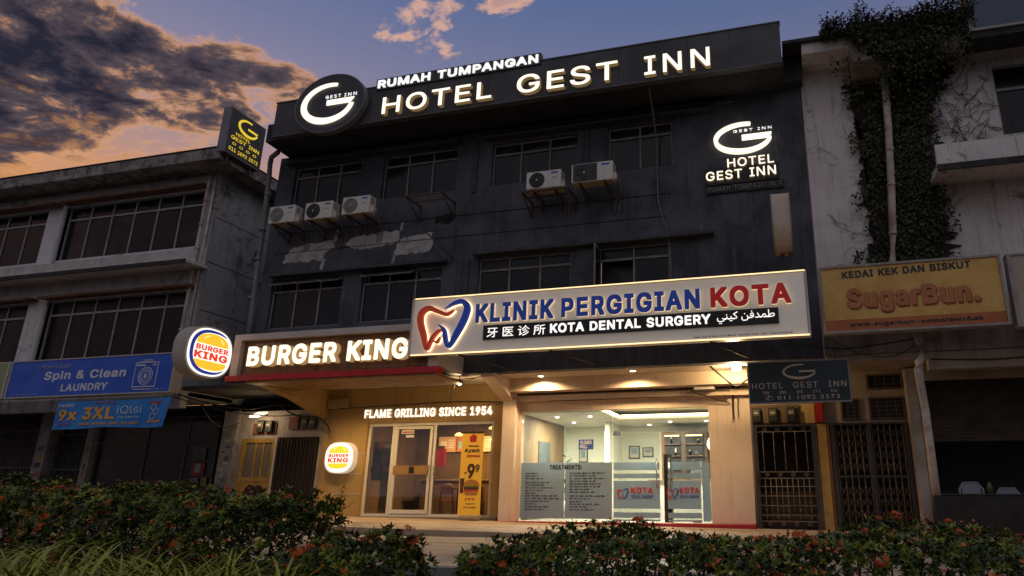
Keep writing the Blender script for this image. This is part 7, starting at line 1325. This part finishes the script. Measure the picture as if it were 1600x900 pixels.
k = MB().mat(mat('lamp shell', (.3, .27, .22), .5)); k.box(-1.32, -1.08, .50, .62, 3.43, 3.60); k.tube([(-1.2, .6, 3.52), (-1.2, .9, 3.56)], .02, 6); k.build('housing', None, t)
k = MB().mat(emat('flood lens', (1, .84, .52), 7)); k.box(-1.30, -1.10, .485, .499, 3.45, 3.58); k.build('lens', None, t)
lamp(t, 'lamp_light', 'POINT', (-1.25, .42, 3.40), 95, (1, .68, .34), .08)
# room lighting
for x, y in ((-6.3, 3.6), (-3.6, 3.4)): lamp(None, 'clinic_room_lamp', 'AREA', (x, y, 2.70), 270, (1, .90, .70), .8, (0, 0, 0))
lamp(None, 'burger_room_lamp', 'AREA', (-9.8, 3.8, 2.85), 170, (1, .70, .36), .5, (0, 0, 0))
# ================================================================== INSIDE THE SHOPS
t = thing('service_counter', 'brown service counter at the back of the burger shop', 'counter', (-10.2, 4.9, -.04))
k = MB().mat(mat('counter wood', (.16, .09, .04), .5)); k.box(-11.8, -8.4, 4.7, 5.3, -.04, 1.0); k.build('body', None, t)
k = MB().mat(mat('counter top', (.30, .22, .14), .3)); k.box(-11.85, -8.35, 4.65, 5.35, 1.0, 1.05); k.build('top', None, t)
k = MB()
cols = [(1, .55, .2), (.9, .3, .1), (1, .75, .4), (.4, .7, .6), (1, .6, .25)]
for i in range(5):
    k.mat(emat('menu panel %d' % i, cols[i], .35)); xa = -11.7 + i * .68; k.box(xa, xa + .62, 5.50, 5.56, 1.95, 2.45)
    k.mat(emat('menu picture %d' % i, cols[(i + 2) % 5], .6)); k.box(xa + .08, xa + .30, 5.49, 5.499, 2.05, 2.3); k.mat(emat('menu lines', (1, .9, .7), .6))
    for q in range(4): k.box(xa + .36, xa + .56, 5.49, 5.499, 2.08 + q * .08, 2.11 + q * .08)
solo(k, 'menu_board', 'row of lit menu panels on the back wall of the burger shop', 'menu board')
for x, y, z, lab in ((-8.55, 2.9, 2.42, 'glowing pendant lamp behind the promotional banner'), (-10.0, 3.6, 2.30, 'orange pendant lamp seen through the glass door'), (-9.2, 4.4, 2.2, 'farthest pendant lamp in the burger shop')):
    t = thing('pendant_lamp', lab, 'pendant lamp', (x, y, z), 0, 'pendant lamps in the burger shop')
    k = MB().mat(emat('pendant glow', (1, .60, .22), 3.0)); k.tube([(x, y, z), (x, y, z + .05), (x, y, z + .09)], [.13, .12, .04], 14); k.build('lamp_shade', None, t)
    k = MB().mat(BLACK); k.tube([(x, y, z + .09), (x, y, 2.9)], .008, 4); k.build('cord', None, t)
def chair(x, y, rz, label, cm, first=None):
    t = thing('dining_chair', label, 'chair', (x, y, -.04), rz, 'chairs in the burger shop')
    k = MB().mat(cm); k.box(-.21, .21, -.21, .21, .42, .46); k.build('seat', None, t, local=True, bevel=.015)
    k = MB().mat(cm); k.tube([(-.19, .20, .46), (-.18, .24, .80), (-.1, .25, .90), (.1, .25, .90), (.18, .24, .80), (.19, .20, .46)], .025, 6); k.box(-.16, .16, .225, .245, .62, .84); k.build('backrest', None, t, local=True)
    for sx in (-.18, .18):
        for sy in (-.18, .18): k = MB().mat(DARK_METAL); k.tube([(sx, sy, .42), (sx * 1.08, sy * 1.08, 0)], .015, 5); k.build('leg', None, t, local=True)
    return t
CH = mat('chair terracotta', (.32, .12, .06), .5)
c0 = chair(-9.0, 3.0, R(200), 'terracotta chair behind the glass beside the door handles', CH)
copy_tree(c0, (-10.4, 3.9, -.04), 'terracotta chair seen through the lower half of the glass door'); copy_tree(c0, (-9.5, 4.0, -.04), 'farthest terracotta chair by the service counter')
t = thing('dining_table', 'small dark table among the terracotta chairs', 'table', (-9.7, 3.2, -.04)); k = MB().mat(mat('table top', (.12, .08, .05), .4)); k.box(-10.05, -9.35, 2.85, 3.5, .70, .74); k.build('top', None, t); k = MB().mat(DARK_METAL); k.cyl((-9.7, 3.2, -.04), .03, .74); k.cyl((-9.7, 3.2, -.04), .22, .02); k.build('leg', None, t)
k = MB().mat(mat('bin blue', (.03, .05, .08), .5)); k.tube([(-8.9 + .25 * math.cos(R(a * 10)), 2.35, .25 + .22 * math.sin(R(a * 10))) for a in range(0, 30)], .03, 6); solo(k, 'bicycle_wheel', 'dark tyre-like hoop standing low behind the glass', 'hoop')
k = MB().mat(emat('red carton', (.75, .03, .02), .28)); k.xprism([(2.55, 1.35), (2.62, 1.35), (2.66, 1.85), (2.5, 1.85)], -10.15, -9.88); k.mat(mat('carton chips', (.45, .3, .08), .5)); k.box(-10.12, -9.91, 2.53, 2.63, 1.85, 1.93); solo(k, 'fries_sign', 'hanging red carton-shaped sign inside the glass door', 'sign')
k = MB().mat(mat('panel beige', (.34, .24, .12), .6)); k.box(-11.75, -11.38, 2.3, 2.36, 0.0, 1.08); k.mat(mat('panel edge', (.42, .30, .12), .6)); k.box(-11.38, -11.32, 2.28, 2.38, 0, 1.1); solo(k, 'partition_panel', 'beige partition panel low inside the narrow shop window', 'partition')
t = thing('window_poster', 'food poster with fries and ice cream hanging behind the narrow shop window', 'poster', (-11.55, 2.1, 1.3))
k = MB().mat(mat('poster teal', (.08, .16, .15), .6)); k.box(-11.95, -11.2, 2.10, 2.12, .95, 2.05); k.build('sheet', None, t)
k = MB().mat(mat('poster pink', (.40, .12, .14), .5)); k.prism([(-11.75 + .13 * math.cos(R(a * 15)), 1.93 + .13 * math.sin(R(a * 15))) for a in range(24)], 2.085, 2.095); k.mat(mat('poster gold', (.42, .28, .12), .5)); k.prism([(-11.7, 1.75), (-11.42, 1.72), (-11.5, 1.3), (-11.6, 1.28)], 2.085, 2.095); k.prism([(-11.65, 1.3), (-11.2, 1.42), (-11.25, 1.2), (-11.6, 1.15)], 2.08, 2.084); k.mat(mat('poster mint', (.25, .38, .28), .5)); k.prism([(-11.82 + .16 * math.cos(R(a * 15)), 1.25 + .18 * math.sin(R(a * 15))) for a in range(24)], 2.075, 2.079); k.mat(mat('poster strip', (.55, .45, .3), .5)); k.box(-11.6, -11.2, 2.085, 2.095, 1.86, 1.98); k.build('picture', None, t)
# promotional banner stand outside
t = thing('promo_banner', 'tall yellow roll-up banner with burger picture and price in front of the shop window', 'banner stand', (-8.4, 1.3, gz(-8.4)))
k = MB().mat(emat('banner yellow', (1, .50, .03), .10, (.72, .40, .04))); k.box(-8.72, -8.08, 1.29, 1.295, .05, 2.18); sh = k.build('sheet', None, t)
k = MB().mat(mat('sandbag', (.30, .24, .17), .9)); k.box(-8.62, -8.12, 1.15, 1.45, gz(-8.4), gz(-8.4) + .13); k.build('base', None, t, bevel=.04)
k = MB().mat(DARK_METAL); k.box(-8.42, -8.38, 1.31, 1.34, gz(-8.4) + .1, 2.24); k.box(-8.72, -8.08, 1.28, 1.31, 2.16, 2.20); k.build('pole', None, t)
DKP = mat('banner dark print', (.05, .025, .012), .5)
text('9', -8.50, -8.29, .98, 1.36, 1.283, DKP, sh, depth=.004, off=.03); text('9', -8.27, -8.15, 1.14, 1.34, 1.283, DKP, sh, depth=.004, off=.03); text('.', -8.58, -8.53, 1.10, 1.15, 1.283, DKP, sh, depth=.004, off=.03)
text('Ayam', -8.62, -8.18, 1.63, 1.76, 1.283, DKP, sh, depth=.004, off=.04); text('Istimewa', -8.55, -8.16, 1.53, 1.60, 1.283, RED, sh, depth=.004, off=.03); text('Combo', -8.5, -8.2, 1.80, 1.85, 1.283, DKP, sh, depth=.004, off=.02)
text('set lengkap', -8.55, -8.2, .22, .27, 1.283, DKP, sh, depth=.004); text('terhad', -8.5, -8.25, .32, .36, 1.283, DKP, sh, depth=.004)
k = MB().mat(mat('bun picture', (.42, .17, .04), .5)); cx_ = -8.36
k.prism([(cx_ + .22 * math.cos(R(a * 9)), .82 + .13 * math.sin(R(a * 9))) for a in range(21)], 1.283, 1.288); k.prism([(cx_ - .2, .62), (cx_ + .2, .62), (cx_ + .16, .55), (cx_ - .16, .55)], 1.283, 1.288)
k.mat(mat('lettuce picture', (.16, .22, .03), .5)); k.box(cx_ - .22, cx_ + .22, 1.282, 1.288, .77, .81); k.mat(mat('patty picture', (.08, .03, .015), .5)); k.box(cx_ - .21, cx_ + .21, 1.2835, 1.288, .69, .765); k.mat(mat('tomato picture', (.5, .06, .03), .5)); k.box(cx_ - .22, cx_ + .2, 1.2825, 1.288, .635, .685)
k.mat(mat('drink picture', (.10, .03, .03), .5)); k.prism([(-8.68, .6), (-8.60, .6), (-8.57, .98), (-8.70, .98)], 1.284, 1.288); k.mat(RED); k.prism([(-8.47, 1.93), (-8.3, 1.93), (-8.28, 2.08), (-8.38, 2.14), (-8.49, 2.06)], 1.284, 1.288)
for q in range(6): k.box(-8.52 + q * .05, -8.49 + q * .05, 1.284, 1.288, .42 + .03 * (q % 2), .48)
k.build('burger_picture', None, sh)
# clinic furniture
t = thing('reception_desk', 'white reception desk behind the frosted clinic doors', 'desk', (-3.3, 4.3, -.1)); k = MB().mat(mat('desk white', (.5, .5, .47), .4)); k.box(-4.1, -2.4, 4.1, 4.6, -.1, .95); k.build('body', None, t); k = MB().mat(mat('desk top wood', (.2, .13, .08), .4)); k.box(-4.15, -2.35, 4.05, 4.65, .95, 1.0); k.build('top', None, t)
k = MB().mat(mat('pillar veneer', (.03, .02, .014), .5)); k.box(-3.36, -3.16, 2.3, 2.5, -.1, 1.6); solo(k, 'wood_post', 'dark timber post showing in the gap between the clinic doors', 'post')
t = thing('framed_picture', 'dark framed picture on the clinic back wall', 'picture', (-3.0, 6.17, 1.6)); 
k = MB().mat(BLACK); k.box(-2.52, -2.12, 6.14, 6.19, 1.55, 2.2); k.build('frame', None, t); k = MB().mat(mat('picture brown', (.2, .1, .04), .5)); k.prism([(-2.45, 1.62), (-2.2, 1.62), (-2.25, 2.1), (-2.38, 2.12)], 6.128, 6.138); k.build('canvas', None, t)
t = thing('dental_chair_lamp', 'dental lamp with pale round head and curved arm in the clinic', 'dental lamp', (-2.2, 5.0, -.1)); k = MB().mat(mat('lamp arm', (.25, .24, .22), .4)); k.tube(catmull([(-2.2, 5.0, -.1), (-2.2, 5.0, 1.2), (-2.05, 5.0, 1.6), (-2.2, 5.0, 2.0), (-2.35, 5.0, 2.1)]), .03, 6); k.build('arm', None, t); k = MB().mat(emat('lamp head', (.9, .9, .95), .5)); k.sphere((-2.4, 5.0, 2.05), .17, .8, .4, 1.2); k.build('head', None, t)
t = thing('dental_chair', 'dark dental chair standing in the clinic room', 'dental chair', (-2.85, 4.95, -.1)); k = MB().mat(mat('dark upholstery', (.05, .045, .045), .5)); k.box(-3.1, -2.6, 4.75, 5.0, .45, .6); k.xprism([(4.95, .5), (5.15, .5), (5.35, 1.6), (5.18, 1.65)], -3.05, -2.65); k.sphere((-2.85, 5.22, 1.78), .15, 1.1, .7, 1.0); k.build('seat', None, t); k = MB().mat(STEEL); k.cyl((-2.85, 4.95, -.1), .12, .55); k.build('base', None, t)
t = thing('indoor_plant', 'leafy plant in a pot by the clinic inner door', 'plant', (-6.7, 4.2, -.1)); k = MB().mat(mat('pot white', (.5, .45, .4), .4)); k.tube([(-6.7, 4.2, -.1), (-6.7, 4.2, .4)], [.14, .2], 14); k.build('pot', None, t)
k = MB().mat(leafmat('indoor leaf', (.03, .06, .02), (.06, .09, .03)))
for q in range(40):
    a = rnd.uniform(0, 6.28); z0_ = rnd.uniform(.5, 1.7); l = rnd.uniform(.15, .3); p = Vector((-6.7, 4.2, z0_)); d = Vector((math.cos(a), math.sin(a), rnd.uniform(-.2, .6))).normalized(); s_ = d.cross(Vector((0, 0, 1))) * .05
    k.add([p, p + d * l * .5 + s_, p + d * l, p + d * l * .5 - s_], [(0, 1, 2, 3)])
k.tube([(-6.7, 4.2, .3), (-6.7, 4.2, 1.7)], .015, 5); k.build('leaves', None, t)
# chairs of the dim shop on the right
t = thing('plastic_chair', 'pale plastic chair back showing over the black counter, nearer the green bottle', 'chair', (3.8, 1.6, gz(4)), 0, 'plastic chairs behind the black counter')
k = MB().mat(mat('pale plastic', (.30, .32, .38), .5)); k.tube([(-.22, 0, .5), (-.24, .06, .98), (-.15, .08, 1.12), (.15, .08, 1.12), (.24, .06, .98), (.22, 0, .5)], .03, 6); k.prism([(-.2, .62), (.2, .62), (.19, 1.05), (.12, 1.10), (-.12, 1.10), (-.19, 1.05)], .04, .06); k.build('backrest', None, t, local=True)
k = MB().mat(MATS['pale plastic']); k.box(-.22, .22, -.4, 0, .44, .48); k.build('seat', None, t, local=True)
for sx in (-.19, .19):
    for sy in (-.36, -.04): k = MB().mat(MATS['pale plastic']); k.tube([(sx, sy, .44), (sx * 1.1, sy, 0)], .02, 5); k.build('leg', None, t, local=True)
copy_tree(t, (4.62, 1.9, gz(4) - .12), 'pale plastic chair back showing over the black counter, farther from the green bottle')
k = MB().mat(mat('bottle green', (.05, .08, .015), .3)); k.tube([(4.05, 1.08, .62), (4.05, 1.08, .78), (4.05, 1.08, .84), (4.05, 1.08, .88)], [.06, .06, .03, .025], 12); solo(k, 'bottle', 'small green bottle standing on the black counter', 'bottle')

# ================================================================== PLANTS
def leaf(k, p, d, up, L, W, droop=.25, mi=None):
    d = d.normalized(); s = d.cross(up)
    if s.length < 1e-3: s = Vector((1, 0, 0))
    s.normalize(); n = s.cross(d).normalized()
    a = p; m = p + d * L * .5 + n * L * .06; e = p + d * L - n * L * droop
    k.add([a, m + s * W / 2 - n * W * -.12, e, m - s * W / 2 + n * W * .12, m - n * W * .05], [(0, 1, 4), (1, 2, 4), (2, 3, 4), (3, 0, 4)], mi=mi)
def hedge(name, label, line, top, width, base, dens, leafL, nflow, seed, mats_, end_round=.5):
    """clipped ixora hedge along a line of (x,y) with (z) tops"""
    r = random.Random(seed); t = thing(name, label, 'hedge', (sum(p[0] for p in line) / len(line), sum(p[1] for p in line) / len(line), base))
    segs = []; tot = 0
    for (a, b), ta, tb in zip(zip(line, line[1:]), top, top[1:]): l = math.hypot(b[0] - a[0], b[1] - a[1]); segs.append((tot, l, a, b, ta, tb)); tot += l
    def at(s):
        for s0, l, a, b, ta, tb in segs:
            if s <= s0 + l or (s0, l, a, b, ta, tb) == segs[-1]:
                f = min(max((s - s0) / l, 0), 1); return Vector((a[0] + (b[0] - a[0]) * f, a[1] + (b[1] - a[1]) * f, 0)), ta + (tb - ta) * f, Vector((b[0] - a[0], b[1] - a[1], 0)).normalized()
    def lump(s, v): return .06 * math.sin(s * 3.1 + seed) + .045 * math.sin(s * 7.3 + v * 4) + .035 * math.sin(s * 13.1 + v * 9 + seed)
    def surf():
        s = r.random() * tot; c, zt, d = at(s); nrm = Vector((d.y, -d.x, 0))       # nrm: towards the camera
        h = zt - base; w = width / 2; e = min(s, tot - s)
        if e < end_round: q = math.sqrt(max(1 - (1 - e / end_round) ** 2, .05)); w *= q; h *= (.72 + .28 * q)
        u = r.random() * (width + h * 1.25)
        if u < width: v = (u / width * 2 - 1); off = v * w; z = base + h + lump(s, v) - .10 * v * v * h; n = Vector((0, 0, 1)) + nrm * v * .5
        else:
            f = (u - width) / (h * 1.25); side = 1 if r.random() < .8 else -1; off = side * (w * (1.02 - .12 * f * f) + lump(s, f)); z = base + h * (1 - f * .97); n = nrm * side + Vector((0, 0, .45))
        return c + nrm * off + Vector((0, 0, z)), n.normalized(), s
    k = MB(); [k.mat(m) for m in mats_]
    n = int(tot * (width + (max(top) - base) * 1.25) * dens)
    for i in range(n):
        p, nn, s = surf(); p = p - nn * abs(r.gauss(0, .07)); ax = (nn + Vector((r.gauss(0, .3), r.gauss(0, .3), r.gauss(.1, .25)))).normalized()
        a = ax.cross(Vector((.3, .5, .8))).normalized(); b = ax.cross(a); m = r.choice((0, 0, 1, 1, 2)); nl = r.randint(5, 8); LL = leafL * r.uniform(.75, 1.25)
        for j in range(nl):
            t_ = 2 * math.pi * j / nl + r.uniform(-.3, .3); sp = r.uniform(.5, 1.15) if j % 2 else r.uniform(.25, .7)
            leaf(k, p, ax + (a * math.cos(t_) + b * math.sin(t_)) * sp * 1.5, ax, LL * r.uniform(.8, 1.15), LL * .36, r.uniform(.05, .3), mi=m)
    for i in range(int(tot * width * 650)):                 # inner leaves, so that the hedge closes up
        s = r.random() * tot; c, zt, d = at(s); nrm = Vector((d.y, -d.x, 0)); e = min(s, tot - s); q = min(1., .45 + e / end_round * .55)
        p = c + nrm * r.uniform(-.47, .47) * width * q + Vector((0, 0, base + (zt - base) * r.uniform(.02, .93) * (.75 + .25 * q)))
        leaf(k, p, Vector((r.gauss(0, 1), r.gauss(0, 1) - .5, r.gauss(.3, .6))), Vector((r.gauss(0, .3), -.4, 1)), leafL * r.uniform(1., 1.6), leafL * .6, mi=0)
    k.build('foliage', None, t)
    k = MB().mat(mat('dark stems', (.05, .035, .022), .9))
    for i in range(int(tot * 22)):
        p, nn, s = surf(); c, zt, d = at(s); q = c + Vector((r.uniform(-.1, .1), r.uniform(-.1, .1), base)) + Vector((d.y, -d.x, 0)) * r.uniform(-width * .3, width * .3)
        k.tube([q, (q + p) / 2 + Vector((r.uniform(-.05, .05), r.uniform(-.05, .05), 0)), p - nn * .05], [.010, .007, .004], 4)
    k.build('stem', None, t)
    protos = []
    for v in range(4):
        k = MB().mat(leafmat('ixora petal', (.50, .05, .015), (.70, .16, .02))); 
        for j in range(34):
            th = r.random() * 6.28; ph = math.acos(r.uniform(.05, 1)); d = Vector((math.sin(ph) * math.cos(th), math.sin(ph) * math.sin(th), math.cos(ph) * .75)); c = d * r.uniform(.030, .042); q = d.cross(Vector((.2, .1, .9))).normalized(); w = d.cross(q)
            for m in range(4): t_ = m * math.pi / 2 + j; e1 = q * math.cos(t_) + w * math.sin(t_); e2 = q * math.cos(t_ + .5) + w * math.sin(t_ + .5); e0 = q * math.cos(t_ - .5) + w * math.sin(t_ - .5); k.add([c, c + e0 * .007 + d * .002, c + e1 * .014, c + e2 * .007 + d * .002], [(0, 1, 2, 3)])
        protos.append(k)
    first = {}
    for i in range(nflow):
        p, nn, s = surf(); v = r.randrange(4); p = p + nn * .035
        if v not in first: o = protos[v].build('flower_head', None, t, local=True); first[v] = o
        else: o = first[v].copy(); C.objects.link(o); o.parent = t
        o.location = p - Vector(t.location); o.rotation_euler = (Vector((0, 0, 1)).rotation_difference((nn + Vector((r.gauss(0, .3), r.gauss(0, .3), .3))).normalized())).to_euler(); sc = r.choice((.45, .6, .75, .9, 1.15)); o.scale = (sc * r.uniform(.8, 1.3), sc, sc)
    k = MB().mat(leafmat('ixora bud', (.36, .035, .012), (.55, .10, .016)))         # loose single florets and buds
    for i in range(int(tot * 95)):
        p, nn, s = surf(); p = p + nn * .03
        for j in range(r.randint(2, 6)):
            q = p + Vector((r.gauss(0, .018), r.gauss(0, .018), r.gauss(0, .012))); e1 = Vector((r.gauss(0, 1), r.gauss(0, 1), r.gauss(0, .6))).normalized() * r.uniform(.008, .016); e2 = e1.cross(nn + Vector((.1, .2, .1))) * .8
            k.add([q - e1, q + e2, q + e1, q - e2], [(0, 1, 2, 3)])
    o = k.build('florets', None, t); o['kind'] = 'stuff'
    return t
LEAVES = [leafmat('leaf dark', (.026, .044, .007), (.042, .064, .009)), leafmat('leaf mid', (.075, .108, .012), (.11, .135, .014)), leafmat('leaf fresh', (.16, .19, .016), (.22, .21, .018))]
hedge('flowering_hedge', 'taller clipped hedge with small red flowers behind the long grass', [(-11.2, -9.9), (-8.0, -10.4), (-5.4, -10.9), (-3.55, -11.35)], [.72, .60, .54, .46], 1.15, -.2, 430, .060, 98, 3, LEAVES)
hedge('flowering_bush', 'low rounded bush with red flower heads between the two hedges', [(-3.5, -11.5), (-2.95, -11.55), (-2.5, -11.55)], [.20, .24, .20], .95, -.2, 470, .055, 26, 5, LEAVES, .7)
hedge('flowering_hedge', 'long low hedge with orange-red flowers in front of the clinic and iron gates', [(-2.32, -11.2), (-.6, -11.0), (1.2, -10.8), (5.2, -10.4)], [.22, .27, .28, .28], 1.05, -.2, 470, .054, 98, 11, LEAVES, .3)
# long arching grass in front of the left hedge
GR = [leafmat('grass blade', (.22, .24, .020), (.31, .30, .026)), leafmat('grass blade dark', (.11, .11, .012), (.17, .15, .014))]
k = MB(); [k.mat(m) for m in GR]; r5 = random.Random(21)
for c in range(230):
    cx_ = r5.uniform(-6.2, -1.75); cy_ = r5.uniform(-12.95, -11.9) ; 
    if cx_ > -2.6: cy_ = r5.uniform(-12.9, -12.2)
    for j in range(r5.randint(9, 15)):
        a = r5.uniform(0, 6.28); L = r5.uniform(.42, .80) * (1 if cx_ < -2.9 else .6); w = r5.uniform(.007, .014); d = Vector((math.cos(a), math.sin(a), 0)); s = Vector((-d.y, d.x, 0)); p0 = Vector((cx_ + r5.gauss(0, .03), cy_ + r5.gauss(0, .03), -.2)); lean = r5.uniform(.62, 1.4); pts = []
        for q in range(7): f = q / 6; pts.append(p0 + d * L * lean * f ** 1.6 + Vector((0, 0, L * (f - .42 * lean * f * f * (1 + f * .5)))))
        vs = []
        for q, p in enumerate(pts): ww = w * (1 - (q / 6) ** 2 * .97); vs += [p - s * ww, p + s * ww]
        k.add(vs, [(2 * q, 2 * q + 1, 2 * q + 3, 2 * q + 2) for q in range(6)], True, mi=r5.choice((0, 0, 1)))
o = k.build('grass'); o['kind'] = 'stuff'; o['label'] = 'long arching grass blades in front of the taller hedge'
# small plant by the tan wall
t = thing('potted_plant', 'small leafy plant at the foot of the tan wall', 'plant', (-12.2, 1.15, gz(-12.2)))
k = MB().mat(leafmat('leaf plant', (.03, .05, .015), (.06, .08, .02)))
for q in range(70):
    a = rnd.uniform(0, 6.28); z0_ = rnd.uniform(.15, .75); p = Vector((-12.2 + rnd.gauss(0, .06), 1.15 + rnd.gauss(0, .06), z0_)); leaf(k, p, Vector((math.cos(a), math.sin(a), rnd.uniform(-.1, .9))), Vector((0, 0, 1)), rnd.uniform(.1, .22), .035)
k.build('leaves', None, t); k = MB().mat(MATS['dark stems']); k.tube([(-12.2, 1.15, gz(-12)), (-12.18, 1.15, .7)], .012, 5); k.tube([(-12.2, 1.15, .1), (-11.9, 1.1, .25), (-11.75, 1.1, .38)], .010, 5); k.build('stem', None, t)
# creeper on the cream shophouse
t = thing('creeper', 'dense dark creeper hanging over the cream shophouse wall from the roof edge', 'climbing plant', (2.9, -.1, 3.9))
k = MB(); IV = [leafmat('creeper leaf dark', (.009, .012, .004), (.015, .018, .005)), leafmat('creeper leaf', (.020, .026, .006), (.035, .040, .008)), leafmat('creeper leaf light', (.07, .08, .02), (.10, .10, .03))]; [k.mat(m) for m in IV]
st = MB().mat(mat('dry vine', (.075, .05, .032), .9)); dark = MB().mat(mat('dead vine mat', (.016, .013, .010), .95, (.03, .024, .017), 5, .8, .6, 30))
r6 = random.Random(17)
def band(z):            # left and right edge of the mass at height z
    if z > 10.6: return 1.9, 4.5
    if z > 9.6: return 2.15 , 3.9 + (z - 9.6) * .5
    if z > 7.5: return 2.25 - .1 * math.sin(z * 3), 3.55 + .15 * math.sin(z * 2.3)
    return 2.15 + .12 * math.sin(z * 4), 3.62 + .08 * math.sin(z * 5)
CL = []
for i in range(330):
    z = r6.uniform(5.2, 11.3); a, b = band(z); CL.append((r6.gauss((a + b) / 2, (b - a) * .30), z, r6.uniform(.06, .16), r6.choice((0, 0, 1, 2))))
for i in range(10500):
    cx_, cz_, cs_, cm_ = r6.choice(CL); x = r6.gauss(cx_, cs_); z = r6.gauss(cz_, cs_ * 1.3); a, b = band(z)
    if x < a - .35 or x > b + .3: continue
    if abs(x - (2.78 - (10.55 - z) * .07)) < .14 and r6.random() < .72: continue
    yy = -.04 - abs(r6.gauss(0, .11)) - (.25 * max(0, z - 10.3)); d = Vector((r6.gauss(0, .6), -abs(r6.gauss(.3, .3)), r6.gauss(-.5, .5)))
    leaf(k, Vector((x, yy, z)), d, Vector((0, -1, .2)), r6.uniform(.06, .13), r6.uniform(.04, .07), mi=r6.choice((0, 0, 0, 1, 1, 2) if z < 10.4 else (0, 1, 1, 1, 2)))
for i in range(6500):   # curtain spilling over the parapet
    x = r6.uniform(2.1, 4.65); z = 11.42 - abs(r6.gauss(0, .42)) * (1.25 if 2.5 < x < 3.9 else .75) * (.7 + .5 * abs(math.sin(x * 5.1)))
    if x < 2.42 and z < 11.05 and r6.random() < .8: continue
    leaf(k, Vector((x, -.90 - abs(r6.gauss(0, .07)) + max(0, 10.7 - z) * .5, z)), Vector((r6.gauss(0, .6), -abs(r6.gauss(.3, .3)), r6.gauss(-.5, .5))), Vector((0, -1, .2)), r6.uniform(.07, .14), r6.uniform(.04, .08), mi=r6.choice((0, 0, 1, 1, 2)))
for i in range(5200):   # bushy top over the roof edge
    x = r6.uniform(1.35, 4.75); hmax = .10 + .42 * math.exp(-((x - 2.35) / .42) ** 2) + .30 * math.exp(-((x - 4.0) / .7) ** 2) + .08 * math.sin(x * 9); z = 11.05 + (hmax + .35) * r6.random() ** .8 + (0 if x > 1.9 else .15)
    yy = r6.gauss(-.82, .22); d = Vector((r6.gauss(0, .7), r6.gauss(-.2, .5), r6.gauss(.25, .5))); leaf(k, Vector((x, yy, z)), d, Vector((0, -.3, 1)), r6.uniform(.07, .14), r6.uniform(.04, .07), mi=r6.choice((0, 1, 1, 2)))
for i in range(16):     # shoots against the sky
    x = r6.choice((1.65, 2.2, 2.35, 2.5, 3.3, 3.6, 4.1, 4.4)) + r6.gauss(0, .12); z = 11.4; p = Vector((x, -.8, z)); d = Vector((r6.gauss(0, .4), 0, 1)).normalized(); L = r6.uniform(.2, .55); st.tube([p, p + d * L * .5 + Vector((r6.gauss(0, .04), 0, 0)), p + d * L], .006, 4)
    for j in range(9): q = p + d * L * j / 8; leaf(k, q, Vector((r6.gauss(0, 1), r6.gauss(0, .5), .5)), Vector((0, -1, .3)), .10, .05, mi=r6.choice((0, 1)))
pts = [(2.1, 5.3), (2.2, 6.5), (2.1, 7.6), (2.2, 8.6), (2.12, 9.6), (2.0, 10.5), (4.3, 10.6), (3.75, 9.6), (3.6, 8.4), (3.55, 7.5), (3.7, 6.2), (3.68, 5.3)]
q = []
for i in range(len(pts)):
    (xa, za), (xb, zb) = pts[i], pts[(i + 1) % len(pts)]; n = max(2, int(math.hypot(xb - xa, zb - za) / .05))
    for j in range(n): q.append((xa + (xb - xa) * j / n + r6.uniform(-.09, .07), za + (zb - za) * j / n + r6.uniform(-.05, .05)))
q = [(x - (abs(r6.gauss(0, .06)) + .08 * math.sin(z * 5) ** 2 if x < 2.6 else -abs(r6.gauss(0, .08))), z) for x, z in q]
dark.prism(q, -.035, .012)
def vine(x, z, a, L, r_=.007):
    p = [(x, -.02, z)]; n = int(L / .09)
    for i in range(n): a += r6.gauss(0, .55); x += .09 * math.cos(a); z += .09 * math.sin(a); p.append((x, -.012 - .02 * r6.random(), z))
    if len(p) > 2 and x > .86: st.tube(p, [r_ * (1 - .6 * i / len(p)) for i in range(len(p))], 4)
for i in range(150):
    z = r6.uniform(5.3, 10.2); a, b = band(z)
    if r6.random() < .62: vine(a + .1, z, math.pi + r6.gauss(0, .6), r6.uniform(.3, 1.0))
    else: vine(b - .1, z, r6.gauss(-.2, .8), r6.uniform(.4, 1.3))
for i in range(60): vine(r6.uniform(4.0, 5.0), r6.uniform(7.6, 10.0), r6.uniform(0, 6.28), r6.uniform(.5, 1.2), .009)
for i in range(90): z = r6.uniform(5.3, 10.9); a, b = band(z); x = r6.uniform(a, b); st.tube(catmull([(x, -.12 - r6.random() * .12, z), (x + r6.gauss(0, .12), -.2, z - .25), (x + r6.gauss(0, .15), -.16, z - .55)], 3), .006, 4)
k.build('leaves', None, t); st.build('stem', None, t); dark.build('dead_growth', None, t)
